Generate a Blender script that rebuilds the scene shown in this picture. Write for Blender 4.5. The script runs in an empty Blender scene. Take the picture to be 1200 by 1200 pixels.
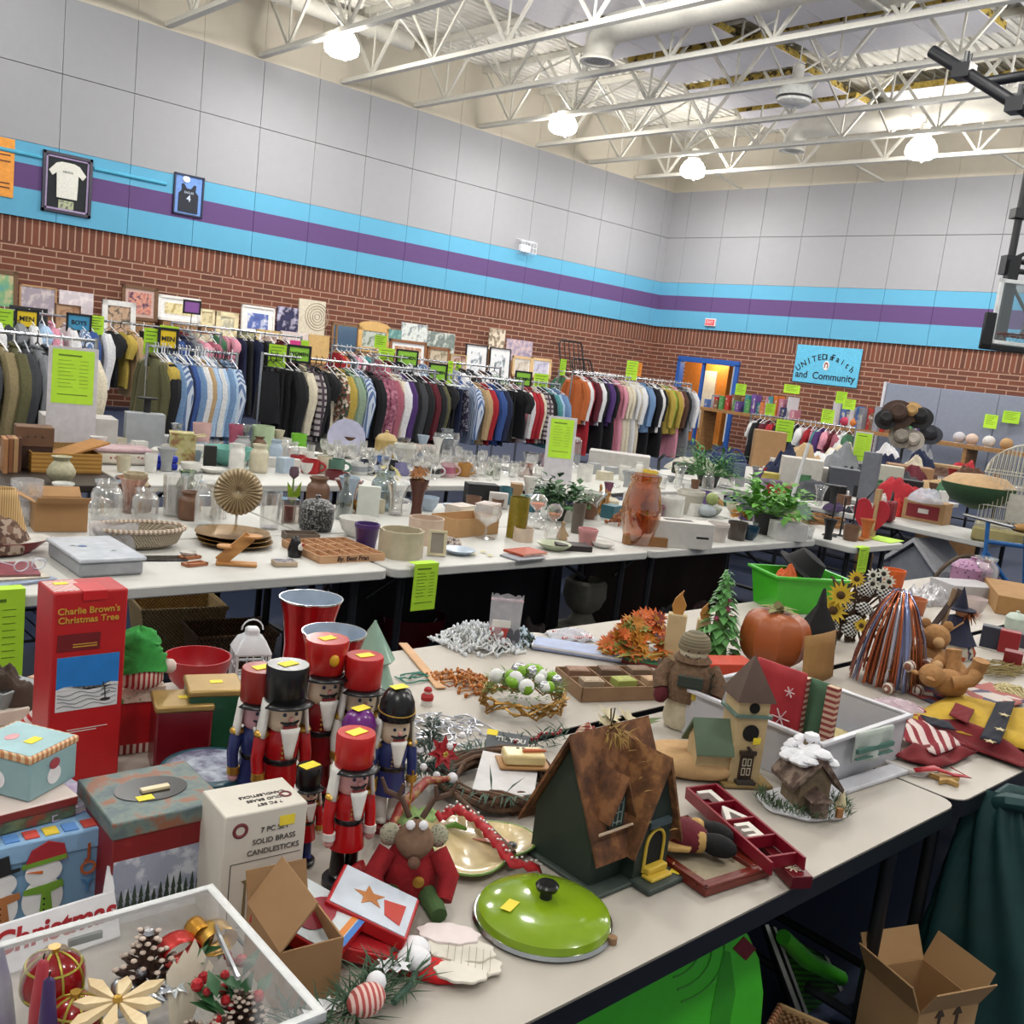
import bpy, math, random
from math import pi, sin, cos, atan2, radians as rad
from mathutils import Vector as V, Matrix, Euler, noise
R = random.Random(7)
S = bpy.context.scene
COL = S.collection
# ---------------------------------------------------------------- camera
F = 1147.37; YAW, PITCH, ROLL = 0.819692, -0.1549399, 0.1191761; H = 1.75
_f = V((cos(PITCH)*cos(YAW), cos(PITCH)*sin(YAW), sin(PITCH)))
_r = _f.cross(V((0,0,1))).normalized(); _u = _r.cross(_f)
_R = cos(ROLL)*_r + sin(ROLL)*_u; _U = -sin(ROLL)*_r + cos(ROLL)*_u
EYE = V((0,0,H))
def ray(x, y): return _R*((x-600)/F) + _U*(-(y-600)/F) + _f
def at(x, y, z=.74):                       # point of the plane at height z seen there
    d = ray(x, y); return EYE + d*((z-H)/d.z)
def ony(x, y, Y): d = ray(x, y); return EYE + d*(Y/d.y)     # on a wall parallel to the long wall
def onx(x, y, X): d = ray(x, y); return EYE + d*(X/d.x)
def dep(p): return (V(p)-EYE).dot(_f)
def px(p, n): return n*dep(p)/F            # n photo pixels at p in metres
def hi(p, x, y):                           # height of the photo point straight above p
    d = ray(x, y); return H + d.z/math.hypot(d.x, d.y)*math.hypot(p[0], p[1])
def face(p): return atan2(-p[0], p[1])     # turns local -Y to the viewer's side of the table
cam = bpy.data.cameras.new('camera'); co = bpy.data.objects.new('camera', cam); COL.objects.link(co)
cam.sensor_width = 36; cam.lens = F/1200*36; cam.clip_start = .02; cam.clip_end = 200
co.matrix_world = Matrix(((_R.x,_U.x,-_f.x,0),(_R.y,_U.y,-_f.y,0),(_R.z,_U.z,-_f.z,H),(0,0,0,1)))
S.camera = co
# ---------------------------------------------------------------- materials
def lin(h):
    if not isinstance(h, str): return tuple(h)[:3]
    h = h.lstrip('#'); o = []
    for i in (0,2,4):
        c = int(h[i:i+2],16)/255; o.append(c/12.92 if c <= .04045 else ((c+.055)/1.055)**2.4)
    return tuple(o)
_mc = {}
class N:
    def __init__(s, name):
        s.m = bpy.data.materials.new(name); s.m.use_nodes = True; s.t = s.m.node_tree; s.t.nodes.clear()
        s.out = s.n('ShaderNodeOutputMaterial')
    def n(s, k, ins=None, **kw):
        o = s.t.nodes.new(k)
        for a, b in kw.items(): setattr(o, a, b)
        for a, b in (ins or {}).items():
            if hasattr(b, 'links'): s.t.links.new(b, o.inputs[a])
            else: o.inputs[a].default_value = b
        return o
    def co(s, kind='Object', sc=(1,1,1), rot=(0,0,0), loc=(0,0,0)):
        c = s.n('ShaderNodeTexCoord'); 
        m = s.n('ShaderNodeMapping', {'Vector': c.outputs[kind], 'Scale': sc, 'Rotation': rot, 'Location': loc})
        return m.outputs[0]
    def ramp(s, fac, stops, mode='LINEAR'):
        r = s.n('ShaderNodeValToRGB', {'Fac': fac}); r.color_ramp.interpolation = mode
        e = r.color_ramp.elements
        while len(e) < len(stops): e.new(.5)
        for q, (p, c) in zip(e, stops): q.position = p; q.color = (*lin(c), 1)
        return r.outputs[0]
    def noise(s, vec, sc, det=3, rough=.55):
        return s.n('ShaderNodeTexNoise', {'Vector': vec, 'Scale': sc, 'Detail': det, 'Roughness': rough}).outputs[0]
    def math(s, op, a, b=0.0):
        return s.n('ShaderNodeMath', {0: a, 1: b}, operation=op).outputs[0]
    def mix(s, f, a, b, mode='MIX'):
        o = s.n('ShaderNodeMix', data_type='RGBA', blend_type=mode)
        for k, v in ((0,f),(6,a),(7,b)):
            if hasattr(v,'links'): s.t.links.new(v, o.inputs[k])
            else: o.inputs[k].default_value = v if k == 0 else (*lin(v),1)
        return o.outputs[2]
    def bsdf(s, col, rough=.6, metal=0, bump=None, bd=.01, bs=.5, **kw):
        b = s.n('ShaderNodeBsdfPrincipled')
        for k, v in (('Base Color',col),('Roughness',rough),('Metallic',metal),*kw.items()):
            k = k.replace('_',' ')
            if hasattr(v,'links'): s.t.links.new(v, b.inputs[k])
            elif k in ('Base Color','Emission Color'): b.inputs[k].default_value = (*lin(v),1)
            else: b.inputs[k].default_value = v
        if bump is not None:
            q = s.n('ShaderNodeBump', {'Height': bump, 'Distance': bd, 'Strength': bs}); s.t.links.new(q.outputs[0], b.inputs['Normal'])
        s.t.links.new(b.outputs[0], s.out.inputs[0]); return s.m
def shade(c, k): return tuple(min(1, max(0, v*k)) for v in lin(c))
def M(c, rough=.6, metal=0, var=.1, sc=18, bump=0, **kw):
    key = ('M', c, rough, metal, var, sc, bump, tuple(sorted(kw.items())))
    if key not in _mc:
        n = N('plain'); f = n.noise(n.co(), sc)
        col = n.ramp(f, [(.3, shade(c,1-var)), (.7, shade(c,1+var))])
        _mc[key] = n.bsdf(col, rough, metal, f if bump else None, bump or .01, **kw)
    return _mc[key]
def MET(c='#c8c8cc', rough=.25): return M(c, rough, 1, .06, 30)
def CLOTH(c, var=.14, sc=60): return M(c, .9, 0, var, sc, .004)
def two(kind, c1, c2, sc=30, rough=.8, rot=(0,0,0), w=.5, c3=None):
    """patterns: stripe, check, plaid, dots, blotch, wicker, wood"""
    key = (kind, c1, c2, sc, rough, rot, w, c3)
    if key in _mc: return _mc[key]
    n = N(kind); v = n.co(sc=(sc,)*3, rot=rot)
    if kind in ('stripe','plaid','check'):
        x = n.n('ShaderNodeSeparateXYZ', {0: v}).outputs
        def st(o): return n.math('GREATER_THAN', n.math('FRACT', o), 1-w)
        if kind == 'stripe': f = st(x[0])
        elif kind == 'plaid': f = n.math('MULTIPLY', n.math('ADD', st(x[0]), st(x[2])), .5)
        else: f = n.math('ABSOLUTE', n.math('SUBTRACT', st(n.math('ADD',x[0],x[1])), st(x[2])))
        col = n.ramp(f, [(0,c1),(1,c2)]) if kind != 'plaid' else n.ramp(f, [(0,c1),(.5,c3 or c2),(1,c2)])
        return _mc.setdefault(key, n.bsdf(col, rough))
    if kind == 'dots':
        d = n.n('ShaderNodeTexVoronoi', {'Vector': v, 'Scale': 1.0}).outputs[0]
        f = n.math('LESS_THAN', d, w*.6); col = n.mix(f, c1, c2)
        return _mc.setdefault(key, n.bsdf(col, rough))
    if kind == 'blotch':
        f = n.noise(v, 1.0, 4, .6); st = [(.36,c1),(.5,c3 or c1),(.6,c2)]
        return _mc.setdefault(key, n.bsdf(n.ramp(f, st), rough, 0, f, .004))
    if kind == 'print':
        d = n.n('ShaderNodeTexVoronoi', {'Vector': v, 'Scale': 1.0})
        f = n.n('ShaderNodeSeparateXYZ', {0: d.outputs[1]}).outputs[0]
        return _mc.setdefault(key, n.bsdf(n.ramp(f, [(0,c1),(.35,c2),(.7,c3 or c1)], 'CONSTANT'), rough))
    if kind == 'wicker':
        x = n.n('ShaderNodeSeparateXYZ', {0: v}).outputs
        a = n.math('SINE', n.math('MULTIPLY', n.math('ADD', x[0], x[1]), 6.28)); b = n.math('SINE', n.math('MULTIPLY', x[2], 6.28))
        f = n.math('ADD', n.math('MULTIPLY', n.math('MULTIPLY', a, b), .5), .5)
        return _mc.setdefault(key, n.bsdf(n.ramp(f, [(.2,c1),(.8,c2)]), rough, 0, f, .006, 1))
    if kind == 'wood':
        w_ = n.n('ShaderNodeTexNoise', {'Vector': n.co(sc=(sc*.15,sc,sc), rot=rot), 'Scale': 1.0, 'Detail': 4.0}).outputs[0]
        return _mc.setdefault(key, n.bsdf(n.ramp(w_, [(.3,c1),(.7,c2)]), rough, 0, w_, .002))
def GLASS(tint='#fbfbfa', gl=.12, rough=.03):
    key = ('G', tint, gl, rough)
    if key not in _mc:
        n = N('glass'); t = n.n('ShaderNodeBsdfTransparent', {'Color': (*lin(tint),1)})
        g = n.n('ShaderNodeBsdfGlossy', {'Color': (1,1,1,1), 'Roughness': rough})
        fr = n.n('ShaderNodeLayerWeight', {'Blend': .35}).outputs[1]
        f = n.math('ADD', n.math('MULTIPLY', fr, .75), gl); f = n.math('MINIMUM', f, .9)
        d = n.n('ShaderNodeBsdfDiffuse', {'Color': (*shade(tint,.85),1)})
        gd = n.n('ShaderNodeMixShader', {0: .25, 1: g.outputs[0], 2: d.outputs[0]})
        mx = n.n('ShaderNodeMixShader', {0: f, 1: t.outputs[0], 2: gd.outputs[0]})
        n.t.links.new(mx.outputs[0], n.out.inputs[0]); _mc[key] = n.m
    return _mc[key]
def FILM(c='#e8ecf0', a=.35, rough=.12):           # thin clear or frosted plastic
    key = ('F', c, a, rough)
    if key not in _mc:
        n = N('plastic_film'); f = n.noise(n.co(), 25); t = n.n('ShaderNodeBsdfTransparent')
        b = n.n('ShaderNodeBsdfPrincipled', {'Base Color': (*lin(c),1), 'Roughness': rough})
        q = n.n('ShaderNodeBump', {'Height': f, 'Distance': .01, 'Strength': .6}); n.t.links.new(q.outputs[0], b.inputs['Normal'])
        mx = n.n('ShaderNodeMixShader', {0: n.math('ADD', n.math('MULTIPLY', f, .3), a-.15), 1: t.outputs[0], 2: b.outputs[0]})
        n.t.links.new(mx.outputs[0], n.out.inputs[0]); _mc[key] = n.m
    return _mc[key]
def EMIT(c, s):
    n = N('lamp_glow'); e = n.n('ShaderNodeEmission', {'Color': (*lin(c),1), 'Strength': s}); n.t.links.new(e.outputs[0], n.out.inputs[0]); return n.m
# ---------------------------------------------------------------- mesh building
class B:
    def __init__(s): s.v = []; s.f = []; s.m = []; s.k = 0; s.x = Matrix()
    def mi(s, k): s.k = k; return s
    def xf(s, loc=(0,0,0), rot=(0,0,0), sc=(1,1,1)): s.x = Matrix.LocRotScale(V(loc), Euler(rot), V(sc)); return s
    def add(s, vs, fs):
        o = len(s.v); s.v += [s.x @ V(p) for p in vs]; s.f += [[i+o for i in f] for f in fs]; s.m += [s.k]*len(fs); return s
    def box(s, x0, x1, y0, y1, z0, z1):
        return s.add([(x,y,z) for z in (z0,z1) for y in (y0,y1) for x in (x0,x1)], [(0,2,3,1),(4,5,7,6),(0,1,5,4),(2,6,7,3),(0,4,6,2),(1,3,7,5)])
    def cbox(s, c, d): return s.box(c[0]-d[0]/2,c[0]+d[0]/2,c[1]-d[1]/2,c[1]+d[1]/2,c[2]-d[2]/2,c[2]+d[2]/2)
    def lathe(s, pr, n=20, c=(0,0,0), sx=1, sy=1, rib=0, nr=0, cap=1):    # cap 0: open ends, 2: closed ring
        vs = []; fs = []; pr = list(pr)+[pr[0]] if cap == 2 else pr
        for r, z in pr:
            for i in range(n):
                a = 2*pi*i/n; k = 1+(rib*cos(nr*a) if rib else 0); vs.append((c[0]+r*k*sx*cos(a), c[1]+r*k*sy*sin(a), c[2]+z))
        for j in range(len(pr)-1):
            for i in range(n): i2 = (i+1)%n; fs.append((j*n+i, j*n+i2, (j+1)*n+i2, (j+1)*n+i))
        if cap != 1: return s.add(vs, fs)
        if pr[0][0] > 1e-4: fs.append(tuple(range(n-1,-1,-1)))
        if pr[-1][0] > 1e-4: fs.append(tuple((len(pr)-1)*n+i for i in range(n)))
        return s.add(vs, fs)
    def cyl(s, c, r, h, n=16, r2=None): return s.lathe([(r,0),(r if r2 is None else r2,h)], n, c)
    def ball(s, c, r, n=12, sx=1, sy=1, sz=1):
        m = max(4, n//2); return s.lathe([(r*sin(pi*j/m) if 0<j<m else 1e-5, -r*sz*cos(pi*j/m)) for j in range(m+1)], n, c, sx, sy)
    def tube(s, pts, r, n=8, closed=False, caps=True):
        pts = [V(p) for p in pts]; L = len(pts); vs = []; fs = []; up = None
        for i, p in enumerate(pts):
            a = pts[i-1] if (i > 0 or closed) else p; b = pts[(i+1)%L] if (i < L-1 or closed) else p
            t = (b-a); t = t.normalized() if t.length > 1e-9 else V((0,0,1))
            if up is None: up = V((0,0,1)) if abs(t.z) < .9 else V((1,0,0))
            u = t.cross(up); u = u.normalized() if u.length > 1e-6 else t.orthogonal().normalized(); w = u.cross(t); up = w
            rr = r[i] if isinstance(r, (list,tuple)) else r
            for k in range(n): q = 2*pi*k/n; vs.append(p + u*(rr*cos(q)) + w*(rr*sin(q)))
        for i in range(L if closed else L-1):
            j = (i+1)%L
            for k in range(n): k2 = (k+1)%n; fs.append((i*n+k, i*n+k2, j*n+k2, j*n+k))
        if caps and not closed: fs += [tuple(range(n-1,-1,-1)), tuple((L-1)*n+k for k in range(n))]
        return s.add(vs, fs)
    def bar(s, a, b, w, h=None):                  # square bar
        a, b = V(a), V(b); h = h or w; t = (b-a).normalized(); u = t.cross(V((0,0,1)) if abs(t.z)<.95 else V((0,1,0))).normalized(); q = u.cross(t)
        vs = [p+u*(i*w/2)+q*(j*h/2) for p in (a,b) for i,j in ((-1,-1),(1,-1),(1,1),(-1,1))]
        return s.add(vs, [(3,2,1,0),(4,5,6,7)]+[(i,(i+1)%4,4+(i+1)%4,4+i) for i in range(4)])
    def prism(s, poly, z0, z1, ax='z'):
        n = len(poly)
        f = {'z': lambda p,z:(p[0],p[1],z), 'y': lambda p,z:(p[0],z,p[1]), 'x': lambda p,z:(z,p[0],p[1])}[ax]
        vs = [f(p,z0) for p in poly]+[f(p,z1) for p in poly]
        return s.add(vs, [tuple(range(n-1,-1,-1)), tuple(range(n,2*n))]+[(i,(i+1)%n,n+(i+1)%n,n+i) for i in range(n)])
    def grid(s, fn, nu, nv, cu=False, cv=False):
        a = nu if cu else nu+1; b = nv if cv else nv+1
        vs = [fn(i/nu, j/nv) for j in range(b) for i in range(a)]
        return s.add(vs, [(j%b*a+i, j%b*a+(i+1)%a, (j+1)%b*a+(i+1)%a, (j+1)%b*a+i) for j in range(nv) for i in range(nu)])
    def leaf(s, p, d, L, w, up=(0,0,1), th=.0):   # a folded blade
        p, d = V(p), V(d).normalized(); u = d.cross(V(up)); u = u.normalized() if u.length > 1e-4 else d.orthogonal().normalized(); q = u.cross(d)
        vs = [p, p+d*L*.45+u*w/2+q*w*.15, p+d*L+q*(-.1*L), p+d*L*.45-u*w/2+q*w*.15, p+d*L*.5]
        return s.add(vs, [(0,1,4),(1,2,4),(2,3,4),(3,0,4)])
    def build(s, name, mats, parent=None, bev=0, sub=0, solid=0, ang=40, loc=None, rz=0):
        me = bpy.data.meshes.new(name); me.from_pydata([tuple(v) for v in s.v], [], s.f)
        for m in (mats if isinstance(mats, (list,tuple)) else [mats]): me.materials.append(m)
        me.polygons.foreach_set('material_index', s.m); me.polygons.foreach_set('use_smooth', [True]*len(s.f)); me.update()
        try: me.set_sharp_from_angle(angle=rad(ang))
        except Exception: pass
        o = bpy.data.objects.new(name, me); COL.objects.link(o)
        if parent is not None: o.parent = parent
        if loc is not None: o.location = loc
        o.rotation_euler.z = rz
        if solid: q = o.modifiers.new('s','SOLIDIFY'); q.thickness = solid; q.offset = 0
        if bev: q = o.modifiers.new('b','BEVEL'); q.width = bev; q.segments = 2; q.limit_method = 'ANGLE'; q.angle_limit = rad(35)
        if sub: q = o.modifiers.new('d','SUBSURF'); q.levels = sub; q.render_levels = sub
        return o
def tag(o, label, cat, group=None, kind=None):
    o['label'] = label; o['category'] = cat
    if group: o['group'] = group
    if kind: o['kind'] = kind
    return o
def thing(name, label, cat, loc=(0,0,0), rz=0, group=None, rot=None):
    o = bpy.data.objects.new(name, None); o.empty_display_size = .05; COL.objects.link(o); o.location = loc
    o.rotation_euler = rot if rot else (0,0,rz); return tag(o, label, cat, group)
def struct(o, label=None):
    o['kind'] = 'structure'
    if label: o['label'] = label
    return o
def lab(o, s): o['label'] = s; return o
def dup(root, loc=None, rz=None, label=None, group=None, mats=None, rot=None, sc=None):
    kids = {}
    for o in list(COL.objects):
        if o.parent is not None: kids.setdefault(o.parent.name, []).append(o)
    r = root.copy(); COL.objects.link(r)
    if loc is not None: r.location = loc
    if rot is not None: r.rotation_euler = rot
    elif rz is not None: r.rotation_euler = (0,0,rz)
    if sc: r.scale = (sc,)*3 if not isinstance(sc, tuple) else sc
    if label: r['label'] = label
    if group: r['group'] = group
    for ch in kids.get(root.name, []):
        c = ch.copy(); COL.objects.link(c); c.parent = r
        if mats and ch.name.split('.')[0] in mats:
            for i, m in enumerate(mats[ch.name.split('.')[0]] if isinstance(mats[ch.name.split('.')[0]], (list,tuple)) else [mats[ch.name.split('.')[0]]]):
                c.material_slots[i].link = 'OBJECT'; c.material_slots[i].material = m
        for g in kids.get(ch.name, []):
            d = g.copy(); COL.objects.link(d); d.parent = c
    if mats and '' in mats: r.material_slots[0].link = 'OBJECT'; r.material_slots[0].material = mats['']
    return r
def words(txt, size, m, parent, loc, rot=(pi/2,0,0), name='lettering', align='CENTER', depth=.0006, bold=0, shear=0, sx=1):
    c = bpy.data.curves.new('t','FONT'); c.body = txt; c.size = size; c.align_x = align; c.align_y = 'CENTER'; c.extrude = depth; c.offset = bold; c.shear = shear
    t = bpy.data.objects.new('t', c); COL.objects.link(t); bpy.context.view_layer.update()
    me = bpy.data.meshes.new_from_object(t.evaluated_get(bpy.context.evaluated_depsgraph_get()))
    bpy.data.objects.remove(t); bpy.data.curves.remove(c)
    me.materials.clear(); me.materials.append(m)
    o = bpy.data.objects.new(name, me); COL.objects.link(o); o.location = loc; o.rotation_euler = rot; o.scale = (sx,1,1)
    if parent is not None: o.parent = parent
    return o
ORD = 'first second third fourth fifth sixth seventh eighth ninth tenth eleventh twelfth thirteenth fourteenth fifteenth sixteenth seventeenth eighteenth nineteenth twentieth twenty-first twenty-second twenty-third twenty-fourth twenty-fifth twenty-sixth twenty-seventh twenty-eighth twenty-ninth thirtieth thirty-first thirty-second thirty-third thirty-fourth thirty-fifth thirty-sixth'.split()
LIME = '#b4e234'
# ================================================================ the hall
YW, XW, ZB, ZG, ZC = 18.45, 21.93, 3.12, 6.79, 8.15
def brickmat(swap, soldier):
    n = N('brick'); x = n.n('ShaderNodeSeparateXYZ', {0: n.co()}).outputs
    v = n.n('ShaderNodeCombineXYZ', {0: x[1 if swap else 0], 1: x[2], 2: 0.0}).outputs[0]
    b = n.n('ShaderNodeTexBrick', {'Vector': v, 'Color1': (*lin('#74412e'),1), 'Color2': (*lin('#523024'),1), 'Mortar': (*lin('#b39680'),1), 'Scale': 1.0,
        'Mortar Size': .011 if not soldier else .012, 'Mortar Smooth': .1, 'Bias': 0.0, 'Brick Width': .44 if not soldier else .118, 'Row Height': .11 if not soldier else .8}, offset=.5 if not soldier else 0)
    t = n.noise(v, 9, 4); c = n.mix(n.math('MULTIPLY', t, .45), b.outputs[0], '#845040')
    return n.bsdf(c, .85, 0, n.math('SUBTRACT', 1.0, b.outputs[1]), .01, .6)
def felt(c, k=.07):
    n = N('felt_panel'); a = n.noise(n.co(), 160, 2); b = n.noise(n.co(), 5, 3)
    return n.bsdf(n.mix(b, n.ramp(a, [(.3, shade(c,1-k)), (.7, shade(c,1+k))]), shade(c,.93)), .95, 0, a, .004, .3)
BLUE, PURP, GREY, CREAM = felt('#5ea5c6'), felt('#5f4676'), felt('#9d9ea2'), felt('#cfc8b8', .03)
BR1, BS1, BR2, BS2 = brickmat(0,0), brickmat(0,1), brickmat(1,0), brickmat(1,1)
DARK = M('#14161a', .8)
def wall(name, axis, pos, lo, hi_, seam, brick, sold, holes=()):
    b = B()
    def sl(u0, u1, t0, t1, z0, z1):         # t = outward depth from the wall plane into the hall
        (b.box(u0,u1,pos-t1,pos-t0,z0,z1) if axis == 'y' else b.box(pos-t1,pos-t0,u0,u1,z0,z1))
    b.mi(0); us = [lo]+[q for h in holes for q in h[:2]]+[hi_]
    for i in range(0, len(us), 2): sl(us[i], us[i+1], -.2, 0, 0, ZB-.43)
    for h in holes: sl(h[0], h[1], -.2, 0, h[2], ZB-.43)
    b.mi(1); sl(lo, hi_, -.2, 0, ZB-.43, ZB+.02)
    b.mi(2); sl(lo, hi_, -.2, .015, ZB+.02, ZG)
    b.mi(3); sl(lo, hi_, -.2, 0, ZG, ZC)
    u = seam-math.ceil((seam-lo)/1.22)*1.22
    bands = [(ZB, ZB+.47, 4), (ZB+.47, ZB+.87, 5), (ZB+.87, ZB+1.22, 4), (ZB+1.22, ZB+2.44, 6), (ZB+2.44, ZG, 6)]
    while u < hi_:
        a, c = max(lo, u)+.005, min(hi_, u+1.22)-.005
        if c-a > .05:
            for z0, z1, k in bands: b.mi(k); g = .006 if k == 6 else 0; sl(a, c, .015, .06, z0+g, z1-g if k == 6 and z1 == ZB+2.44 else z1)
            b.mi(3); sl(a, c, 0, .012, ZG+.02, ZC)
        u += 1.22
    return struct(b.build(name, [brick, sold, DARK, CREAM, BLUE, PURP, GREY]))
DY0, DY1, DZ = 15.5, 17.35, 2.24
wall('wall_left', 'y', YW, -4, XW+.2, 5.67, BR1, BS1)
wall('wall_back', 'x', XW, -6, YW, 10.47, BR2, BS2, [(DY0, DY1, DZ)])
n = N('floor'); a = n.noise(n.co(), 60, 2); 
FLO = n.bsdf(n.mix(a, n.ramp(n.noise(n.co(), 1.2), [(.3,'#131b2e'),(.7,'#1c2846')]), '#22304e'), .75)
struct(B().box(-4, XW+3, -6, YW+.2, -.1, 0).build('floor', FLO))
# corrugated deck
n = N('deck'); DECK = n.bsdf(n.ramp(n.noise(n.co(), 2), [(.3,'#dedcd2'),(.7,'#efeee6')]), .5)
b = B(); ys = []; y = -6.0
while y < YW: ys += [(y, 0), (y+.09, 0), (y+.115, .05), (y+.175, .05)]; y += .2
vs = [(x, yy, ZC+zz) for yy, zz in ys for x in (-4, XW)]
b.add(vs, [(2*i, 2*i+1, 2*i+3, 2*i+2) for i in range(len(ys)-1)])
b.box(-4, XW+.2, -6, YW+.2, ZC+.06, ZC+.2)
struct(b.build('ceiling', DECK, ang=20))
# open-web joists, one beam line every six feet
WHITE = M('#d9d7cd', .45, 0, .05)
JX = [1.92+1.83*i for i in range(11)]
def joist(x, i):
    nm = 'nearest the camera' if i == 0 else ('nearest the back wall' if i == len(JX)-1 else ORD[len(JX)-1-i]+' out from the back wall')
    t = thing('roof_joist', 'white open-web steel roof joist, '+nm, 'roof joist', (x, 0, 0), 0, 'open-web joists under the roof deck')
    z0, z1 = ZG+.03, ZC-.06
    B().box(-.065,.065,-6,YW-.07,z0,z0+.08).build('bottom_chord', WHITE, t)
    B().box(-.065,.065,-6,YW,z1-.07,z1+.05).build('top_chord', WHITE, t)
    w = B(); y = YW-.1; k = 0
    while y > -6:
        w.bar((0,y,z1-.03),(0,y-1.0,z0+.06),.05); w.bar((0,y-1.0,z0+.06),(0,y-2.0,z1-.03),.05); w.bar((0,y-1.0,z0+.06),(0,y-1.0,z1-.03),.03); y -= 2.0
    w.build('web_bars', WHITE, t)
for i, x in enumerate(JX): joist(x, i)
b = B()
for y in (15.4, 10.3, 5.2, 0.4):
    for xa, xb in zip(JX, JX[1:]): b.bar((xa,y,ZG+.1),(xb,y,ZC-.1),.03); b.bar((xb,y,ZG+.1),(xa,y,ZC-.1),.03)
b.bar((JX[-1],12.2,ZG+.1),(XW,12.2,ZG+.02),.04); b.bar((JX[-1],15.9,ZG+.1),(XW,16.2,ZG+.02),.04); b.bar((JX[-1],9,ZG+.1),(XW,8.9,ZG+.02),.04)
struct(b.build('trim_1', WHITE))
# white faced insulation batts slung between the joists, ragged yellow edges
PAN, YEL = M('#e4e2e6', .6, 0, .03), two('blotch', '#a08a3c', '#4a3c20', 6, .9, c3='#c8ae58')
b = B(); rr = random.Random(3)
for i, (xa, xb) in enumerate(zip(JX, JX[1:])):
    for y0, y1 in [(14.2,10.9),(10.7,7.2),(6.9,3.2),(3.0,-1.5)]:
        if (i*7+int(y0)) % 6 == 0: continue
        y1 += rr.uniform(0,.5); z = 7.72+rr.uniform(-.05,.05); k = int((y0-y1)/1.2)+1
        for j in range(k):
            p, q = y0-(y0-y1)*j/k, y0-(y0-y1)*(j+1)/k
            b.mi(0); b.box(xa+.17,xb-.17,q+.006,p-.006,z,z+.015)
        b.mi(1); b.box(xa+.17,xb-.17,y1,y0,z+.015,z+.13)
struct(b.build('trim_2', [PAN, YEL]))
# big pipes beside the left wall
b = B(); b.tube([(-4,17.5,7.75),(12.0,17.5,7.75)], .16, 16); b.tube([(-4,16.9,7.95),(10.4,16.9,7.95)], .15, 16)
for x in range(-3, 12, 2): b.tube([(x,17.5,7.55),(x,17.5,8.15)], .012, 6)
struct(b.build('trim_3', WHITE))
struct(B().tube([(3.5,YW-.07,4.14),(5.39,YW-.07,4.14)], .035, 10).tube([(6.25,YW-.07,4.14),(7.55,YW-.07,4.14)], .035, 10).build('trim_4', M('#4ba6c6',.6)))
# ducts
DUCT = M('#dcdad0', .4, 0, .04)
def duct(name, x, y, z, r, yend, label):
    t = thing(name, label, 'air duct', (x, y, z))
    ar = [(0, -r*1.5*(1-cos(a)), .12+r*1.5*sin(a)) for a in [pi/2*i/6 for i in range(7)]]
    B().tube([(0,0,0),(0,0,.08)]+ar+[(0,yend-y,ar[-1][2])], r, 20).build('duct_run', DUCT, t)
    d = B(); d.lathe([(r*1.0,.06),(r*1.25,0),(r*1.25,-.03),(r*.95,-.03),(r*.9,.02)], 24, cap=2)
    d.build('diffuser_ring', WHITE, t); c = B()
    for q in (.75,.5,.25): c.lathe([(r*q,.0),(r*(q-.12),.04),(r*(q-.15),.04),(r*(q-.03),-.005)], 20, cap=2)
    c.build('diffuser_vanes', M('#8d8a84',.5), t)
duct('ceiling_duct', 12.25, 12.35, 6.8, .24, 8.0, 'white round air duct with a downturned elbow over the left wall side of the hall')
duct('ceiling_duct', 19.35, 13.1, 7.0, .22, -2, 'white round air duct with a downturned elbow nearest the back wall')
b = B().box(11.2,13.0,-4,7.9,7.05,7.9).mi(1)
for y in (7.6, 6.2, 4.8, 3.4, 2): b.box(11.17,13.03,y,y+.05,7.02,7.93)
t = tag(b.build('rectangular_duct', [M('#cfccc2',.5), WHITE], bev=.01), 'large rectangular sheet metal air duct hung high at the upper right', 'air duct')
# high-bay lamps
GLOW = EMIT('#fff8f0', 55)
OFFG = M('#c9cac6', .25)
def lamp(x, y, lit, label, z=6.62):
    t = thing('high_bay_lamp', label, 'ceiling lamp', (x, y, z), 0, 'high-bay lamps')
    B().lathe([(.13,.30),(.2,.26),(.28,.14),(.3,.04),(.28,-.04),(.2,-.09),(0.01,-.11)], 28).build('globe', GLOW if lit else OFFG, t)
    B().lathe([(.09,.29),(.15,.3),(.15,.34),(.1,.36),(.1,.56),(.07,.58),(0.001,.58)], 20).build('ballast_housing', M('#d2d0c8',.4), t)
    B().tube([(0,0,.57),(0,0,ZC-z)], .012, 6).tube([(.04*cos(a),0,.62+.05*sin(a)) for a in [i*pi/4 for i in range(8)]], .008, 6, True).build('hanger', WHITE, t)
    B().tube([(.03*cos(a)+.08,0,-.12+.03*sin(a)) for a in [i*pi/4 for i in range(8)]], .005, 6, True).build('safety_loop', WHITE, t)
    if not lit: B().lathe([(.3,.0),(.31,.02),(.3,.04),(.29,.02)], 28, cap=2).build('rim_ring', M('#3a3a3a',.5), t)
def onz(x, y, z): return at(x, y, z)
LP = []
for (u, v, s) in [(401,52,'beside the left wall, nearest the camera'),(660,145,'beside the left wall, middle one of three'),(812,198,'in the far corner of the hall'),(1080,174,'over the right part of the back wall')]:
    p = onz(u, v, 6.72); lamp(p.x, p.y, True, 'glowing white high-bay lamp '+s); LP.append(p)
p = onz(932, 108, 6.75); lamp(p.x, p.y, False, 'unlit grey high-bay lamp hanging in the middle of the roof')
def light(x, y, e=300):
    l = bpy.data.lights.new('lamp_light', 'POINT'); l.shadow_soft_size = .28; l.energy = e; l.color = (1,.98,.945)
    o = bpy.data.objects.new('lamp_light', l); COL.objects.link(o); o.location = (x,y,6.62)
for x in (-2, 3.8, 9.6, 15, 19.4):
    for y in (15.9, 10.2, 4.6, -1.5):
        if (y == 15.9 and x > 9) or (y == 10.2 and x > 14): continue
        light(x, y, 130 if y > 15 else 300)
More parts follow.
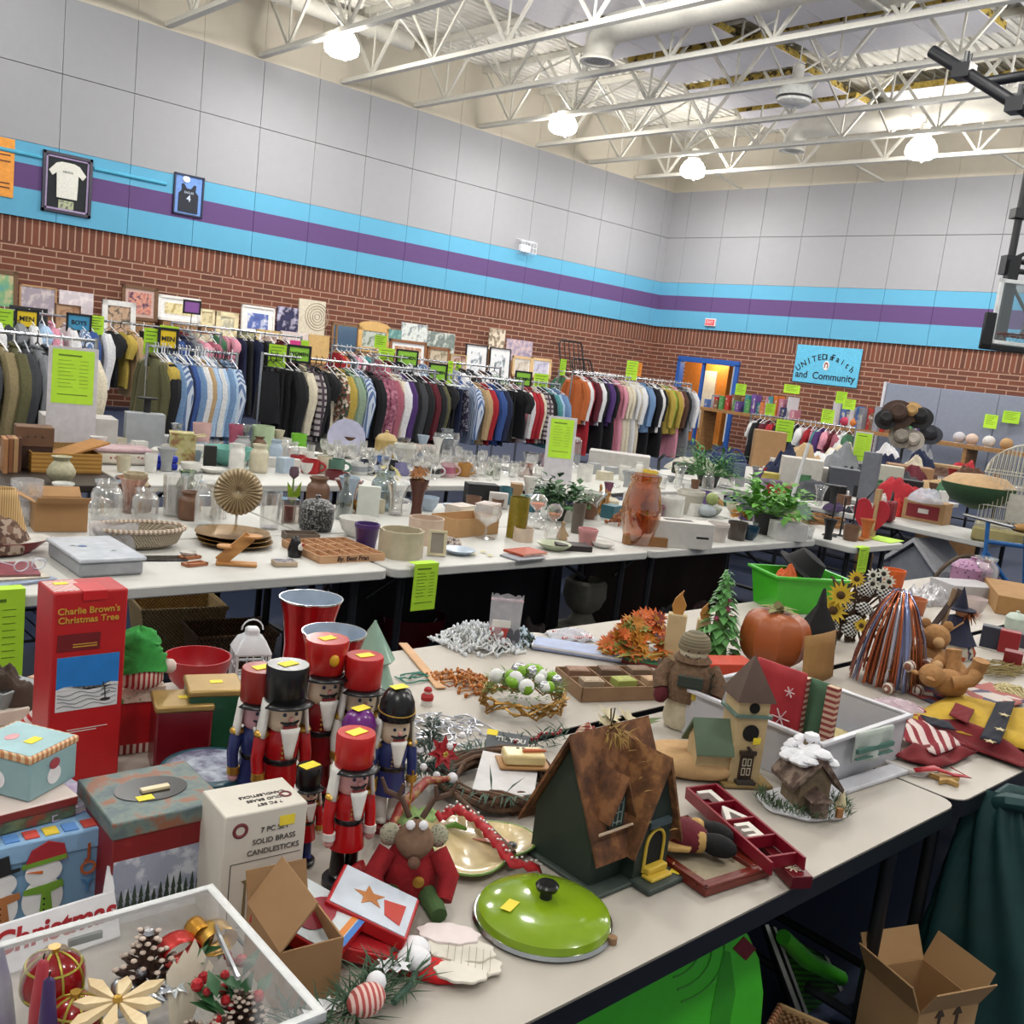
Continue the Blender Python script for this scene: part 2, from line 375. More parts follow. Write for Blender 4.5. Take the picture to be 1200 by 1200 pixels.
for p in LP:
    l = bpy.data.lights.new('lamp_light', 'AREA'); l.shape = 'DISK'; l.size = .45; l.energy = 170; l.color = (1,.98,.945); o = bpy.data.objects.new('lamp_light', l); COL.objects.link(o); o.location = (p.x,p.y,6.5)
w = bpy.data.worlds.new('world'); S.world = w; w.use_nodes = True
w.node_tree.nodes['Background'].inputs[0].default_value = (.97,.985,1,1); w.node_tree.nodes['Background'].inputs[1].default_value = .42
S.view_settings.view_transform = 'Standard'; S.view_settings.look = 'None'; S.view_settings.gamma = 1; S.view_settings.exposure = 0.0
S.view_settings.use_curve_mapping = False
# doorway in the back wall
BLUF = M('#2a5aa8', .45)
d = B(); d.box(XW-.06,XW+.12,DY0-.1,DY0+.02,0,DZ+.02).box(XW-.06,XW+.12,DY1-.02,DY1+.1,0,DZ+.02).box(XW-.06,XW+.12,DY0-.1,DY1+.1,DZ-.02,DZ+.12).box(XW-.02,XW+.08,16.55,16.62,0,DZ)
struct(d.build('door_1', BLUF, bev=.006))
b = B().box(XW+2.2,XW+2.4,14,16.6,0,2.6); struct(b.build('wall_corridor', BR2))
b = B().box(XW+1.2,XW+1.4,16.6,19,0,2.6); struct(b.build('wall_entry', M('#e08a34',.7)))
tag(B().box(XW+1.15,XW+1.198,16.95,17.4,.4,2.05).build('poster', M('#f0ead8',.5)), 'pale poster on the orange wall inside the blue doorway', 'poster')
l = bpy.data.lights.new('corridor_light','POINT'); l.energy = 60; l.shadow_soft_size = .2; l.color = (1,.85,.6); o = bpy.data.objects.new('corridor_light', l); COL.objects.link(o); o.location = (XW+.8,16.9,2.45)
# things on the walls
e = thing('exit_sign', 'small red and white exit sign on the blue band of the back wall', 'exit sign', (XW-.06, 16.5, 3.32))
B().box(-.05,0,-.17,.17,-.1,.1).build('housing', M('#e9d9d6',.4), e, .008)
B().box(-.055,-.045,-.145,.145,-.075,.075).build('face_plate', M('#e0525a',.4), e)
words('EXIT', .11, M('#f6e6e2',.5), e, (-.058,0,0), (pi/2,0,-pi/2))
w = thing('banner', 'light blue board reading UNITED in Faith and Community on the brick back wall', 'sign', (XW-.03, 12.88, 2.47))
B().box(-.015,.015,-.88,.88,-.46,.46).build('board', M('#5fb9dc',.6), w, .004)
INK = M('#17202c', .7)
for wd, cx, cz, an in [('UNITED', .42, .12, 1), ('in', -.05, .26, 0), ('Faith', -.42, .13, -1)]:
    for i, ch in enumerate(wd):
        k = i-(len(wd)-1)/2; yy = cx-k*.135; zz = cz+.1-yy*yy*.42*1.3 if wd != 'in' else .22
        words(ch, .2, INK, w, (-.018, yy, zz-.02), (pi/2, -yy*.95*(1), -pi/2), 'letter', bold=.004)
words('and  Community', .24, INK, w, (-.018, 0, -.27), (pi/2,0,-pi/2), 'lettering', bold=.004)
o = B().lathe([(.1,0),(.1,.006),(.085,.006)], 24, sx=1.15, sy=.8).build('emblem', M('#e8e4e0',.5), w, loc=(-.016,0,0)); o.rotation_euler = (0,-pi/2,0)
b = B().prism([(-.05,-.06),(-.05,.03),(-.025,.075),(.025,.075),(.05,.03),(.05,-.06),(.025,-.06),(.025,.02),(0,.045),(-.025,.02),(-.025,-.06)], -.026, -.02, 'x'); b.build('emblem_mark', M('#8a3a34',.6), w)
# framed shirts
def frame_on_wall(name, label, u0, v0, u1, v1, cat='framed shirt'):
    a, c = ony(u0, v0, YW-.09), ony(u1, v1, YW-.09); t = thing(name, label, cat, ((a.x+c.x)/2, YW-.06, (a.z+c.z)/2)); return t, abs(c.x-a.x)/2, abs(a.z-c.z)/2
t, hw, hh = .0, .42, .52
t = thing('framed_shirt', 'black framed white T-shirt display on the striped left wall', 'framed shirt', (5.82, YW-.06, 3.78))
b = B(); hw, hh = .41, .5
for x0,x1,z0,z1 in ((-hw,hw,-hh,-hh+.055),(-hw,hw,hh-.055,hh),(-hw,-hw+.055,-hh,hh),(hw-.055,hw,-hh,hh)): b.box(x0,x1,-.04,0,z0,z1)
b.build('frame', M('#241c34',.35), t, .006)
b = B(); iw, ih = hw-.055, hh-.055
for x0,x1,z0,z1 in ((-iw,iw,-ih,-ih+.03),(-iw,iw,ih-.03,ih),(-iw,-iw+.03,-ih,ih),(iw-.03,iw,-ih,ih)): b.box(x0,x1,-.02,0,z0,z1)
b.build('mat_border', M('#a593b8',.7), t)
B().box(-iw,iw,-.008,0,-ih,ih).build('backing', M('#23272a',.9), t)
sh = [(-.1,.36),(.1,.36),(.19,.33),(.31,.19),(.25,.11),(.18,.17),(.17,-.24),(-.17,-.24),(-.18,.17),(-.25,.11),(-.31,.19),(-.19,.33)]
B().prism(sh, -.03, -.01, 'y').build('shirt', CLOTH('#dcdcd2'), t, .006)
B().box(-.13,.12,-.016,-.008,-.42,-.27).build('photograph', two('blotch','#a9b08c','#5a5058',18,.6), t)
words('ARMOR', .05, INK, t, (0,-.032,.2))
t = thing('framed_shirt', 'small framed dark jersey number 4 on the striped left wall', 'framed shirt', (7.98, YW-.06, 4.02)); t2 = t
b = B(); hw, hh = .29, .37
for x0,x1,z0,z1 in ((-hw,hw,-hh,-hh+.03),(-hw,hw,hh-.03,hh),(-hw,-hw+.03,-hh,hh),(hw-.03,hw,-hh,hh)): b.box(x0,x1,-.04,0,z0,z1)
b.build('frame', M('#1c2140',.35), t, .004)
B().box(-hw+.03,hw-.03,-.01,0,-hh+.03,hh-.03).build('backing', M('#6f95d4',.8), t)
B().prism([(-.1,.2),(-.04,.12),(.04,.12),(.1,.2),(.14,.19),(.13,.08),(.19,.02),(.19,-.31),(-.19,-.31),(-.19,.02),(-.13,.08),(-.14,.19)], -.026, -.01, 'y').build('jersey', CLOTH('#2c2f38'), t, .004)
words('4', .16, M('#c9d6ea',.6), t, (0,-.03,-.06), bold=.003); words('EAGLES', .055, M('#c9d6ea',.6), t, (0,-.03,.045))
o = B().lathe([(.07,-.012),(.07,-.0),(.05,.004)], 16, sx=1, sy=.8).build('paper_oval', M('#e8eef4',.6), t, loc=(-.06,-.03,.28)); o.rotation_euler = (pi/2,0,0)
t = thing('wall_poster', 'orange poster cut off at the left edge of the striped wall', 'poster', (4.55, YW-.06, 3.86))
B().box(-.42,.42,-.02,0,-.47,.47).build('sheet', M('#e2963c',.7), t, .003)
for k, z in enumerate((.2,.1,-.25,-.32)):
    B().box(-.1,.36,-.024,-.02,z-.012,z+.012).build('print_line', M('#6a3a1c',.7), t)
t = thing('emergency_light', 'white twin emergency light with wire guard on the left wall', 'emergency light', (16.5, YW-.06, 4.42))
B().cbox((0,-.04,0),(.3,.1,.16)).build('housing', M('#e6e6ea',.4), t, .01)
for s in (-.14,.14): B().lathe([(.02,0),(.07,.05),(.07,.07)], 14, (s,-.1,.1)).build('lamp_head', M('#f4f4f6',.3), t)
b = B()
for k in range(6): b.tube([(-.25+.1*k,0,-.16),(-.25+.1*k,-.2,-.12),(-.25+.1*k,-.2,.16),(-.25+.1*k,0,.2)], .006, 5)
for z in (-.1,.02,.14): b.tube([(-.25,-.2,z),(.25,-.2,z)], .006, 5)
b.build('wire_guard', M('#dfe3ea',.4), t)
# grey padded mat and boards along the back wall
t = thing('wall_mat', 'tall grey padded mat leaning on the right of the back wall', 'wall mat', (21.45, 8.6, 0))
for k in range(5): B().box(-.04,.04,2.4-1.25*(k+1)+.004,2.4-1.25*k-.004,0,2.2).build('mat_panel', M('#7f8696',.75,0,.05), t, .015)
B().box(-.06,.06,2.41,2.47,0,2.22).build('edge_strip', M('#c8c9cf',.6), t)
# basketball hoop
BLK = M('#15171b', .4)
pb = at(1165, 330, 3.6)
def at_d(x, y, d): r_ = ray(x, y); return EYE + r_*d
D = 10.5
g = thing('basketball_hoop', 'ceiling-hung basketball backboard and hoop at the right edge', 'basketball hoop', at_d(1200,360,D))
g0 = V(g.location)
ax = (at_d(1240,362,D)-at_d(1160,362,D)); ax.z = 0; ax = ax.normalized(); nrm = V((-ax.y, ax.x, 0)); nrm = nrm if nrm.dot(V((-g0.x,-g0.y,0))) > 0 else -nrm
g.rotation_euler.z = atan2(ax.y, ax.x)
W2, H2 = .9, .34
g.location = at_d(1158,402,D) + ax*W2 + V((0,0,H2)); g.location.z = at_d(1158,402,D).z+H2
b = B()
for x0,x1,z0,z1 in ((-W2,W2,-H2,-H2+.04),(-W2,W2,H2-.04,H2),(-W2,-W2+.04,-H2,H2),(W2-.04,W2,-H2,H2)): b.box(x0,x1,-.03,.02,z0,z1)
b.build('board_frame', M('#d8dcdc',.35), g, .004)
B().box(-W2+.04,W2-.04,-.012,0,-H2+.04,H2-.04).build('glass_board', GLASS('#dfe8ea',.1), g)
B().box(-.3,-.26,-.03,-.013,-.2,.2).box(.26,.3,-.03,-.013,-.2,.2).box(-.3,.3,-.03,-.013,.16,.2).build('target_lines', M('#eef2f2',.5), g)
b = B().box(-W2-.1,-W2+.02,-.05,-.0,-H2-.07,-H2+.32).box(-W2-.1,W2,-.05,0,-H2-.07,-H2-.005); b.build('edge_padding', BLK, g, .01)
rx = -.42
b = B().tube([(rx+.23*cos(a),-.33+.23*sin(a),-.2) for a in [i*2*pi/24 for i in range(24)]], .012, 8, True).box(rx-.05,rx+.05,-.1,-.03,-.25,-.17); b.build('rim', M('#c0492c',.4), g)
b = B()
for k in range(12):
    for s in (1,-1):
        pts = []
        for j in range(5): a = 2*pi*(k+s*j*.5)/12; r_ = .22-.022*j; pts.append((rx+r_*cos(a),-.33+r_*sin(a),-.2-.1*j))
        b.tube(pts, .006, 4)
b.build('net', M('#e8e8e4',.8), g)
b = B(); xs = -W2+.16
b.bar((xs,.12,-H2),(xs,.12,H2+.22),.11); b.tube([(xs,.18,.1),(xs,.2,3.6)], .04, 10); b.tube([(xs+.25,.14,-.2),(xs+.75,.3,1.2)], .028)
for z in (.46,.56,1.05): b.tube([(xs-.05,.17,z),(W2,.17,z)], .03); b.cbox((xs,.18,z),(.16,.14,.1))
b.tube([(xs+.05,.14,.3),(xs+.5,.16,-.28)], .02); b.tube([(xs,.14,-.22),(W2,.16,-.22)], .025); b.tube([(xs+.05,.18,.6),(xs+.8,.2,1.05)], .02); b.tube([(xs+.35,.3,-.1),(xs+.75,.9,3.4)], .03)
b.build('support_mast', BLK, g)
t = thing('hoist_frame', 'black pipe hoist frame of the basketball hoop under the roof at upper right', 'hoist frame', (0,0,0))
A, C = at_d(1092,60,11.5), at_d(1235,150,10.6); E1, E2 = at_d(1156,96,11.1), at_d(1240,82,10.9)
b = B().tube([A, C], .07, 12).tube([E1, E2], .06, 12)
for q in (.28,.72):
    p = A.lerp(C, q); b.cbox(p, (.2,.2,.16)); b.tube([p, p+V((0,0,.22))], .03); b.tube([p+V((.1,0,0)), p+V((.1,0,.22))], .02)
b.build('pipes', BLK, t)
# ================================================================ clothes racks
CHROME = MET('#c4c8cc', .22)
def _garment(kind):
    L, W, T, sl = dict(shirt=(.72,.21,.045,.58), jacket=(.78,.23,.07,.6), tee=(.62,.2,.04,.22), dress=(1.08,.2,.05,.0), gown=(1.2,.2,.06,.5), pants=(.62,.17,.045,0), child=(.42,.15,.04,.2), skirt=(.5,.19,.05,0))[kind]
    b = B(); top = -.1 if kind not in ('pants','skirt') else -.16; g = random.Random(len(kind))
    nv = 9; ph = g.random()*6
    def fn(u, v):
        a = 2*pi*u; z = top - L*v
        if kind in ('pants','skirt'): hw = W*(1+(.35*v if kind == 'skirt' else .04*v)); t = T*(.6+.5*v)
        else:
            hw = W*(.3+.7*min(1, v/.12)) if v < .12 else W*(1-.12*sin(min(1,(v-.12)/.5)*pi)+(.28*v if kind in ('dress','gown') else .05*v)); t = T*(.35+.65*min(1, v/.3))
            if v < .12: z = top - L*(.55*v)
        c, s_ = cos(a), sin(a); fold = 1+.16*sin(5*a+ph+2*v)*v
        return (t*fold*(abs(s_)**.8)*(1 if s_ > 0 else -1), hw*(abs(c)**.6)*(1 if c > 0 else -1)*(1+.03*sin(9*v+ph)), z+.012*sin(3*a+ph)*v)
    b.grid(fn, 20, nv, cu=True)
    n0 = len(b.v); b.f.append(list(range(n0-20, n0))); b.m.append(0)
    if sl:
        for s in (-1, 1):
            pts = [(0, s*W*.8, top-.05)]+[(.02*sin(k), s*(W*.98+.05*min(1,k/2)), top-.07-sl*k/5) for k in range(1,6)]
            b.tube(pts, [q*(.62 if kind == 'gown' else 1) for q in (.05,.068,.062,.056,.05,.045)] if kind != 'child' else [.03,.05,.045,.04,.04,.035], 8)
    if kind in ('shirt','jacket','gown'):            # collar and placket
        b.tube([(.03*sin(a), .06*cos(a), top+.012-.02*cos(a/2)) for a in [i*2*pi/10 for i in range(10)]], .014, 6, True)
        b.box(-T-.012,-T*.6,-.012,.012,top-L*.9,top-.08)
    return b
GAR = {}
HANGER = B().tube([(0,.02*sin(a)*0-.018*sin(a),.02+.02*cos(a)) for a in [i*pi/6-.6 for i in range(8)]], .0035, 5).tube([(0,.0,0),(0,0,-.045),(0,.2,-.12),(0,-.2,-.12),(0,0,-.045)], .006, 5)
def garment(kind, loc, rz, col, hcol, label, group):
    key = kind
    if key not in GAR:
        o = thing({'tee':'blouse','gown':'robe','pants':'trousers','child':'child_shirt'}.get(kind,kind), label, {'tee':'blouse','gown':'robe','pants':'trousers','child':'shirt'}.get(kind, kind), loc, rz, group)
        g = _garment(kind).build({'pants':'trousers'}.get(kind,'garment_body'), M('#888888'), o)
        h = HANGER.build('hanger', M('#dddddd'), o)
        GAR[key] = (o, g.data, h.data, g.name.split('.')[0]); parts = (g, h)
    else:
        src, gd, hd, nm = GAR[key]; o = src.copy(); COL.objects.link(o); o.location = loc; o.rotation_euler = (0,0,rz); o['label'] = label; o['group'] = group
        g = bpy.data.objects.new(nm, gd); h = bpy.data.objects.new('hanger', hd); parts = (g, h)
        for q in parts: COL.objects.link(q); q.parent = o
    for q, m in zip(parts, (col, hcol)): q.material_slots[0].link = 'OBJECT'; q.material_slots[0].material = m
    return o
HC = [M('#e8e8ea',.35), M('#e8e8ea',.35), M('#1a1a1c',.4), MET('#b8bcc0',.3), M('#d8dce4',.4)]
NAMES = {}
def C(s):                                             # 'k:colour name' -> material
    return NAMES[s]
PAL = dict(black='#16161a', charcoal='#3b3d42', grey='#83868b', white='#dfdfe0', cream='#d9cfb8', navy='#1b2340', blue='#33508e', denim='#6f8eb4', sky='#a9c3de', olive='#5c5a3c', khaki='#8a7d5c', brown='#563a2b', tan='#b79a72', maroon='#5c1a26', red='#a31f2a', pink='#d892a4', rose='#a35c6c', plum='#5c2a5e', purple='#4b2f6b', green='#3f6a4c', sage='#8ba08a', lime='#7fae3c', yellow='#b39b45', orange='#b5602e', teal='#4c8c90')
for k, v in PAL.items(): NAMES[k] = CLOTH(v)
NAMES['plaid'] = two('plaid','#7a4a38','#3a2a2a',14,.9,(0,0,0),.45,'#a06a3c'); NAMES['check'] = two('plaid','#b8b0b0','#4a3f48',16,.9,(0,0,0),.4)
NAMES['striped'] = two('stripe','#c8d2e0','#5c74a0',40,.9,(0,0,pi/2)); NAMES['floral'] = two('print','#d8cdbc','#8a5a48',40,.9,(0,0,0),.5,'#3a4a3c'); NAMES['mauve'] = two('print','#96566c','#b87a8c',34,.9,(0,0,0),.5,'#7c4458'); NAMES['patterned'] = two('print','#24263a','#8a8a94',50,.9,(0,0,0),.5,'#3a2a4c')
KIND = dict(shirt='shirt', jacket='jacket', tee='short-sleeved top', dress='sleeveless dress', gown='long robe', pants='folded trousers', child="child's top", skirt='skirt')
def rack(x0, x1, y, z, name, items, group, y1=None, seed=1):
    """items: 'kind colour' left to right; hangs along a chrome rail"""
    y1 = y if y1 is None else y1; L = math.hypot(x1-x0, y1-y); an = atan2(y1-y, x1-x0); g = random.Random(seed)
    t = thing('clothes_rack', 'chrome clothes rack '+name, 'clothes rack', ((x0+x1)/2,(y+y1)/2,0), an, 'chrome clothes racks')
    h = L/2+.05
    B().tube([(-h,0,z),(h,0,z)], .014, 10).build('rail', CHROME, t)
    for s in (-1,1):
        B().tube([(s*h,0,.08),(s*h,0,z+.02)], .016, 10).build('upright', CHROME, t); B().tube([(s*h,-.28,.08),(s*h,.28,.08)], .016, 8).build('foot', CHROME, t)
        for q in (-.26,.26): B().tube([(s*h-.012,q,.036),(s*h+.012,q,.036)], .036, 12).build('caster', M('#222222'), t)
    B().tube([(-h,0,.12),(h,0,.12)], .012, 8).build('lower_bar', CHROME, t)
    n = len(items); cx = {}
    for i, it in enumerate(items):
        k, c = it.split(); q = (i+.5)/n+g.uniform(-.2,.2)/n
        garment(k, (x0+(x1-x0)*q, y+(y1-y)*q+g.uniform(-.015,.015), z-.005), an+g.uniform(-.16,.16), NAMES[c], g.choice(HC), f"{c} {KIND[k]}, {ORD[i]} from the left on the rack {name}", group)
    return t
LM = M(LIME,.6,0,.03); LM2 = M('#a6d62c',.6,0,.03)
def card(u0, v0, u1, v1, Y, label, m=None, txt=None, frame=None, rod=0, name='paper_sign', cat='sign', turn=.6, stand=None, grp=None):
    p = ony((u0+u1)/2, (v0+v1)/2, Y); a = face(p)*turn; w = px(p, u1-u0)/max(.4, cos(face(p)-a))/2; h = px(p, v1-v0)/2
    t = thing(name, label, cat, (p.x, p.y, p.z-h), a, grp); m = m or LM
    B().box(-w,w,-.004,.004,0,h*2).build('sheet', m, t)
    if frame:
        b = B()
        for x0,x1,z0,z1 in ((-w-.012,w+.012,-.012,.012),(-w-.012,w+.012,2*h-.012,2*h+.012),(-w-.012,-w+.012,0,2*h),(w-.012,w+.012,0,2*h)): b.box(x0,x1,-.01,.01,z0,z1)
        b.build('frame', frame, t)
    if txt: words(txt, min(w*2/(len(txt)*.92), h*.8), M('#16181a',.6), t, (0,-.006,h), bold=.002)
    else:
        b = B()
        if h > .09:
            for k in range(5): b.box(-w*.75,w*(.7-.25*(k%3)),-.006,-.004,h*(1.75-.28*k)-.004,h*(1.75-.28*k)+.004)
            b.build('print_lines', M('#5c7a1c',.6), t)
    if rod: B().tube([(0,.006,-rod),(0,.006,h)], .006, 6).build('rod', M('#16181a',.4), t)
    return t
BK = M('#16181a',.5); YS = M('#e2c21e',.5,0,.03); BS = M('#3d8fb8',.5,0,.03); GS = M('#8cc63c',.5,0,.03)
def rx(u, v, Y): return ony(u, v, Y).x
# front line of racks, left to right
Y1 = 8.7
rack(1.0, 2.72, 7.9, 1.5, 'at the far left edge', ['jacket black','jacket black','shirt tan','tee patterned','tee black','shirt charcoal','jacket grey','jacket black','jacket olive','jacket plum','jacket grey','jacket charcoal','jacket khaki','jacket olive','jacket charcoal','jacket grey','jacket black','shirt white','jacket sage','shirt cream'], 'men\'s coats at the far left', seed=4)
rack(rx(172,420,Y1)+.05, rx(300,425,Y1)-.25, Y1, 1.48, 'of blue shirts', ['jacket olive','jacket khaki','tee yellow','jacket black','shirt denim','shirt sky','shirt striped','shirt navy','shirt check','shirt sky','shirt blue','shirt denim','shirt navy','shirt white','shirt cream','shirt tan','shirt sky','shirt denim','shirt white','shirt sky','shirt plaid','shirt navy','shirt denim','shirt sky','shirt sky','shirt striped'], 'men\'s shirts on the second rack', seed=5)
X3 = rx(312,430,8.9)
rack(X3, X3+2.05, 8.9, 1.5, 'below the leftmost WOMEN sign', ['skirt black','pants black','pants black','shirt black','pants black','shirt cream','shirt check','shirt black','tee black','dress cream','shirt floral','shirt yellow','shirt sage','shirt green','shirt striped','shirt navy','jacket black','shirt mauve','shirt mauve','shirt rose','shirt cream','shirt white','shirt purple','shirt black','jacket charcoal','jacket black','shirt maroon','jacket black'], 'women\'s blouses on the third rack', seed=6)
X4 = rx(462,445,9.5)
rack(X4+.05, X4+2.0, 9.5, 1.46, 'below the third WOMEN sign', ['tee grey','skirt white','skirt grey','shirt maroon','shirt olive','tee black','pants black','pants navy','skirt patterned','shirt striped','shirt tan','shirt red','shirt blue','shirt navy','pants black','pants black','tee black'], 'women\'s trousers on the fourth rack', seed=7)
X5 = rx(570,460,9.9)
rack(X5, X5+1.3, 9.9, 1.46, 'below the rightmost WOMEN sign', ['shirt maroon','shirt charcoal','shirt patterned','shirt cream','shirt brown','shirt rose','shirt white','shirt red','shirt red','shirt cream','shirt check','shirt black','jacket teal','shirt sky','jacket denim'], 'women\'s tops on the fifth rack', seed=8)
X6 = rx(655,455,12.6)
rack(X6, X6+1.5, 12.6, 1.62, 'of red robes', ['tee green','tee white','shirt orange','gown red','gown red','gown maroon','gown red','shirt black','gown black','tee white','shirt cream','shirt orange'], 'red robes on the rack behind', seed=9)
X7 = rx(672,450,11.0)
rack(X7, rx(815,460,11.0)-.2, 11.0, 1.66, 'of long dresses', ['shirt orange','shirt white','gown red','shirt maroon','shirt white','gown black','shirt purple','gown black','gown rose','gown pink','gown cream','gown cream','gown white','gown cream','shirt white','jacket denim','gown black','jacket black','jacket white','gown black','jacket yellow','shirt lime','jacket yellow','gown pink','jacket brown','shirt black','gown grey','shirt white'], 'long dresses at the right end of the front line', seed=10)
# racks behind
XB = rx(238,385,13.2)
rack(XB-.4, XB+1.5, 13.2, 1.68, 'below the purple sign', ['tee maroon','shirt grey','shirt cream','dress cream','tee green','dress pink','tee pink','dress navy','dress black','dress navy','dress black','dress charcoal','shirt maroon','shirt maroon','tee black'], 'dresses below the purple sign', seed=11)
XK = rx(392,412,13.0)
rack(XK, XK+1.25, 13.0, 1.62, 'of small bright clothes', ['child red','child orange','child charcoal','child grey','child pink','child white','child teal','child grey','child green','child sky','child teal','child pink','child pink','child rose','child pink'], 'small bright tops on the back rack', seed=12)
XW2 = rx(440,430,11.2)
rack(XW2, XW2+2.2, 11.2, 1.58, 'below the second WOMEN sign', ['shirt rose','shirt maroon','shirt navy','shirt black','shirt white','tee sky','shirt denim','tee white','shirt tan','tee grey','shirt blue','tee white','shirt black','shirt charcoal','tee white','shirt brown','shirt navy','tee sage'], 'tops under the second WOMEN sign', seed=13)
XM = rx(40,385,11.5)
rack(XM-.6, XM+2.1, 11.5, 1.62, 'below the BOYS sign', ['shirt grey','shirt white','shirt charcoal','tee grey','shirt white','tee sky','shirt pink','shirt white','shirt striped','shirt blue','shirt white','tee black','tee yellow','shirt tan','shirt black','shirt navy','jacket navy','jacket blue','jacket navy','shirt grey','tee pink','tee rose'], 'boys\' clothes behind the far left rack', seed=14)
# signs on the racks
card(20,364,43,384,11.4,'yellow MEN sign at the far left over the coats',YS,'MEN',BK,.25)
card(80,369,105,388,11.4,'blue BOYS sign on a rod left of the lime sheet',BS,'BOYS',BK,.25)
card(187,386,207,409,8.7,'yellow MEN sign over the rack of blue shirts',YS,'MEN',BK,.2)
card(216,353,234,367,13.2,'purple sign on a rod below the brick wall',M('#8f5aa4',.5),None,BK,.2)
card(338,406,363,424,8.9,'green WOMEN sign leftmost of the four',GS,'WOMEN',BK,.15)
card(465,411,489,428,11.2,'green WOMEN sign second from the left',GS,'WOMEN',BK,.2)
card(503,427,523,446,9.5,'green WOMEN sign third from the left with a yellow clip below',GS,'WOMEN',BK,.2)
card(604,436,622,452,9.9,'green WOMEN sign rightmost, below the framed egrets',GS,'WOMEN',BK,.2)
for i, (c, Y, s) in enumerate([((-6,362,14,395),11.3,'at the left edge beside the MEN sign'),((106,370,121,392),11.4,'beside the blue BOYS sign'),((169,385,186,416),8.75,'left of the yellow MEN sign over the shirts'),((188,382,209,388),8.8,'behind the top of the yellow MEN sign'),((315,404,335,430),8.95,'left of the first WOMEN sign'),((443,408,462,431),11.25,'left of the second WOMEN sign'),((439,393,453,408),12.9,'above the small bright clothes'),((524,423,530,453),9.55,'narrow, right of the third WOMEN sign'),((534,424,540,438),12,'tiny, right of the third WOMEN sign'),((625,438,642,461),10.0,'right of the rightmost WOMEN sign'),((656,421,663,440),12.6,'narrow, above the red robes'),((734,423,747,445),11.0,'above the long dresses'),((353,399,362,406),13,'tiny, above the first WOMEN sign')]):
    card(*c, Y, 'lime green sheet '+s, LM if i % 2 else LM2, rod=.12, grp='lime green price sheets')
card(340,399,352,407,12.9,'bright pink card above the first WOMEN sign',M('#e0408c',.6),rod=.1)
card(746,425,752,441,11.05,'orange card beside the lime sheet above the dresses',M('#ea8a30',.6),rod=.1)
# ---------------------------------------------------------------- pictures along the left wall
WOODL = two('wood','#8a6238','#a67c4c',20,.6)
sh = thing('display_shelf', 'long stepped wooden shelf under the pictures along the left wall', 'shelf', (9, 17.6, 0))
B().box(-7,8,.3,.78,1.2,1.24).build('upper_board', WOODL, sh); B().box(-7,8,-.3,.25,.92,.96).build('lower_board', WOODL, sh)
for x in (-6.9,-3,1,5,7.9): B().box(x-.03,x+.03,.3,.78,0,1.2).build('post', WOODL, sh); B().box(x-.03,x+.03,-.3,.25,0,.92).build('post', WOODL, sh)
def pic(u0, v0, u1, vb, frame, mat_, art, label, fw=.04, mw=.06, row=1, arch=0, cat='picture', name='framed_picture'):
    Y = 18.15 if row else 17.5; zb = 1.243 if row else .963
    a = ony(u0, v0, Y); x1 = ony(u1, v0+.16*(u1-u0), Y).x; w = (x1-a.x)/2; hh = a.z-zb
    # the lower edge seen in the photo may stand higher than the shelf: a rest board lifts it
    zsee = ony(u0, vb, Y).z; lift = max(0, zsee-zb-.03) if row else max(0, zsee-zb-.03); hh -= lift
    if lift > .05: tag(B().box(-w*.8,w*.8,-.08,.1,0,lift-.004).build('cardboard_box', M('#8f6c48',.8), loc=(a.x+w, Y, zb)), 'cardboard box under the '+label, 'box')
    t = thing(name, label, cat, (a.x+w, Y, zb+lift+(.01 if row else .01)), 0, None, (-.06,0,0)); b = B()
    if frame:
        for x0,xx,z0,z1 in ((-w,w,0,fw),(-w,w,hh-fw,hh),(-w,-w+fw,0,hh),(w-fw,w,0,hh)): b.box(x0,xx,-.025,.015,z0,z1)
        if arch: b.prism([(-w,hh-.01),(w,hh-.01)]+[(w*cos(q),hh-.01+arch*sin(q)) for q in [pi*i/10 for i in range(1,10)]], -.025, .015, 'y')
        b.build('frame', frame, t)
    else: fw = 0
    if mat_: B().box(-w+fw,w-fw,-.006,.004,fw,hh-fw).build('mat_board', mat_, t)
    m = fw+(mw if mat_ else 0)
    B().box(-w+m,w-m,-.012,-.004 if fw else .02,m,hh-m).build('image', art, t)
    return t
def art(a, b_, c=None, s=7): return two('blotch', a, b_, s, .6, c3=c)
FB, FW_, FG, FBK = M('#6b4a2c',.5), M('#e4e2de',.5), M('#c8ab6e',.5), M('#1f1f24',.4)
TAN_, CRM, WHT = M('#b08860',.5), M('#e6d9b0',.7), M('#ecebea',.7)
pic(-18,314,22,360,FB,None,art('#4f9a98','#c8b890','#7fae7a',4),'floral painting in a brown frame at the far left edge',.07)
pic(23,333,67,365,TAN_,None,art('#a59aa6','#cfc4c4'),'pale lavender landscape in a thin tan frame',.03)
pic(70,340,110,371,None,None,art('#cfc5cc','#e8e0e2'),'pale canvas with a torn lower corner beside the lavender landscape')
pic(12,358,56,387,FBK,None,M('#202228',.5),'black board behind the first yellow MEN sign',.03,row=0)
pic(65,356,95,384,FB,None,art('#b58f6e','#9a7152'),'tan portrait print behind the BOYS sign',.02,row=0)
pic(121,351,160,398,FW_,None,art('#a88468','#5f5348','#c9a88a'),'white framed brown landscape print beside the brown frame',.09,row=0)
pic(144,333,186,372,FB,M('#c8aaa0',.6),art('#b3605c','#5f3a52','#d89a84',9),'brown framed red swirling print on the brick wall',.06,.06)
pic(186,345,236,373,FW_,WHT,art('#d8cc8c','#b8a468','#e8dcae'),'white framed yellow field print below the purple sign',.05,.08)
pic(234,362,252,380,CRM,None,art('#d8cba0','#a89a78'),'small cream print left of its cream twin',.05)
pic(254,365,280,392,CRM,None,art('#b4b09c','#e0d8b4'),'cream print with grey trees right of its twin',.09)
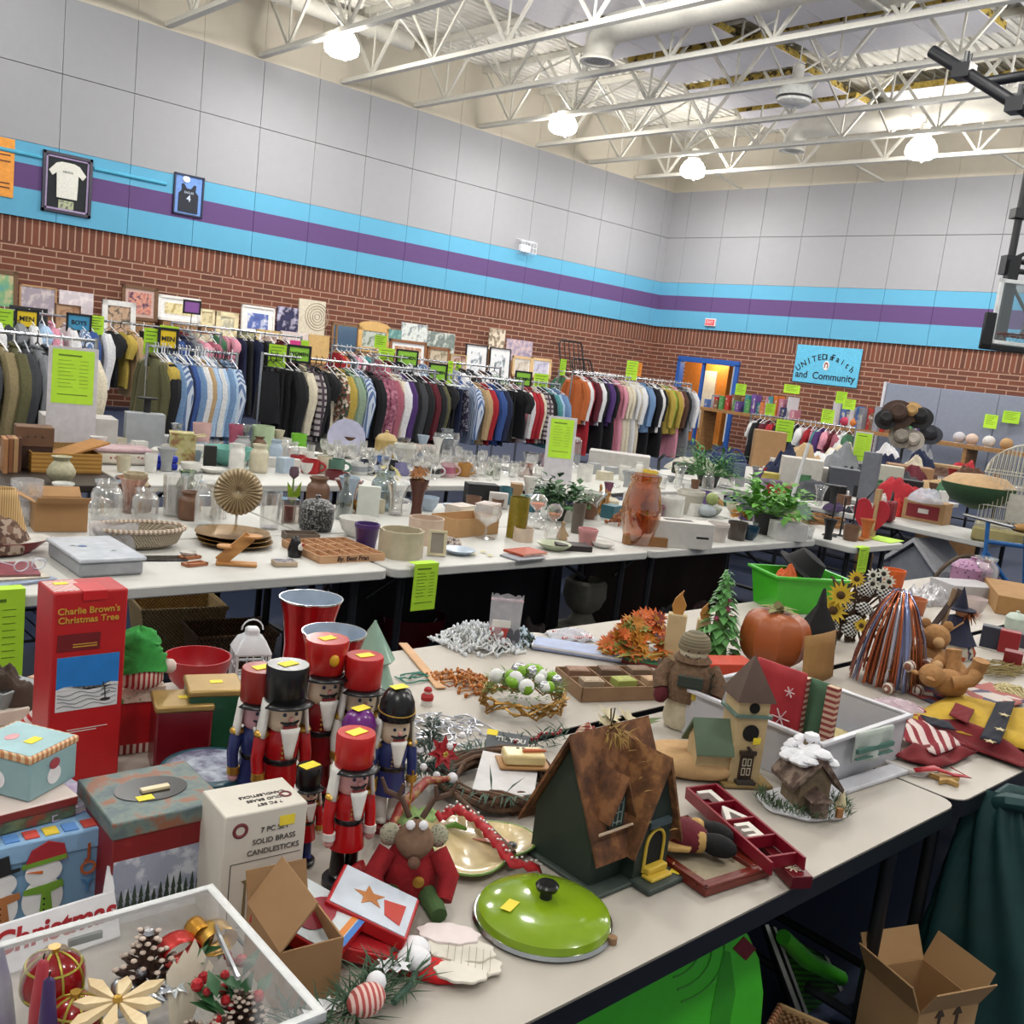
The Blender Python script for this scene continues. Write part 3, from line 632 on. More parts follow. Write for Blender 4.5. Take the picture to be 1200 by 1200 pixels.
pic(284,357,323,391,FW_,WHT,art('#4a5aa0','#dfe2ee','#5a70b4',4),'white framed blue picture with a white swan shape',.04,.1)
pic(326,359,352,390,None,None,art('#2c2c5a','#b8b4cc','#1c1c40',4),'dark blue night photograph without a frame')
t = pic(352,350,383,392,None,None,M('#cfc6b2',.7),'cream relief panel with carved spirals',cat='panel',name='relief_panel')
b = B()
for k in range(1,6): b.tube([(.12+.07*k*cos(a)*.8,-.016,.42+.07*k*sin(a)*.8) for a in [i*2*pi/20 for i in range(20)]], .007, 5, True)
b.build('carved_spirals', M('#9f957f',.7), t)
pic(301,386,331,413,FG,WHT,art('#c8b0a0','#8a7264'),'gold framed figure print in front of the white framed swan',.06,.05,0)
pic(330,388,362,412,None,None,art('#d0c0bc','#e0d4cc',None,3),'plain pale pink canvas above the WOMEN sign',row=0)
t = pic(363,392,387,423,None,None,M('#c9a56a',.7),'beach canvas with blue sky over tan sand',row=0)
pic(279,387,300,412,M('#3c3a2e',.5),None,art('#4c5440','#a8a47a','#6c6a48'),'dark olive plant picture beside the gold frame',.02,row=0)
pic(272,414,288,430,FW_,None,art('#2a2a2c','#8a8a8a'),'small white framed dark photo low on the left',.05,row=0)
pic(289,412,311,430,FG,None,art('#a89a74','#c8bc94'),'small gold framed print low on the left',.04,row=0)
MIR = MET('#aeb6bc',.12)
t = pic(390,378,422,412,M('#7d5c3c',.5),None,MIR,'wood framed window-pane mirror beside the spiral panel',.05,cat='mirror',name='wall_mirror')
b = B(); b.box(-.24,-.2,-.03,0,.05,.6).box(-.42,-.22,-.03,0,.3,.33); b.build('glazing_bars', M('#7d5c3c',.5), t)
pic(421,381,458,410,M('#d0a868',.5),None,art('#b8c0b8','#6a7a64'),'pale wood mirror with an arched top',.1,arch=.12,cat='mirror',name='wall_mirror')
pic(456,386,474,400,None,None,art('#5a8a88','#8ab0a8'),'small teal print beside the arched mirror')
pic(472,378,502,401,None,None,art('#c4ccc8','#8a9498','#dde2de',6),'pale grey floral canvas right of the teal print')
pic(502,388,534,413,None,None,art('#84908a','#c4ccc4','#6d7a76',5),'grey green canvas with a white house')
pic(458,397,501,431,M('#8a5a38',.5),WHT,art('#b07a5a','#d0c0a8'),'large brown wood frame behind the second WOMEN sign',.06,.08,0)
pic(502,406,528,432,M('#8a5a38',.5),None,art('#c4b49a','#8a806a'),'brown wood frame with a pale print right of the larger one',.06,row=0)
pic(529,415,547,436,FG,None,art('#c0a898','#8a5a50'),'small reddish print beside the framed egrets',.02,row=0)
EG = art('#e4e6e8','#7c868c','#e8eaec',5)
pic(548,403,573,444,FBK,WHT,EG,'black framed egret drawing, left one of the pair',.02,.14,0)
pic(576,407,600,446,FBK,WHT,EG,'black framed egret drawing, right one of the pair',.02,.14,0)
pic(575,385,593,409,None,None,two('print','#d8ccb8','#8a7a68',14,.7,(0,0,0),.5,'#b8a890'),'leaf patterned canvas above the framed egrets')
pic(595,397,625,421,None,None,art('#8c86a0','#d0b8b8','#b0a0b0',8),'pale floral canvas right of the leaf canvas')
pic(602,417,624,440,M('#dcb987',.5),WHT,art('#d8cfc0','#b8a898'),'pale wood frame left of its twin below the floral canvas',.06,.04,0)
pic(624,419,647,441,M('#dcb987',.5),WHT,art('#d0cddc','#a8a0b8'),'pale wood frame right of its twin below the floral canvas',.06,.04,0)
a = ony(645,397,18.2); t = thing('folding_rack', 'black wire folding rack leaning on the brick wall', 'rack', (a.x+.55,18.0,1.25))
zt = a.z-1.25; b = B()
for y, w0, h0, xo in ((0,.42,zt,0),(-.25,.36,zt*.62,.22)):
    b.tube([(xo-w0,y-.3,0),(xo-w0,y,h0-.08),(xo-w0+.08,y,h0),(xo+w0-.08,y,h0),(xo+w0,y,h0-.08),(xo+w0,y-.3,0)], .022, 8)
    for k in range(1,5): q = -w0+2*w0*k/5; b.tube([(xo+q,y-.3,0),(xo+q,y,h0)], .014, 6)
b.build('wire_frame', BK, t)
# ================================================================ kit of small goods
def away(p): d = V((p[0], p[1], 0)); return d.normalized()
RECTS = []
def snap(p, r=.05):                        # keep small goods on a tabletop
    if abs(p.z-.74) > .05 or not RECTS: return p
    m = min(r, .08); best = None
    for x0, x1, y0, y1 in RECTS:
        q = V((min(max(p.x, x0+m), x1-m), min(max(p.y, y0+m), y1-m), p.z)); d = (q-p).length
        if best is None or d < best[0]: best = (d, q)
    return best[1] if best[0] < 1.2 else p
def base(u, v, w=0, z=.74):
    """point on the surface at height z whose near edge shows at (u,v); w = width in photo pixels"""
    p = at(u, v, z); r = px(p, w)/2
    return snap(p+away(p)*r, r), r
PROF = dict(
    tumbler=[(.8,0),(.85,.03),(1,1),(.93,1),(.78,.06),(0,.06)],
    vase=[(.5,0),(.62,.03),(.95,.3),(1,.45),(.75,.7),(.5,.83),(.55,.92),(.72,1),(.64,1),(.44,.84),(.68,.68),(.92,.45),(.56,.06),(0,.06)],
    flare=[(.55,0),(.58,.03),(.5,.3),(.62,.65),(1,1),(.94,1),(.56,.65),(.44,.3),(.5,.06),(0,.06)],
    jar=[(.85,0),(.97,.04),(1,.1),(1,.66),(.9,.76),(.68,.84),(.68,.9),(.82,.95),(.82,1),(.74,1),(.6,.88),(.84,.74),(.93,.64),(.9,.08),(0,.06)],
    bottle=[(.8,0),(1,.04),(1,.4),(.75,.58),(.34,.72),(.3,.92),(.4,.94),(.4,1),(.28,1),(.24,.72),(.68,.56),(.9,.38),(.9,.06),(0,.05)],
    cyl=[(1,0),(1,1),(.93,1),(.93,.05),(0,.05)],
    bowl=[(.45,0),(.5,.06),(.8,.35),(.96,.75),(1,1),(.95,1),(.9,.75),(.74,.4),(.4,.12),(0,.1)],
    pot=[(.72,0),(.76,.03),(.95,.82),(1,.84),(1,1),(.9,1),(.86,.85),(.7,.1),(0,.1)],
    goblet=[(.7,0),(.68,.03),(.12,.08),(.1,.38),(.3,.45),(.85,.6),(1,.8),(.86,1),(.8,1),(.94,.8),(.78,.62),(.2,.48),(0,.47)],
    urn=[(.6,0),(.62,.05),(.42,.1),(.7,.25),(1,.55),(.95,.75),(.72,.88),(.78,.94),(.8,1),(.68,1),(.62,.88),(.85,.72),(.9,.55),(.5,.25),(0,.2)],
    ginger=[(.6,0),(.7,.03),(.98,.35),(1,.55),(.8,.8),(.7,.86),(.78,.95),(.78,1),(.66,1),(.6,.86),(.9,.5),(.6,.1),(0,.08)],
    plate=[(.55,0),(.6,.15),(.95,.75),(1,1),(.96,1),(.6,.35),(0,.3)],
    lidpot=[(.8,0),(.92,.05),(1,.3),(1,.62),(1.02,.64),(.98,.68),(.7,.84),(.2,.9),(.14,.93),(.18,.98),(.1,1),(0,1)],
    bell=[(1,0),(.98,.05),(.9,.4),(.5,.8),(.2,.9),(.2,1),(0,1)])
def prof(k, r, h): return [(a*r, b*h) for a, b in PROF[k]]
def vessel(u, v, w, vt, kind, m, label, cat='vase', name=None, z=.74, n=22, group=None, rib=0, nr=0, h=None):
    p, r = base(u, v, w, z); hh = h or max(.01, hi(p, u, vt)-z); b = B().lathe(prof(kind, r, hh), n, rib=rib, nr=nr)
    o = b.build(name or {'vase':'vase','jar':'glass_jar','bowl':'bowl','plate':'plate','cup':'cup','glass':'drinking_glass'}.get(cat, cat.replace(' ','_')), m, loc=p, ang=50)
    return tag(o, label, cat, group)
def mug(u, v, w, vt, m, label, z=.74, side=1, group='mugs on the kitchenware table', band=None):
    p, r = base(u, v, w, z); h = max(.05, hi(p, u, vt)-z)*.92; t = thing('mug', label, 'mug', p, face(p), group)
    B().lathe([(r*.92,0),(r,.006),(r,h),(r*.92,h),(r*.88,.01),(0,.01)], 20).build('cup', m, t, ang=50)
    B().tube([(side*(r*.95+r*.62*sin(a)), 0, h*.52+h*.3*cos(a)) for a in [pi*i/8 for i in range(9)]], r*.13, 8).build('handle', m, t)
    if band: B().lathe([(r*1.01,h*.3),(r*1.01,h*.75)], 20, cap=0).build('printed_band', band, t)
    return t
def wineglass(u, v, w, vt, label, m=None, z=.74, group='stemmed glasses on the glassware table'):
    return vessel(u, v, w, vt, 'goblet', m or GLASS(), label, 'glass', 'wine_glass', z, 16, group)
def crate(u, v, w, vt, d, m, label, cat='box', name='box', rz=None, z=.74, bev=.003, group=None, wm=None, turn=1, parts=None):
    """closed box: w in px, depth d in metres; front face bottom centre at (u,v)"""
    p = at(u, v, z); a = face(p)*turn if rz is None else rz; wd = wm or px(p, w)/max(.5,cos(face(p)-a)); p = snap(p+away(p)*d/2, d/2); h = hi(p, u, vt)-z
    # the seen top is the rear upper edge: correct for depth
    h = max(.02, h)
    t = thing(name, label, cat, p, a, group)
    B().box(-wd/2,wd/2,-d/2,d/2,0,h).build('carton' if cat == 'box' else 'body', m, t, bev)
    return t, wd/2, d/2, h
def openbox(p, a, w, d, h, m, label, flaps=(1,1,1,1), name='cardboard_box', lean=.9, cat='box', group=None):
    t = thing(name, label, cat, p, a, group); k = .005; w/=2; d/=2
    B().box(-w,w,-d,d,0,k).box(-w,w,-d,-d+k,k,h).box(-w,w,d-k,d,k,h).box(-w,-w+k,-d+k,d-k,k,h).box(w-k,w,-d+k,d-k,k,h).build('carton', m, t)
    L = d*.9
    for i, f in enumerate(flaps):
        if not f: continue
        s = -1 if i in (0,2) else 1; an = lean*(f if isinstance(f,(int,float)) else 1)
        b = B()
        if i < 2: b.xf((0,s*d,h),(s*(-(pi/2-an)) if True else 0,0,0)); b.box(-w,w,-.002,.002,0,L) if False else b.box(-w,w,-.002,.002,0,L)
        else: b.xf((s*w,0,h),(0,s*(pi/2-an),0)); b.box(-.002,.002,-d,d,0,min(L,w*.9))
        b.build('flap', m, t)
    return t
CARD, CARD2 = M('#b58f63',.85,0,.06,8), M('#a67f55',.85,0,.06,8)
def plant(u, v, w, vt, potm, leafm, label, n=60, leafw=.3, z=.74, potk=.45, name='potted_plant', seed=1, droop=.5):
    p, r = base(u, v, w*.5, z); h = hi(p, u, vt)-z; R_ = px(p, w)/2; t = thing(name, label, 'plant', p)
    B().lathe(prof('pot', r*.8, h*potk), 18).build('pot', potm, t); b = B(); g = random.Random(seed)
    for i in range(n):
        a = g.uniform(0,6.28); e = g.uniform(.1,1.2); L = R_*g.uniform(.7,1.2); s = V((cos(a)*r*.4, sin(a)*r*.4, h*potk*.9)); d = V((cos(a)*cos(e), sin(a)*cos(e), sin(e)))
        m = s+d*L*.7; b.tube([s, m], .002, 4)
        for q in (.35,.55,.75,.95): b.leaf(s+d*L*q, (d.x+g.uniform(-.9,.9), d.y+g.uniform(-.9,.9), d.z-droop*q), L*.3, L*leafw*.5, (0,0,1))
    b.build('foliage', leafm, t); return t
def heap(p, rx_, ry_, h, m, label, name='folded_cloth', cat='cloth', rz=0, seed=1, folds=7, group=None, flat=.5):
    """a rumpled textile pile"""
    g = random.Random(seed); ph = [g.uniform(0,6.28) for _ in range(6)]
    o_ = V((g.uniform(0,50), g.uniform(0,50), seed)); f = folds*.55
    def fn(u, v):
        a = 2*pi*u; k = 1+.3*noise.noise(o_+V((cos(a),sin(a),3))*1.3)
        s = V((v*cos(a), v*sin(a), 0)); z = h*max(0,1-v**2.4)**.7*(.8+.5*noise.noise(o_+s*f*.35)+.28*noise.noise(o_*2+s*f)+.12*abs(noise.noise(o_*3+s*f*2)))
        return (rx_*v*k*cos(a), ry_*v*k*sin(a), max(0, z) if v < 1 else 0)
    b = B().grid(fn, 44, 16, cu=True); o = b.build(name, m, loc=p, rz=rz, ang=75)
    return tag(o, label, cat, group)
def book(p, a, w, d, h, m, label, group=None, name='book', pages=None):
    t = thing(name, label, 'book', p, a, group)
    B().box(-w/2,w/2,-d/2,d/2,0,.002).box(-w/2,w/2,-d/2,d/2,h-.002,h).box(-w/2,-w/2+.002,-d/2,d/2,.002,h-.002).build('cover', m, t)
    B().box(-w/2+.002,w/2-.004,-d/2+.004,d/2-.004,.002,h-.002).build('pages', pages or M('#e6dfce',.8), t); return t
def basket(p, a, w, d, h, m, label, name='wicker_basket', handle=0, rimm=None, taper=.85, cat='basket'):
    t = thing(name, label, cat, p, a); b = B(); w/=2; d/=2; k = taper
    vs = [(sx*w*q, sy*d*q, z) for q, z in ((k,0),(1,h)) for sx,sy in ((-1,-1),(1,-1),(1,1),(-1,1))]; e = .012
    vi = [(sx*(w*q-e), sy*(d*q-e), z) for q, z in ((k,.01),(1,h)) for sx,sy in ((-1,-1),(1,-1),(1,1),(-1,1))]
    b.add(vs+vi, [(3,2,1,0),(8,9,10,11)]+[(i,(i+1)%4,4+(i+1)%4,4+i) for i in range(4)]+[(8+(i+1)%4,8+i,12+i,12+(i+1)%4) for i in range(4)]+[(4+i,4+(i+1)%4,12+(i+1)%4,12+i) for i in range(4)])
    b.build('weave', m, t); B().tube([(-w,-d,h),(w,-d,h),(w,d,h),(-w,d,h)], .012, 8, True).build('rim', rimm or m, t)
    if handle: B().tube([(w*cos(q),0,h+handle*sin(q)) for q in [pi*i/12 for i in range(13)]], .01, 8).build('handle', rimm or m, t)
    return t
def candle(u, v, w, vt, m, label, z=.74, wick=1):
    p, r = base(u, v, w, z); h = hi(p, u, vt)-z; t = thing('pillar_candle', label, 'candle', p)
    B().lathe([(r,0),(r,h-.004),(r*.92,h),(r*.6,h-.006),(0,h-.008)], 20).build('wax', m, t)
    B().tube([(0,0,h-.01),(.002,0,h+.012)], .0015, 5).build('wick', M('#1a1a1a',.9), t); return t
def sframe(u, v, w, vt, fm, im, label, z=.74, turn=1, lean=.2, name='photo_frame', rz=None, fw=.16):
    p = snap(at(u, v, z)); a = face(p)*turn if rz is None else rz; wd = px(p, w)/2; h = hi(p, u, vt)-z; t = thing(name, label, 'picture frame', p+V((0,0,.002)), 0, None, (-lean, 0, a)); f = wd*2*fw; b = B()
    for x0,x1,z0,z1 in ((-wd,wd,0,f),(-wd,wd,h-f,h),(-wd,-wd+f,f,h-f),(wd-f,wd,f,h-f)): b.box(x0,x1,-.008,.008,z0,z1)
    b.build('frame', fm, t, .002); B().box(-wd+f,wd-f,-.003,.006,f,h-f).build('image', im, t)
    B().bar((0,.01,h*.6),(0,.01+h*.33,h*.065),.012,.004).build('stand', fm, t); return t
TOPM = M('#bdbbb4',.45,0,.03,4); LEGM = M('#1a1c20',.4)
def table(x0, x1, y0, y1, label, z=.74, th=.045, m=None, edge=None, rz=0, near=0):
    RECTS.append((x0,x1,y0,y1)); cx, cy = (x0+x1)/2, (y0+y1)/2; w, d = (x1-x0)/2, (y1-y0)/2; t = thing('folding_table', label, 'table', (cx,cy,0), rz, 'folding sale tables')
    c = .05; poly = []
    for sx, sy, a0 in ((1,1,0),(-1,1,pi/2),(-1,-1,pi),(1,-1,3*pi/2)):
        for i in range(5): a = a0+pi/2*i/4; poly.append((sx*(w-c)+c*cos(a), sy*(d-c)+c*sin(a)))
    B().prism(poly, z-th, z).build('tabletop', m or TOPM, t, .006 if not edge else 0)
    if edge: 
        b = B(); n_ = len(poly); q = [(x*1.0, y*1.0) for x, y in poly]
        ou = [(x+.004*(1 if x>0 else -1), y+.004*(1 if y>0 else -1)) for x, y in poly]
        vs = [(x,y,zz) for zz in (z-th-.002, z-.001) for x,y in ou]; b.add(vs, [(i,(i+1)%n_,n_+(i+1)%n_,n_+i) for i in range(n_)]); b.build('edge_banding', edge, t)
    for s in (-1,1):
        for q in (-1,1): B().tube([(s*(w-.12),q*(d-.1),z-th),(s*(w-.12),q*(d-.1),0)], .019, 10).build('leg', LEGM, t)
        B().tube([(s*(w-.12),-(d-.1),.1),(s*(w-.12),d-.1,.1)], .014, 8).build('crossbar', LEGM, t); B().tube([(s*(w-.12),0,z-th-.2),(s*(w-.5),0,z-th)], .012, 8).build('brace', LEGM, t)
    return t
def flower(b, c, r, n=12, up=(0,0,1), tilt=.3):
    c = V(c); up = V(up).normalized(); e = up.orthogonal().normalized(); f = up.cross(e)
    for i in range(n): a = 2*pi*i/n; d = e*cos(a)+f*sin(a); b.leaf(c, d+up*tilt, r, r*2.6/n+r*.12, up)
    return b
def bag(p, a, w, h, d, m, label, name='plastic_bag', cat='bag', top=None, cont=None, group=None):
    def fn(u, v):
        q = 2*pi*u; k = (1-.75*v**2)*d*(.7+.3*sin(6*q+3*v)); s_ = abs(cos(q))**.7*(1 if cos(q) > 0 else -1)
        return (w/2*s_*(.92+.08*v), k/2*sin(q), h*v+.01*sin(5*q)*v)
    t = thing(name, label, cat, p, a, group); B().grid(fn, 24, 8, cu=True).build('pouch', m, t, ang=80)
    if cont: cont(t)
    return t
TAGY = M('#f0d83a',.6,0,.02)
def sticker(parent, loc, rot=(0,0,0), s=.02): 
    o = B().box(-s*.7,s*.7,-s*.45,s*.45,0,.0008).build('price_sticker', TAGY, parent, loc=loc); o.rotation_euler = rot; return o
# ================================================================ folding tables
ATOP = M('#b4ada3',.5,0,.03,5); EDGE = M('#15171c',.35)
table(.76,2.585,.93,1.745,'beige black-edged table nearest the camera',m=ATOP,edge=EDGE)
table(-1.07,.752,.93,1.745,'beige black-edged table under the Christmas boxes, lower left',m=ATOP,edge=EDGE)
table(2.595,4.42,.93,1.745,'beige black-edged table with the bunting at the right',m=ATOP,edge=EDGE)
table(-1.07,.752,1.78,2.54,'beige black-edged table behind the tall red box',m=ATOP,edge=EDGE)
table(.76,2.585,1.78,2.54,'beige black-edged table under the string lights',m=ATOP,edge=EDGE)
table(2.595,4.42,1.78,2.54,'beige black-edged table under the pumpkin',m=ATOP,edge=EDGE)
table(4.43,5.5,1.0,1.745,'beige black-edged table at the right edge in front',m=ATOP,edge=EDGE)
table(4.43,5.95,1.78,2.54,'beige black-edged table at the right edge behind',m=ATOP,edge=EDGE)
WT = M('#c4c3be',.5,0,.03,5)
for i,(x0,x1) in enumerate(((-1.05,.765),(.78,2.59),(2.61,4.43),(4.45,6.27))):
    nm = ['at the left edge','with the gold fan','with the amber jug at its right end','with the white tissue box'][i]
    table(x0,x1,3.53,4.29,'white folding table of the middle row '+nm,m=WT); table(x0,x1,4.31,5.07,'white folding table behind the middle row, '+['far left','behind the gold fan','behind the hourglasses','behind the potted plants'][i],m=WT)
table(6.30,7.06,3.27,5.09,'white folding table ending the middle row beside the wire stands',m=WT)
table(8.1,8.86,3.1,4.93,'white folding table with the red wine carton',m=WT); table(8.1,8.86,4.95,6.78,'white folding table behind the wine carton',m=WT)
DKT = M('#2a211c',.5)
for i,(x0,x1) in enumerate(((.42,2.25),(2.27,4.1),(4.12,5.95))):
    table(x0,x1,5.75,6.51,['dark brown folding table with the baskets','white folding table with the mugs','white folding table with the wine glasses'][i],m=DKT if i == 0 else WT); table(x0,x1,6.53,7.29,'folding table behind the '+['baskets','mugs','wine glasses'][i],m=WT)
table(6.2,8.0,5.45,6.21,'white folding table beyond the leaning price board',m=WT); table(6.2,8.0,6.23,6.99,'white folding table under the linen beyond the price board',m=WT)
table(9.3,11.1,4.6,5.36,'folding table with storage bins beyond the potted plant',m=WT); table(9.3,11.1,5.4,7.2,'wide folding table of small appliances beyond the sports bag',m=WT); table(11.7,13.5,5.0,7.0,'wide folding table heaped with textiles',m=WT); table(13.9,15.7,5.6,9.0,'wide folding table below the hats',m=WT)
table(19.0,19.8,15.2,17.0,'folding table of books before the blue doorway',m=WT)
# ================================================================ nearest tables
def fr3(z, FL, FR, BL, zb=.74):
    a, b, c = at(*FL, z), at(*FR, z), at(*BL, z); ex = b-a; ey = c-a; w = ex.length; d = ey.length
    a1, a2 = atan2(ex.y, ex.x), atan2(ey.y, ey.x)-pi/2; an = (a1+a2)/2; k = abs(cos((a1-a2)/2)); o = (b+c)/2; o.z = zb
    return o, an, w/2*k, d/2*k, z-zb
def pbox(z, FL, FR, BL, m, label, cat='box', name='gift_box', zb=.74, lidh=0, lidm=None, bev=.003, part_='carton', grow=.003):
    o, a, w, d, h = fr3(z, FL, FR, BL, zb); t = thing(name, label, cat, o, a)
    B().box(-w,w,-d,d,0,h-(lidh and lidh*.3)).build(part_, m, t, bev)
    if lidh: B().box(-w-grow,w+grow,-d-grow,d+grow,h-lidh,h).build('lid', lidm or m, t, bev)
    return t, w, d, h
SNOW = M('#e6e6ea',.9,0,.05,20); BLKG = M('#121214',.27); GOLD = M('#c39a45',.3,.7); REDG = M('#b5161c',.22); REDM = M('#a8141c',.6); WHG = M('#dcdad4',.3); CREAMG = M('#d9c9a2',.3)
# --- tall red tree box
t, w, d, h = pbox(1.17, (60,698), (143,688), (52,682), M('#b3161b',.4,0,.05), 'tall red cardboard Christmas tree box standing left of the green plush hat', name='tree_box', bev=.004)
d_ = -d
B().box(-w*.84,w*.84,d_-.0012,d_,h*.4,h*.675).build('snow_panel', M('#d8d8d8',.5), t); B().box(-w*.84,w*.84,d_-.0016,d_-.0004,h*.51,h*.675).build('sky_panel', M('#1f78c4',.5), t)
b = B()
for k in range(4): b.tube([(-w*.8+w*1.6*q/10, d_-.0018, h*(.42+.022*k)+.004*sin(q*1.3+k)) for q in range(11)], .0007, 4)
b.build('drift_lines', M('#60646c',.6), t)
B().prism([(-w*.84,h*.508)]+[(-w*.84+w*1.68*q/8, h*.513+.006*sin(q*1.1)) for q in range(9)]+[(w*.84,h*.508)], d_-.002, d_-.001, 'y').build('snow_line', M('#d8d8d8',.5), t)
b = B().tube([(w*.5,d_-.002,h*.44),(w*.48,d_-.002,h*.49),(w*.42,d_-.002,h*.53)], .0012, 5)
for q in (.47,.5,.52): b.tube([(w*.48,d_-.002,h*q),(w*.62,d_-.002,h*(q+.012))], .0009, 4); b.tube([(w*.48,d_-.002,h*q),(w*.38,d_-.002,h*(q-.006))], .0009, 4)
b.ball((w*.5,d_-.001,h*.437), .008, 8, 1.6, .3, .5); b.build('bare_tree_print', M('#2c2a24',.7), t)
B().box(-w*.86,w*.28,d_-.0012,d_,h*.705,h*.79).build('dark_panel', M('#6d0f16',.5), t)
GT = M('#c9a13a',.4)
words("Charlie Brown's", .0195, GT, t, (-.004,d_-.0015,h*.905), bold=.0002); words("Christmas Tree", .0195, GT, t, (-.004,d_-.0015,h*.86), bold=.0002)
B().box(-w*.45,w*.2,d_-.0016,d_,h*.722,h*.727).build('print_line', GT, t); B().box(-w*.45,w*.2,d_-.0016,d_,h*.735,h*.739).build('print_line', GT, t)
B().box(-w*.5,w*.6,d_-.0012,d_,h*.297,h*.3).build('print_line', WHG, t); B().box(-w*.5,w*.3,d_-.0012,d_,h*.285,h*.288).build('print_line', WHG, t)
B().box(-w*.25,w*.4,d_-.003,d*.2,h,h+.0015).box(-w*.25,w*.4,d_-.003,d_-.001,h*.955,h).build('tuck_flap', M('#c4181e',.4), t, .001)
B().box(-w*.95,-w*.1,-d*.8,d*.8,h,h+.0006).build('print_panel', two('check','#d8d0cc','#c0645c',90,.6), t); sticker(t, (-w*.55,d*.3,h+.001))
# --- snowman JOY box
t, w, d, h = pbox(.885, (-30,1003), (122,965), (-45,945), M('#7ba2c4',.6,0,.05), 'light blue snowman gift box with JOY lettering, lower left', lidh=.035, lidm=M('#86acd0',.6))
y = -d-.003
def disc(p, cx, cz, r, m, nm, yy, sx=1, sz=1, n=24):
    o = B().lathe([(r,0),(r,.0012),(r*.9,.0014)], n, sx=sx, sy=sz).build(nm, m, p, loc=(cx,yy,cz)); o.rotation_euler = (pi/2,0,0); return o
SN = M('#e2e2e4',.6); GRN = M('#6e9a2c',.7)
for cx, k, hat in ((-.004,1.0,'#a3202c'),(-.07,.9,'#17181c')):
    disc(t,cx,.04*k,.032*k,SN,'snowman_body',y,1,1.2); disc(t,cx,.088*k,.026*k,SN,'snowman_head',y-.0008,1.1,.9)
    B().prism([(cx-.03,.062*k),(cx+.03,.068*k),(cx+.032,.056*k),(cx+.012,.05*k),(cx+.016,.015),(cx-.004,.014),(cx-.002,.05*k),(cx-.03,.053*k)], y-.003, y-.0015, 'y').build('scarf_print', GRN if k == 1 else M('#a86a3c',.7), t)
    if k == 1: B().prism([(cx-.03,.104),(cx-.02,.13),(cx+.005,.142),(cx+.03,.132),(cx+.036,.106),(cx+.03,.104)], y-.004, y-.0015, 'y').build('red_cap_print', M(hat,.7), t); B().prism([(cx-.034,.1),(cx+.034,.106),(cx+.034,.114),(cx-.034,.108)], y-.0045, y-.002, 'y').build('cap_band_print', GRN, t)
    else: B().prism([(cx-.034,.09),(cx+.03,.1),(cx+.03,.105),(cx+.016,.104),(cx+.012,.13),(cx-.026,.124),(cx-.024,.098),(cx-.034,.096)], y-.004, y-.0015, 'y').build('black_hat_print', M(hat,.5), t)
    B().prism([(cx-.002,.086*k),(cx-.026,.093*k),(cx-.002,.091*k)], y-.004, y-.0015, 'y').build('carrot_print', M('#c9672a',.6), t)
    for q in range(3): disc(t,cx+.002,.02+.01*q,.0018,BLKG,'button_print',y-.002,n=8)
for ch, z, c in (('J',.108,'#a4502a'),('O',.076,'#b8643c'),('Y',.045,'#4f86b8')): words(ch, .034, M(c,.6), t, (w*.66,y-.001,z), bold=.0006)
b = B()
for k in range(6): b.mi(k%3); b.cbox((-w*.8+w*.3*k,-d*.78,h+.001),(w*.22,d*.3,.002))
b.build('printed_gifts', [M('#e0c23a',.6), M('#5d8fd0',.6), M('#c94a40',.6)], t)
# lilac book with a dark spine and a framed photo album on the box
p = at(75,930,.91); book(V((p.x+.0,p.y+.02,.8865)), rad(14), .1, .12, .012, two('blotch','#a692b8','#7c8f9c',22,.5,c3='#c0b0c8'), 'lilac flowered book lying on the snowman box')
o, a, w, d, h = fr3(.925,(-30,968),(76,930),(-45,925),.8865)
t = thing('brick_print_tin', 'flat red tin printed with bricks on the snowman box', 'tin', o, a)
B().box(-w,w,-d,d,0,h*.8).build('body', two('blotch','#6a7a5a','#8a3a34',26,.4,c3='#4c5a44'), t, .003); B().box(-w-.002,w+.002,-d-.002,d+.002,h*.55,h).build('lid', two('stripe','#7c2a24','#d8c8c0',50,.4,(0,pi/2,0),.15), t, .003)
o2, a2, w2, d2, h2 = fr3(1.005,(36,895),(76,863),(-22,868),.9255)
t = thing('candy_tin', 'square pale blue tin printed with snowmen, topmost of the lower-left stack', 'tin', o2, a2)
B().box(-w2,w2,-d2,d2,0,h2*.85).build('body', M('#8fb0b4',.45,0,.06), t, .004); B().box(-w2-.002,w2+.002,-d2-.002,d2+.002,h2*.84,h2).build('lid', two('stripe','#b97a4c','#d8b890',110,.5,(0,0,.6)), t, .003)
B().box(-w2*.93,w2*.93,-d2*.93,d2*.93,h2,h2+.0008).build('lid_print', M('#9cc0c6',.5), t); sticker(t, (0,-d2*.3,h2+.001)); disc(t,0,h2*.36,.016,SN,'snowman_print',-d2-.0004); disc(t,0,h2*.62,.012,M('#a4424a',.6),'scarf_print',-d2-.0008,1,.8)
B().lathe([(.014,0),(.014,.001),(.01,.0012)],16,sy=.7).build('lid_emblem', M('#d8a0a4',.6), t, loc=(-w2*.1,d2*.3,h2+.0006))
o = B().lathe([(.016,0),(.016,.0012)],20).build('snowman_print', SN, t, loc=(-w2-.0004,0,h2*.36)); o.rotation_euler = (0,-pi/2,0)
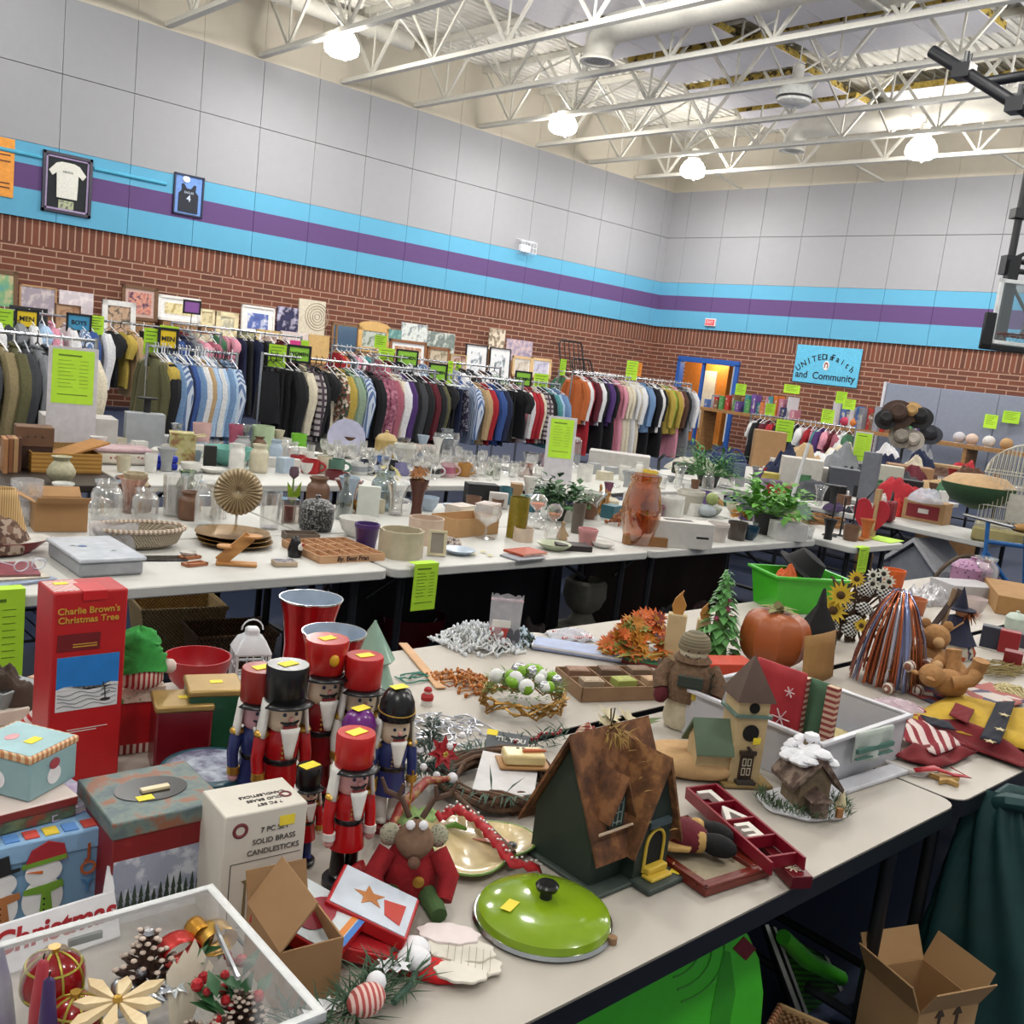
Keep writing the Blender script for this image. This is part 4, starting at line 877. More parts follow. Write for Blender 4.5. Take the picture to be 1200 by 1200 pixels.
# --- red box with the oval window lid and snowy wood
t, w, d, h = pbox(.925, (123,976), (243,934), (113,917), M('#7c1418',.45), 'red box painted with a snowy pine wood and an oval lid picture', lidh=.03, lidm=two('blotch','#56666a','#8a5a44',26,.5,c3='#6a7a74'), name='painted_box')
B().box(-w*.97,w*.97,-d-.0015,-d,0,h*.62).build('sky_painting', two('blotch','#9aa0b4','#c8ccd6',26,.6), t)
b = B(); g = random.Random(5)
for k in range(17):
    x = -w*.93+w*1.86*k/16; hh = .03+.02*g.random()+.012*k/16
    for q in range(3): b.prism([(x-.006+q*.0012,h*.08+hh*q*.28),(x+.006-q*.0012,h*.08+hh*q*.28),(x,h*.08+hh*(q*.28+.45))], -d-.003-q*.0002, -d-.0012, 'y')
b.build('pine_painting', M('#2f3f34',.7,0,.2), t); B().box(-w*.97,w*.97,-d-.0018,-d,0,h*.09).build('snow_painting', SN, t)
o = B().lathe([(.058,0),(.058,.0012),(.052,.0014)],32,sx=1.05,sy=.78).build('oval_picture', two('blotch','#5c5462','#b0a8ac',30,.4), t, loc=(0,.004,h)); sticker(t,(-.022,-.028,h+.0016))
B().lathe([(.06,0),(.06,.002),(.056,.002)],32,sx=1.05,sy=.78).build('oval_border', BLKG, t, loc=(0,.004,h-.0005))
B().cbox((.004,-.004,h+.004),(.05,.014,.006)).build('model_bridge', CREAMG, t, .001)
# --- candlestick carton
t, w, d, h = pbox(.95, (262,962), (355,938), (243,928), M('#d2ccc0',.6,0,.03), 'white candlestick carton with black printing left of the nutcrackers', name='candlestick_carton')
y = -d-.0006; IK = M('#4c4844',.7)
for i, (s, q) in enumerate((('7 PC SET',.83),('SOLID BRASS',.735),('CANDLESTICKS',.645))): words(s, .0135, IK, t, (.016,y,h*q)); words(s, .012, IK, t, (.012,-d*.3+.017*(1-i)*-1+.0,h+.0006), (0,0,pi))
B().box(-w*.8,w*.9,y,-d,h*.575,h*.58).box(-w*.8,-w*.78,y,-d,0,h*.575).build('print_border', IK, t)
for cx in (-.03,.015):
    B().prism([(cx-.008,.01),(cx+.008,.01),(cx+.003,.018),(cx+.002,.08),(cx+.008,.088),(cx-.008,.088),(cx-.002,.08),(cx-.003,.018)], y, -d, 'y').build('candlestick_print', M('#7c6c4c',.6), t)
o = B().tube([(.011*cos(q),0,.011*sin(q)) for q in [i*pi/8 for i in range(16)]], .0035, 6, True).build('wreath_print', M('#6d2a30',.7), t, loc=(-w*.62,y+.002,h*.86))
o = B().tube([(.009*cos(q),.009*sin(q),0) for q in [i*pi/8 for i in range(16)]], .003, 6, True).build('wreath_print', M('#6d2a30',.7), t, loc=(w*.68,-.012,h-.001)); sticker(t, (w*.5,y-.0002,h*.88), (pi/2,0,0))
# --- open brown carton
p = at(372,1118,.84); CB = M('#9a7650',.8,0,.06,10)
o, a, w, d, h = fr3(.84,(328,1118),(402,1098),(291,1058))
t = thing('cardboard_carton', 'small open brown carton with one flap raised beside the clear bin', 'box', o, a); k = .003
B().box(-w,w,-d,d,0,k).box(-w,w,-d,-d+k,k,h).box(-w,w,d-k,d,k,h).box(-w,-w+k,-d+k,d-k,k,h).box(w-k,w,-d+k,d-k,k,h).build('carton', CB, t)
b = B().xf((0,0,h),(0,rad(28),0)); b.x = Matrix.Translation((-w,0,h)) @ Euler((0,rad(38),0)).to_matrix().to_4x4(); b.box(-.0015,.0015,-d,d,0,w*1.7); b.build('flap', CB, t)
b = B(); b.x = Matrix.Translation((0,d,h)) @ Euler((rad(-20),0,0)).to_matrix().to_4x4(); b.box(-w,w,-.0015,.0015,0,.05); b.build('flap', CB, t)
# --- clear storage bin with craft ornaments
c1, c0, c2 = at(246,1038,.915), at(0,1106,.915), at(344,1166,.915)
ex = (c1-c0).normalized(); ey = V((-ex.y,ex.x,0)); Wb, Db = .40, .33; cen = c1-ex*Wb/2-ey*Db/2
BIN = thing('storage_bin', 'clear plastic storage bin of craft ornaments in the lower left corner', 'storage bin', (cen.x,cen.y,.741), atan2(ex.y,ex.x)); b = B(); hB = .172
w, d = Wb/2, Db/2; q = .88
def ring(k, z, e): return [(sx*(w*k-e),sy*(d*k-e),z) for sx,sy in ((-1,-1),(1,-1),(1,1),(-1,1))]
vs = ring(q,0,0)+ring(.97,hB,0)+ring(.97,hB,.002)+ring(q,.003,.002)
b.add(vs, [(3,2,1,0),(12,13,14,15)]+[(i,(i+1)%4,4+(i+1)%4,4+i) for i in range(4)]+[(12+(i+1)%4,12+i,8+i,8+(i+1)%4) for i in range(4)])
b.build('tub', FILM('#e4e8ea',.22,.2), BIN, .004)
B().add(ring(.97,hB,0)+ring(1.03,hB,0)+ring(1.03,hB-.012,0)+ring(1.02,hB-.012,0), [(i,(i+1)%4,4+(i+1)%4,4+i) for i in range(4)]+[(4+i,4+(i+1)%4,8+(i+1)%4,8+i) for i in range(4)]).build('rim', FILM('#eef0f0',.6,.25), BIN, solid=.003)
B().cbox((.02,d*.99,hB-.025),(.045,.006,.01)).build('latch_slot', M('#1c3a30',.4), BIN)
def inb(u, v, z): return at(u, v, z)
zb = .76
def pinecone(c, r, h, label, tip=None, grp=None, tilt=(0,0,0)):
    t = thing('pine_cone', label, 'pine cone', c, 0, grp, tilt); b = B(); g = random.Random(2)
    b.lathe([(r*.25,0),(r*.4,h*.3),(r*.2,h*.8),(0,h)], 8)
    for i in range(70):
        f = i/70; a = i*2.4; rr = r*(.45+.6*sin(pi*min(1,f*1.1+.12)))*(1-.35*f); z = h*f
        d = V((cos(a),sin(a),.45)).normalized(); s = V((cos(a)*rr*.35,sin(a)*rr*.35,z)); e = V((-sin(a),cos(a),0)); L = rr*.8; wv = r*.3
        b.add([s-e*wv*.25, s+e*wv*.25, s+d*L+e*wv*.5, s+d*L*1.12+V((0,0,.002)), s+d*L-e*wv*.5, s+d*L*.9-V((0,0,.006))], [(0,1,2,3),(0,3,4),(0,4,5),(5,2,1),(0,5,1),(5,4,3),(5,3,2)])
    b.build('scales', M('#4a3226',.65,0,.3,40), t)
    b = B()
    for i in range(70):
        f = i/70; a = i*2.4; rr = r*(.45+.6*sin(pi*min(1,f*1.1+.12)))*(1-.35*f); z = h*f; d = V((cos(a),sin(a),.45)).normalized(); p = V((cos(a)*rr*.35,sin(a)*rr*.35,z))+d*rr*.86
        b.ball(p, r*.1, 6, 1.2, 1.2, .6)
    b.build('frosted_tips', M('#c0aea0',.5), t)
    if tip: B().ball((0,0,h), .008, 8).build('silver_cap', MET('#d0d0d4',.2), t)
    return t
pinecone(V((*at(172,1128,.86).xy,.80)), .04, .105, 'large frosted pine cone standing in the clear bin', 1)
def bauble(c, r, label):
    t = thing('bauble', label, 'ornament', c, 0, 'red baubles in the clear bin'); B().ball((0,0,r), r, 28).build('glass_ball', M('#8f1016',.12), t); b = B()
    for k in range(4): b.tube([(r*1.01*sin(q)*cos(k*pi/4), r*1.01*sin(q)*sin(k*pi/4), r+r*1.01*cos(q)) for q in [i*2*pi/24 for i in range(24)]], .0018, 5, True)
    for z in (.55,-.35): b.tube([(r*math.sqrt(1-z*z)*1.01*cos(q), r*math.sqrt(1-z*z)*1.01*sin(q), r+r*z) for q in [i*2*pi/24 for i in range(24)]], .0018, 5, True)
    b.build('glitter_bands', M('#b8b04a',.4,.5), t); B().cyl((0,0,2*r-.002), r*.2, .008, 10).build('cap', GOLD, t)
bauble(V((*at(62,1148,.84).xy,.80)), .042, 'red bauble with gold netting in the clear bin, farther one')
bauble(V((*at(88,1180,.83).xy,.775)), .036, 'red bauble with gold netting half under the straw star')
t = thing('straw_star', 'eight-pointed pale straw star in the clear bin', 'ornament', V((*at(138,1168,.875).xy,.862)), .2); b = B()
for k in range(8):
    a = k*pi/4; L = .07 if k%2 == 0 else .055; n_ = V((-sin(a),cos(a),0)); e = V((cos(a),sin(a),0))
    b.add([V((0,0,0)), e*L*.7+n_*.011, e*L, e*L*.7-n_*.011, V((0,0,.008)), e*L*.7+n_*.009+V((0,0,.008)), e*L+V((0,0,.005)), e*L*.7-n_*.009+V((0,0,.008))], [(4,5,6,7),(3,2,1,0),(0,1,5,4),(1,2,6,5),(2,3,7,6),(3,0,4,7)])
b.build('straw_arms', two('wood','#c8ae84','#e0ccа4'.replace('а','a'),60,.7), t); B().ball((0,0,.009), .007, 8).build('gold_knot', GOLD, t)
for u, v, c, nm, lean in ((15,1135,'#4f3a78','purple',.15),(42,1175,'#a8323c','dusty red',-.05),(58,1190,'#3a2458','dark violet',.02)):
    p = V((*at(u,v,.86).xy,.746)); t = thing('taper_candle', f'{nm} taper candle leaning in the clear bin', 'candle', p, 0, None, (lean*.6,-lean,0)); B().lathe([(.011,0),(.012,.1),(.007,.165),(.002,.17)], 12).build('wax', M(c,.35), t); B().tube([(0,0,.168),(.001,0,.178)], .0012, 5).build('wick', M('#2a2420',.9), t)
# silver berries, foil flower, gold bow, feather, holly pick
t = thing('silver_berry_pick', 'silver berry and star pick beside the pine cone in the bin', 'ornament', V((*at(168,1150,.85).xy,.80))); b = B(); g = random.Random(8)
for k in range(14): b.ball((g.uniform(-.035,.03),g.uniform(-.03,.03),g.uniform(.01,.06)), g.uniform(.007,.012), 10)
b.build('berries', MET('#b8bcc4',.3), t); b = B()
for k in range(3): flower(b,(.03-.03*k,-.03,.05),.022,7,(.2*k,-.5,1))
b.build('foil_leaves', MET('#d4dce4',.12), t)
t = thing('gold_bow', 'shiny gold and red ribbon bow at the back of the clear bin', 'bow', V((*at(232,1092,.88).xy,.85))); 
for s, m in ((1,GOLD),(-1,M('#b8241c',.3,.3)),(.4,M('#c88f2e',.3,.6))):
    B().grid(lambda u,v: (.028*s+.028*cos(2*pi*u)*(1 if s != .4 else .6), .016*(v-.5)*2+(.02 if s == .4 else 0), .012+.02*sin(2*pi*u)), 14, 4, cu=True).build('loop', m, t, solid=.001)
t = thing('white_hand_fan', 'cream carved feather hand leaning in the clear bin', 'ornament', V((*at(206,1196,.82).xy,.78)), 0, None, (rad(-25),rad(8),rad(-20))); 
for k in range(5): B().prism([(-.004+.0015*k,.0),(.004+.0015*k,.0),(.012*(k-1.4)+.007,.10+.012*(2-abs(k-2))),(.012*(k-1.4),.108+.014*(2-abs(k-2))),(.012*(k-1.4)-.008,.09+.012*(2-abs(k-2)))], -.003+k*.0014, .001+k*.0014, 'y').build('feather', M('#cfc4b0',.7), t)
t = thing('holly_pick', 'red berry and holly pick with gold cones, right in the clear bin', 'ornament', V((*at(258,1135,.86).xy,.80))); b = B(); g = random.Random(4)
for k in range(16): b.ball((g.uniform(-.05,.04),g.uniform(-.07,.05),g.uniform(.0,.07)), g.uniform(.006,.01), 8)
b.build('berries', M('#a81a22',.25), t); b = B()
for k in range(22): b.leaf((g.uniform(-.04,.03),g.uniform(-.06,.06),.03+.03*g.random()),(g.uniform(-1,1),g.uniform(-1,1),.5),.045,.02)
b.build('holly_leaves', M('#2f5a34',.35), t); B().tube([(-.01,-.07,.09),(.0,.0,.1),(.02,.06,.085)], .004, 6).build('silver_cord', MET('#c8ccd0',.2), t)
pinecone(V((*at(285,1165,.85).xy,.79)), .032, .06, 'gold-frosted pine cone at the right wall of the bin'); pinecone(V((*at(262,1180,.85).xy,.775)), .03, .055, 'small brown pine cone below the holly pick'); pinecone(V((*at(228,1178,.85).xy,.77)), .03, .05, 'small pine cone beside the feather hand')
# red script sign between the boxes and the bin
t = thing('christmas_sign', 'white sign with red script Christmas behind the clear bin', 'sign', V((*at(70,1085,.80).xy,.745)), rad(5), None, (rad(-28),0,rad(3)))
B().box(-.1,.1,-.003,.003,0,.075).build('board', SNOW, t, .003); words('Christmas', .046, M('#a01822',.5), t, (0,-.0036,.045), bold=.0012, shear=.25)
B().prism([(.07,.04),(.1,.075),(.1,.11),(.095,.115)], -.002, .002, 'y').build('paper_peak', SNOW, t)
# --- gift tins, plush hat
def tin(z, FL, FR, BL, m, label):
    o, a, w, d, h = fr3(z, FL, FR, BL); t = thing('tea_tin', label, 'tin', o, a); B().box(-w,w,-d,d,0,h-.012).build('body', m, t, .006); B().box(-w-.003,w+.003,-d-.003,d+.003,h-.016,h).build('lid', M('#a88a50',.35,.4), t, .005); sticker(t, (.005,0,h+.0003)); return t
tin(.905,(175,833),(240,822),(188,812),M('#6c0f18',.25),'dark red square tin with a gold lid'); tin(.935,(218,812),(280,806),(222,792),M('#1f4a30',.25),'dark green square tin with a gold lid')
p = at(160,858,.78); p.z = .742; t = thing('plush_hat_figure', 'green plush hat over a red gift bag beside the tall red box', 'plush toy', p, face(p)*.4)
B().box(-.05,.05,-.03,.03,0,.125).build('gift_bag', M('#b5141c',.5), t, .004); B().box(-.052,.052,-.032,.032,.0,.022).build('striped_hem', two('stripe','#d8c8b8','#8a2a2c',70,.8,(0,0,0),.5,), t); B().box(-.052,.052,-.034,.032,.125,.16).build('bag_print', two('blotch','#b8a08c','#4c7a34',30,.7,c3='#d8c8b8'), t)
B().lathe([(.045,.16),(.052,.17),(.052,.2),(.048,.205)],20).build('striped_band', two('stripe','#cfc0b0','#9a2a2c',90,.8), t)
B().grid(lambda u,v: ((.062-.03*v+.006*sin(5*v*6))*cos(2*pi*u)*(1-.9*max(0,v-.85)/.15)-.006*v, (.055-.025*v)*sin(2*pi*u)*(1-.9*max(0,v-.85)/.15), .2+.095*v+.006*sin(2*pi*u*3+v*9)), 24, 12, cu=True).build('plush_hat', M('#2f8a3a',.95,0,.18,60,.004), t, ang=80)
B().ball((.062,-.01,.2),.018,10).build('pompom', M('#d8c4bc',.9), t)
# --- stacked round blue tins
p = at(246,897,.833); p.z = .741
for k in range(2):
    t = thing('round_tin', 'dark teal round tin with a winter picture lid, '+('upper' if k else 'lower')+' one of two', 'tin', V((p.x,p.y,.741+.047*k)), 0)
    B().lathe([(.096,0),(.098,.002),(.098,.034),(.0,.034)],36).build('body', M('#24505c',.35), t); B().lathe([(.1,.026),(.1,.043),(.094,.046),(.086,.0465),(0,.0465)],36).build('lid', M('#1f4a58',.3), t)
    if k: B().lathe([(.082,.0468),(.0,.0472)],36).build('lid_picture', two('blotch','#b4bcc8','#5c5a74',22,.4,c3='#8a90a4'), t)
# --- nutcrackers
FLESH, HAIR = M('#dcc9b0',.35), M('#e2e0da',.95,0,.08,50,.002)
def nutcracker(u, v, H_, label, coat, trou, hat, hatm, skin=None, trim=GOLD, yaw=0, plume=None, hair=HAIR, hold=None):
    zt = .742+H_; p = at(u, v, zt); p.z = .742; t = thing('nutcracker', label, 'nutcracker', p, face(p)+yaw, 'wooden nutcrackers'); skin = skin or FLESH; s = H_
    B().lathe([(.13*s,0),(.13*s,.04*s),(.12*s,.05*s),(0,.05*s)],20).build('base', M('#1b1c22',.3) if coat is not NUTB else M('#7a1a1c',.3), t)
    for q in (-1,1): B().lathe([(.042*s,.05*s),(.045*s,.09*s),(.04*s,.2*s),(.045*s,.3*s)],14,(q*.048*s,0,0),1,1.1).ball((q*.048*s,-.03*s,.07*s),.04*s,10,1,1.4,.6).build('leg', trou, t)
    B().lathe([(.115*s,.26*s),(.11*s,.3*s),(.088*s,.44*s),(.098*s,.5*s),(.1*s,.58*s),(.075*s,.62*s),(0,.625*s)],22).build('coat', coat, t)
    B().lathe([(.092*s,.425*s),(.096*s,.43*s),(.096*s,.455*s),(.092*s,.46*s)],22).build('belt', BLKG, t)
    b = B()
    for k in range(4):
        for q in (-1,1): b.ball((q*.03*s,-.094*s,.48*s+.03*s*k),.0085*s,8)
    b.build('buttons', trim, t)
    for q in (-1,1):
        sh = V((q*.125*s,0,.58*s)); el = V((q*.145*s,-.01*s,.46*s)); ha = V((q*.14*s,-.035*s,.34*s))
        a_ = B().tube([sh+V((0,0,.03*s)),sh,el,ha],[.02*s,.04*s,.036*s,.034*s],12).build('arm', coat, t)
        B().ball(tuple(sh+V((0,0,.02*s))),.045*s,12,1,1,.6).build('epaulette', trim, a_); B().tube([ha+V((0,0,.045*s)),ha],[.039*s,.04*s],12).build('cuff', trim if coat is not NUTF else WHG, a_); B().ball(tuple(ha-V((0,0,.022*s))),.032*s,12).build('hand', skin, a_)
    B().lathe([(.06*s,.61*s),(.092*s,.64*s),(.1*s,.7*s),(.098*s,.79*s),(0,.8*s)],22).build('head', skin, t)
    B().grid(lambda uu,vv: ((.116*s+.024*s*vv)*cos(-pi*.12+pi*1.24*uu), (.116*s+.028*s*vv)*sin(-pi*.12+pi*1.24*uu), .79*s-.2*s*vv), 18, 5).build('hair', hair, t, solid=.02*s)
    for q in (-1,1): B().ball((q*.034*s,-.093*s,.735*s),.012*s,8).build('eye', M('#1d2a4a',.2), t)
    B().ball((0,-.105*s,.71*s),.016*s,8).build('nose', M('#d89a94',.4), t)
    B().tube([(-.055*s,-.088*s,.692*s),(-.02*s,-.105*s,.68*s),(0,-.106*s,.686*s),(.02*s,-.105*s,.68*s),(.055*s,-.088*s,.692*s)],[.004*s,.012*s,.008*s,.012*s,.004*s],8).build('moustache', BLKG, t)
    B().box(-.04*s,.04*s,-.106*s,-.094*s,.655*s,.672*s).build('jaw', M('#8a2a2c',.4), t)
    B().grid(lambda uu,vv: ((uu-.5)*.11*s*(1-.75*vv), -.1*s-.016*s*sin(pi*uu)-.012*s*vv, .655*s-.17*s*vv), 8, 6).build('beard', hair, t, solid=.02*s)
    hz = .785*s; hp = dict(tall=[(.112,0),(.118,.01),(.122,.2),(.116,.215),(0,.215)], shako=[(.1,0),(.108,.02),(.13,.2),(.124,.215),(0,.215)], dome=[(.125,0),(.128,.03),(.115,.12),(.08,.19),(.03,.213),(0,.215)], turban=[(.1,0),(.13,.04),(.135,.1),(.1,.17),(.05,.21),(0,.215)])[hat]
    h_ = B().lathe([(a*s,hz+c*s) for a,c in hp],26).build('hat', hatm, t)
    if hat in ('tall','shako'): B().grid(lambda uu,vv: ((.11+.055*vv)*s*cos(-pi*.85+pi*.7*uu), (.11+.055*vv)*s*sin(-pi*.85+pi*.7*uu), hz+.018*s-.022*s*vv), 12, 2).build('hat_peak', BLKG, h_, solid=.006*s)
    sticker(h_, (0,0,hz+.2165*s), (0,0,.3), .026)
    if plume: B().ball((0,-.128*s,hz+.12*s),.03*s,12,1,.6,1.2).build('hat_badge', plume, h_)
    if hat == 'dome': B().tube([(.124*s*cos(a),.124*s*sin(a),hz+.06*s+.014*s*sin(a)) for a in [i*2*pi/24 for i in range(24)]],.006*s,6,True).build('hat_cord', GOLD, h_)
    if hold: B().tube([(.14*s,-.07*s,.05*s),(.14*s,-.06*s,.42*s)],.008*s,8).build('staff', GOLD, t)
    return t
NUTB = M('#2a3468',.25); NUTR = M('#a5141a',.22); NUTF = M('#b3181c',.22); NUTP = M('#6a2c74',.25)
nutcracker(418,858,.30,'nutcracker in a plain red drum hat, foremost of the tall ones',NUTF,BLKG,'tall',M('#b8201e',.25),M('#d8a09c',.4),yaw=.5)
nutcracker(363,897,.20,'smallest nutcracker, in a black hat beside the candlestick carton',NUTR,NUTB,'tall',BLKG,yaw=.45)
nutcracker(338,778,.355,'nutcracker in the tall black hat with a gold loop',NUTR,M('#b8261e',.3),'tall',BLKG,yaw=.4)
nutcracker(384,748,.37,'nutcracker in a red shako with a yellow badge, below the silver vases',M('#7c1218',.25),M('#7c1218',.25),'shako',M('#b0201c',.25),yaw=.4,plume=M('#d8a01e',.3))
nutcracker(428,768,.34,'nutcracker in a red and white hat beside the green ceramic trees',WHG,NUTR,'tall',M('#b42020',.3),yaw=.3)
nutcracker(423,830,.27,'nutcracker in a purple turban between the red hats',NUTP,NUTP,'turban',M('#6a2478',.22),trim=M('#d8a01e',.3),yaw=.5)
nutcracker(468,805,.31,'nutcracker in a round black hat with a gold cord',NUTB,WHG,'dome',BLKG,yaw=.35,hold=1)
nutcracker(307,782,.33,'nutcracker in a red-topped drum hat at the back left',NUTB,NUTB,'tall',M('#8a2018',.3),M('#d8a8b0',.4),yaw=.3)
# --- lantern, red bowl, vases
p, r = base(290,812,62); t = thing('lantern', 'white metal lantern behind the green tin', 'lantern', V((p.x,p.y,.742)), face(p)*.6)
LW = M('#d4d8dc',.35); w = .045; b = B()
for sx in (-1,1):
    for sy in (-1,1): b.box(sx*w-.004,sx*w+.004,sy*w-.004,sy*w+.004,.01,.1)
for z in (.012,.055,.098):
    for s in (-1,1): b.box(-w,w,s*w-.002,s*w+.002,z-.003,z+.003); b.box(s*w-.002,s*w+.002,-w,w,z-.003,z+.003)
for s in (-1,1): b.box(-.002,.002,s*w-.002,s*w+.002,.01,.1); b.box(s*w-.002,s*w+.002,-.002,.002,.01,.1)
b.build('cage', LW, t); B().box(-.052,.052,-.052,.052,0,.01).build('base_plate', LW, t); B().lathe([(.074,.098),(.07,.105),(.05,.135),(.03,.145),(.026,.15),(.026,.165),(.018,.168),(0,.168)],4).build('roof', LW, t, .004, rz=pi/4)
B().tube([(.03*cos(q),0,.16+.03*sin(q)) for q in [i*pi/8 for i in range(9)]],.0025,6).build('handle', LW, t)
vessel(226,820,78,768,'bowl',M('#a3141e',.3),'red enamel bowl with a white rim behind the gold-lidded tins','bowl',name='enamel_bowl')
MERC = M('#a8121a',.15,.35)
def hurricane(u, v, H_, label, yaw=0):
    p = at(u, v, .742+H_); p.z = .742; t = thing('hurricane_vase', label, 'vase', p, 0, 'red mercury glass hurricanes'); s = H_
    B().lathe([(.17*s,0),(.2*s,.03*s),(.06*s,.1*s),(.08*s,.16*s),(.05*s,.2*s),(.14*s,.26*s)],24).build('stem', M('#c8a894',.4), t)
    B().lathe([(.13*s,.26*s),(.2*s,.34*s),(.19*s,.6*s),(.22*s,.85*s),(.26*s,1*s)],28,cap=0).build('cup', MERC, t); B().lathe([(.255*s,.998*s),(.21*s,.84*s),(.18*s,.6*s),(.18*s,.36*s),(0,.3*s)],28,cap=0).build('silver_lining', M('#aebccc',.3,.4), t)
    B().lathe([(.262*s,.985*s),(.266*s,1.0*s),(.254*s,1.0*s)],28,cap=2).build('rim', MET('#c8ccd0',.2), t)
    B().ball((.03*s,-.19*s,.68*s),.06*s,12,1.2,.4,1).build('flower_print', M('#c03020',.4), t)
hurricane(365,700,.32,'red mercury glass hurricane vase, farther and taller of two'); hurricane(392,740,.30,'red mercury glass hurricane vase behind the red shako nutcracker')
t = thing('ceramic_tree', 'pale green stacked ceramic tree right of the nutcrackers', 'ornament', V((*at(440,728,1.02).xy,.742))); CG = M('#8fae9c',.15)
for k,(z0,z1,r0,r1) in enumerate(((0,.1,.078,.045),(.085,.19,.07,.036),(.17,.28,.062,.004))): B().lathe([(r0*.9,z0),(r0,z0+.008),(r1,z1-.004),(r1*.7,z1)],24).build('tree_tier', CG, t)
# --- poinsettia garland, santa, string
t = thing('poinsettia_tree', 'dark green tinsel tree with a red poinsettia bloom', 'ornament', V((*at(500,915,.76).xy,.742))); b = B(); g = random.Random(11)
for i in range(420): f = g.random(); a = g.uniform(0,6.28); r = .045*(1-f)+.01; b.leaf((r*.5*cos(a),r*.5*sin(a),.005+.17*f),(cos(a),sin(a),g.uniform(-.2,.6)),r*1.1,.006)
b.build('tinsel', M('#123424',.6,0,.3), t); fp = V((.0,-.045,.105)); b = B(); flower(b,fp,.042,7,(-.2,-1,.5)); flower(b,fp+V((0,-.006,.003)),.028,6,(-.2,-1,.5)); b.build('poinsettia', M('#9c1420',.6), t); b = B()
for k in range(5): b.ball(fp+V((.005*cos(k*1.26),-.012,.005*sin(k*1.26))),.003,6)
b.build('flower_centre', M('#c8b04a',.5), t); b = B()
for k in range(8): b.ball((.05*cos(k),-.035+.03*sin(k*2),.02+.02*k),.009,8)
b.build('snow_tufts', SNOW, t)
t = thing('santa_figurine', 'tiny red and white Santa-hatted candle beside green string', 'figurine', V((*at(500,824,.745).xy,.741))); B().lathe([(.016,0),(.017,.02),(.012,.026),(0,.028)],14).build('body', WHG, t); B().lathe([(.018,.015),(.019,.026),(.013,.034)],14).build('red_coat', REDM, t); B().ball((0,0,.037),.011,10).build('head', M('#e0cabc',.6), t); B().lathe([(.013,.042),(.01,.05),(0,.055)],12).build('hat', REDM, t)
def tangle(p, rx_, ry_, h, n, r, m, label, name, cat, seed=1, bulbs=None, part_='wire', lg=1.0):
    t = thing(name, label, cat, p); g = random.Random(seed); b = B(); bb = B()
    for i in range(n):
        c = V((g.gauss(0,.45)*rx_, g.gauss(0,.45)*ry_, 0)); pts = []; a = g.uniform(0,6.28); k = max(0,1-(c.x/rx_)**2-(c.y/ry_)**2)
        for j in range(7): a += g.uniform(-1.4,1.4); c = c+V((cos(a),sin(a),0))*.02*lg; c.x = max(-rx_,min(rx_,c.x)); c.y = max(-ry_,min(ry_,c.y)); kk = max(.05,1-(c.x/rx_)**2*.8-(c.y/ry_)**2*.8); pts.append((c.x,c.y,r+h*kk*g.uniform(0,1)))
        b.tube(pts, r, 5)
        if bulbs:
            for q in pts[::3]: bb.ball(q, r*1.9, 6, 1,1,1.7)
    b.build(part_, m, t)['kind'] = 'stuff'
    if bulbs: bb.build('bulbs', bulbs, t)['kind'] = 'stuff'
    return t
def AT(u, v, z=.742): p = snap(at(u, v, z)); return V((p.x, p.y, z))
tangle(AT(485,795),.05,.035,.015,14,.0025,M('#2f7a68',.5),'green string tangle on the grey tabletop','string','string',3)
tangle(AT(545,748),.13,.14,.08,95,.003,M('#d4d6d4',.4),'white corded string lights piled left of the zip bag','string_lights','string lights',5,M('#e4e8ec',.2))
tangle(AT(590,752),.13,.1,.07,70,.003,M('#24382f',.5),'dark green corded string lights beside the zip bag','string_lights','string lights',6,M('#c4d4e0',.15))
tangle(AT(545,800),.08,.1,.02,30,.003,two('blotch','#a8743c','#8a4a2c',60,.4),'copper and gold bead garland left of the gold basket','bead_garland','garland',7,M('#b8743c',.25,.6))
tangle(AT(520,862),.15,.14,.012,44,.0025,MET('#c4c6ce',.3),'loose silver tinsel spread on the grey tabletop','tinsel','tinsel',9,None,'strands'); 
t = thing('ruler_board', 'long pale wood ruler under the string lights', 'ruler', AT(495,782), atan2((at(560,860)-at(480,765)).y,(at(560,860)-at(480,765)).x)); B().box(-.24,.2,-.016,.016,0,.006).build('body', M('#c69a70',.6), t, .004)
# zip bag
p = AT(588,760); t = bag(p, face(p)+.1, .115, .19, .03, FILM('#d4d4da',.42,.15), 'clear zip bag of red and grey ornaments standing behind the gold basket', 'zip_bag')
B().box(-.05,.025,-.008,0,.01,.075).build('red_card', M('#c0443c',.5), t); B().ball((.03,.0,.05),.03,12,1,.4,1.4).build('grey_ornament', M('#4a4c54',.5), t); B().box(-.045,.02,-.012,-.009,.08,.105).build('white_label', WHG, t); B().box(-.057,.057,-.002,.002,.172,.18).build('zip_strip', M('#d8b8c4',.4), t)
t = thing('cellophane_pack', 'shiny clear pack of candy canes beside the zip bag', 'package', AT(665,748), -.3); B().grid(lambda u,v: (-.09+.18*u, -.06+.12*v, .004+.03*sin(pi*u)*sin(pi*v)+.006*sin(19*u+11*v)), 16, 12).build('wrapper', FILM('#dfe2ea',.5,.1), t, solid=.002)
b = B()
for k in range(5): b.tube([(-.06,-.04+.02*k,.012),(.05,-.045+.02*k,.014),(.065,-.035+.02*k,.014)],.006,6)
b.build('candy_canes', two('stripe','#e4dcdc','#b83440',120,.4), t)
t = thing('gift_card_sleeve', 'long blue and white gift box under the cellophane pack', 'box', AT(688,762), rad(-50)); B().box(-.16,.16,-.06,.06,0,.02).build('carton', M('#98a4c4',.5), t, .006); B().box(-.161,.161,-.061,.061,.012,.018).build('pale_band', M('#d8d4d4',.5), t)
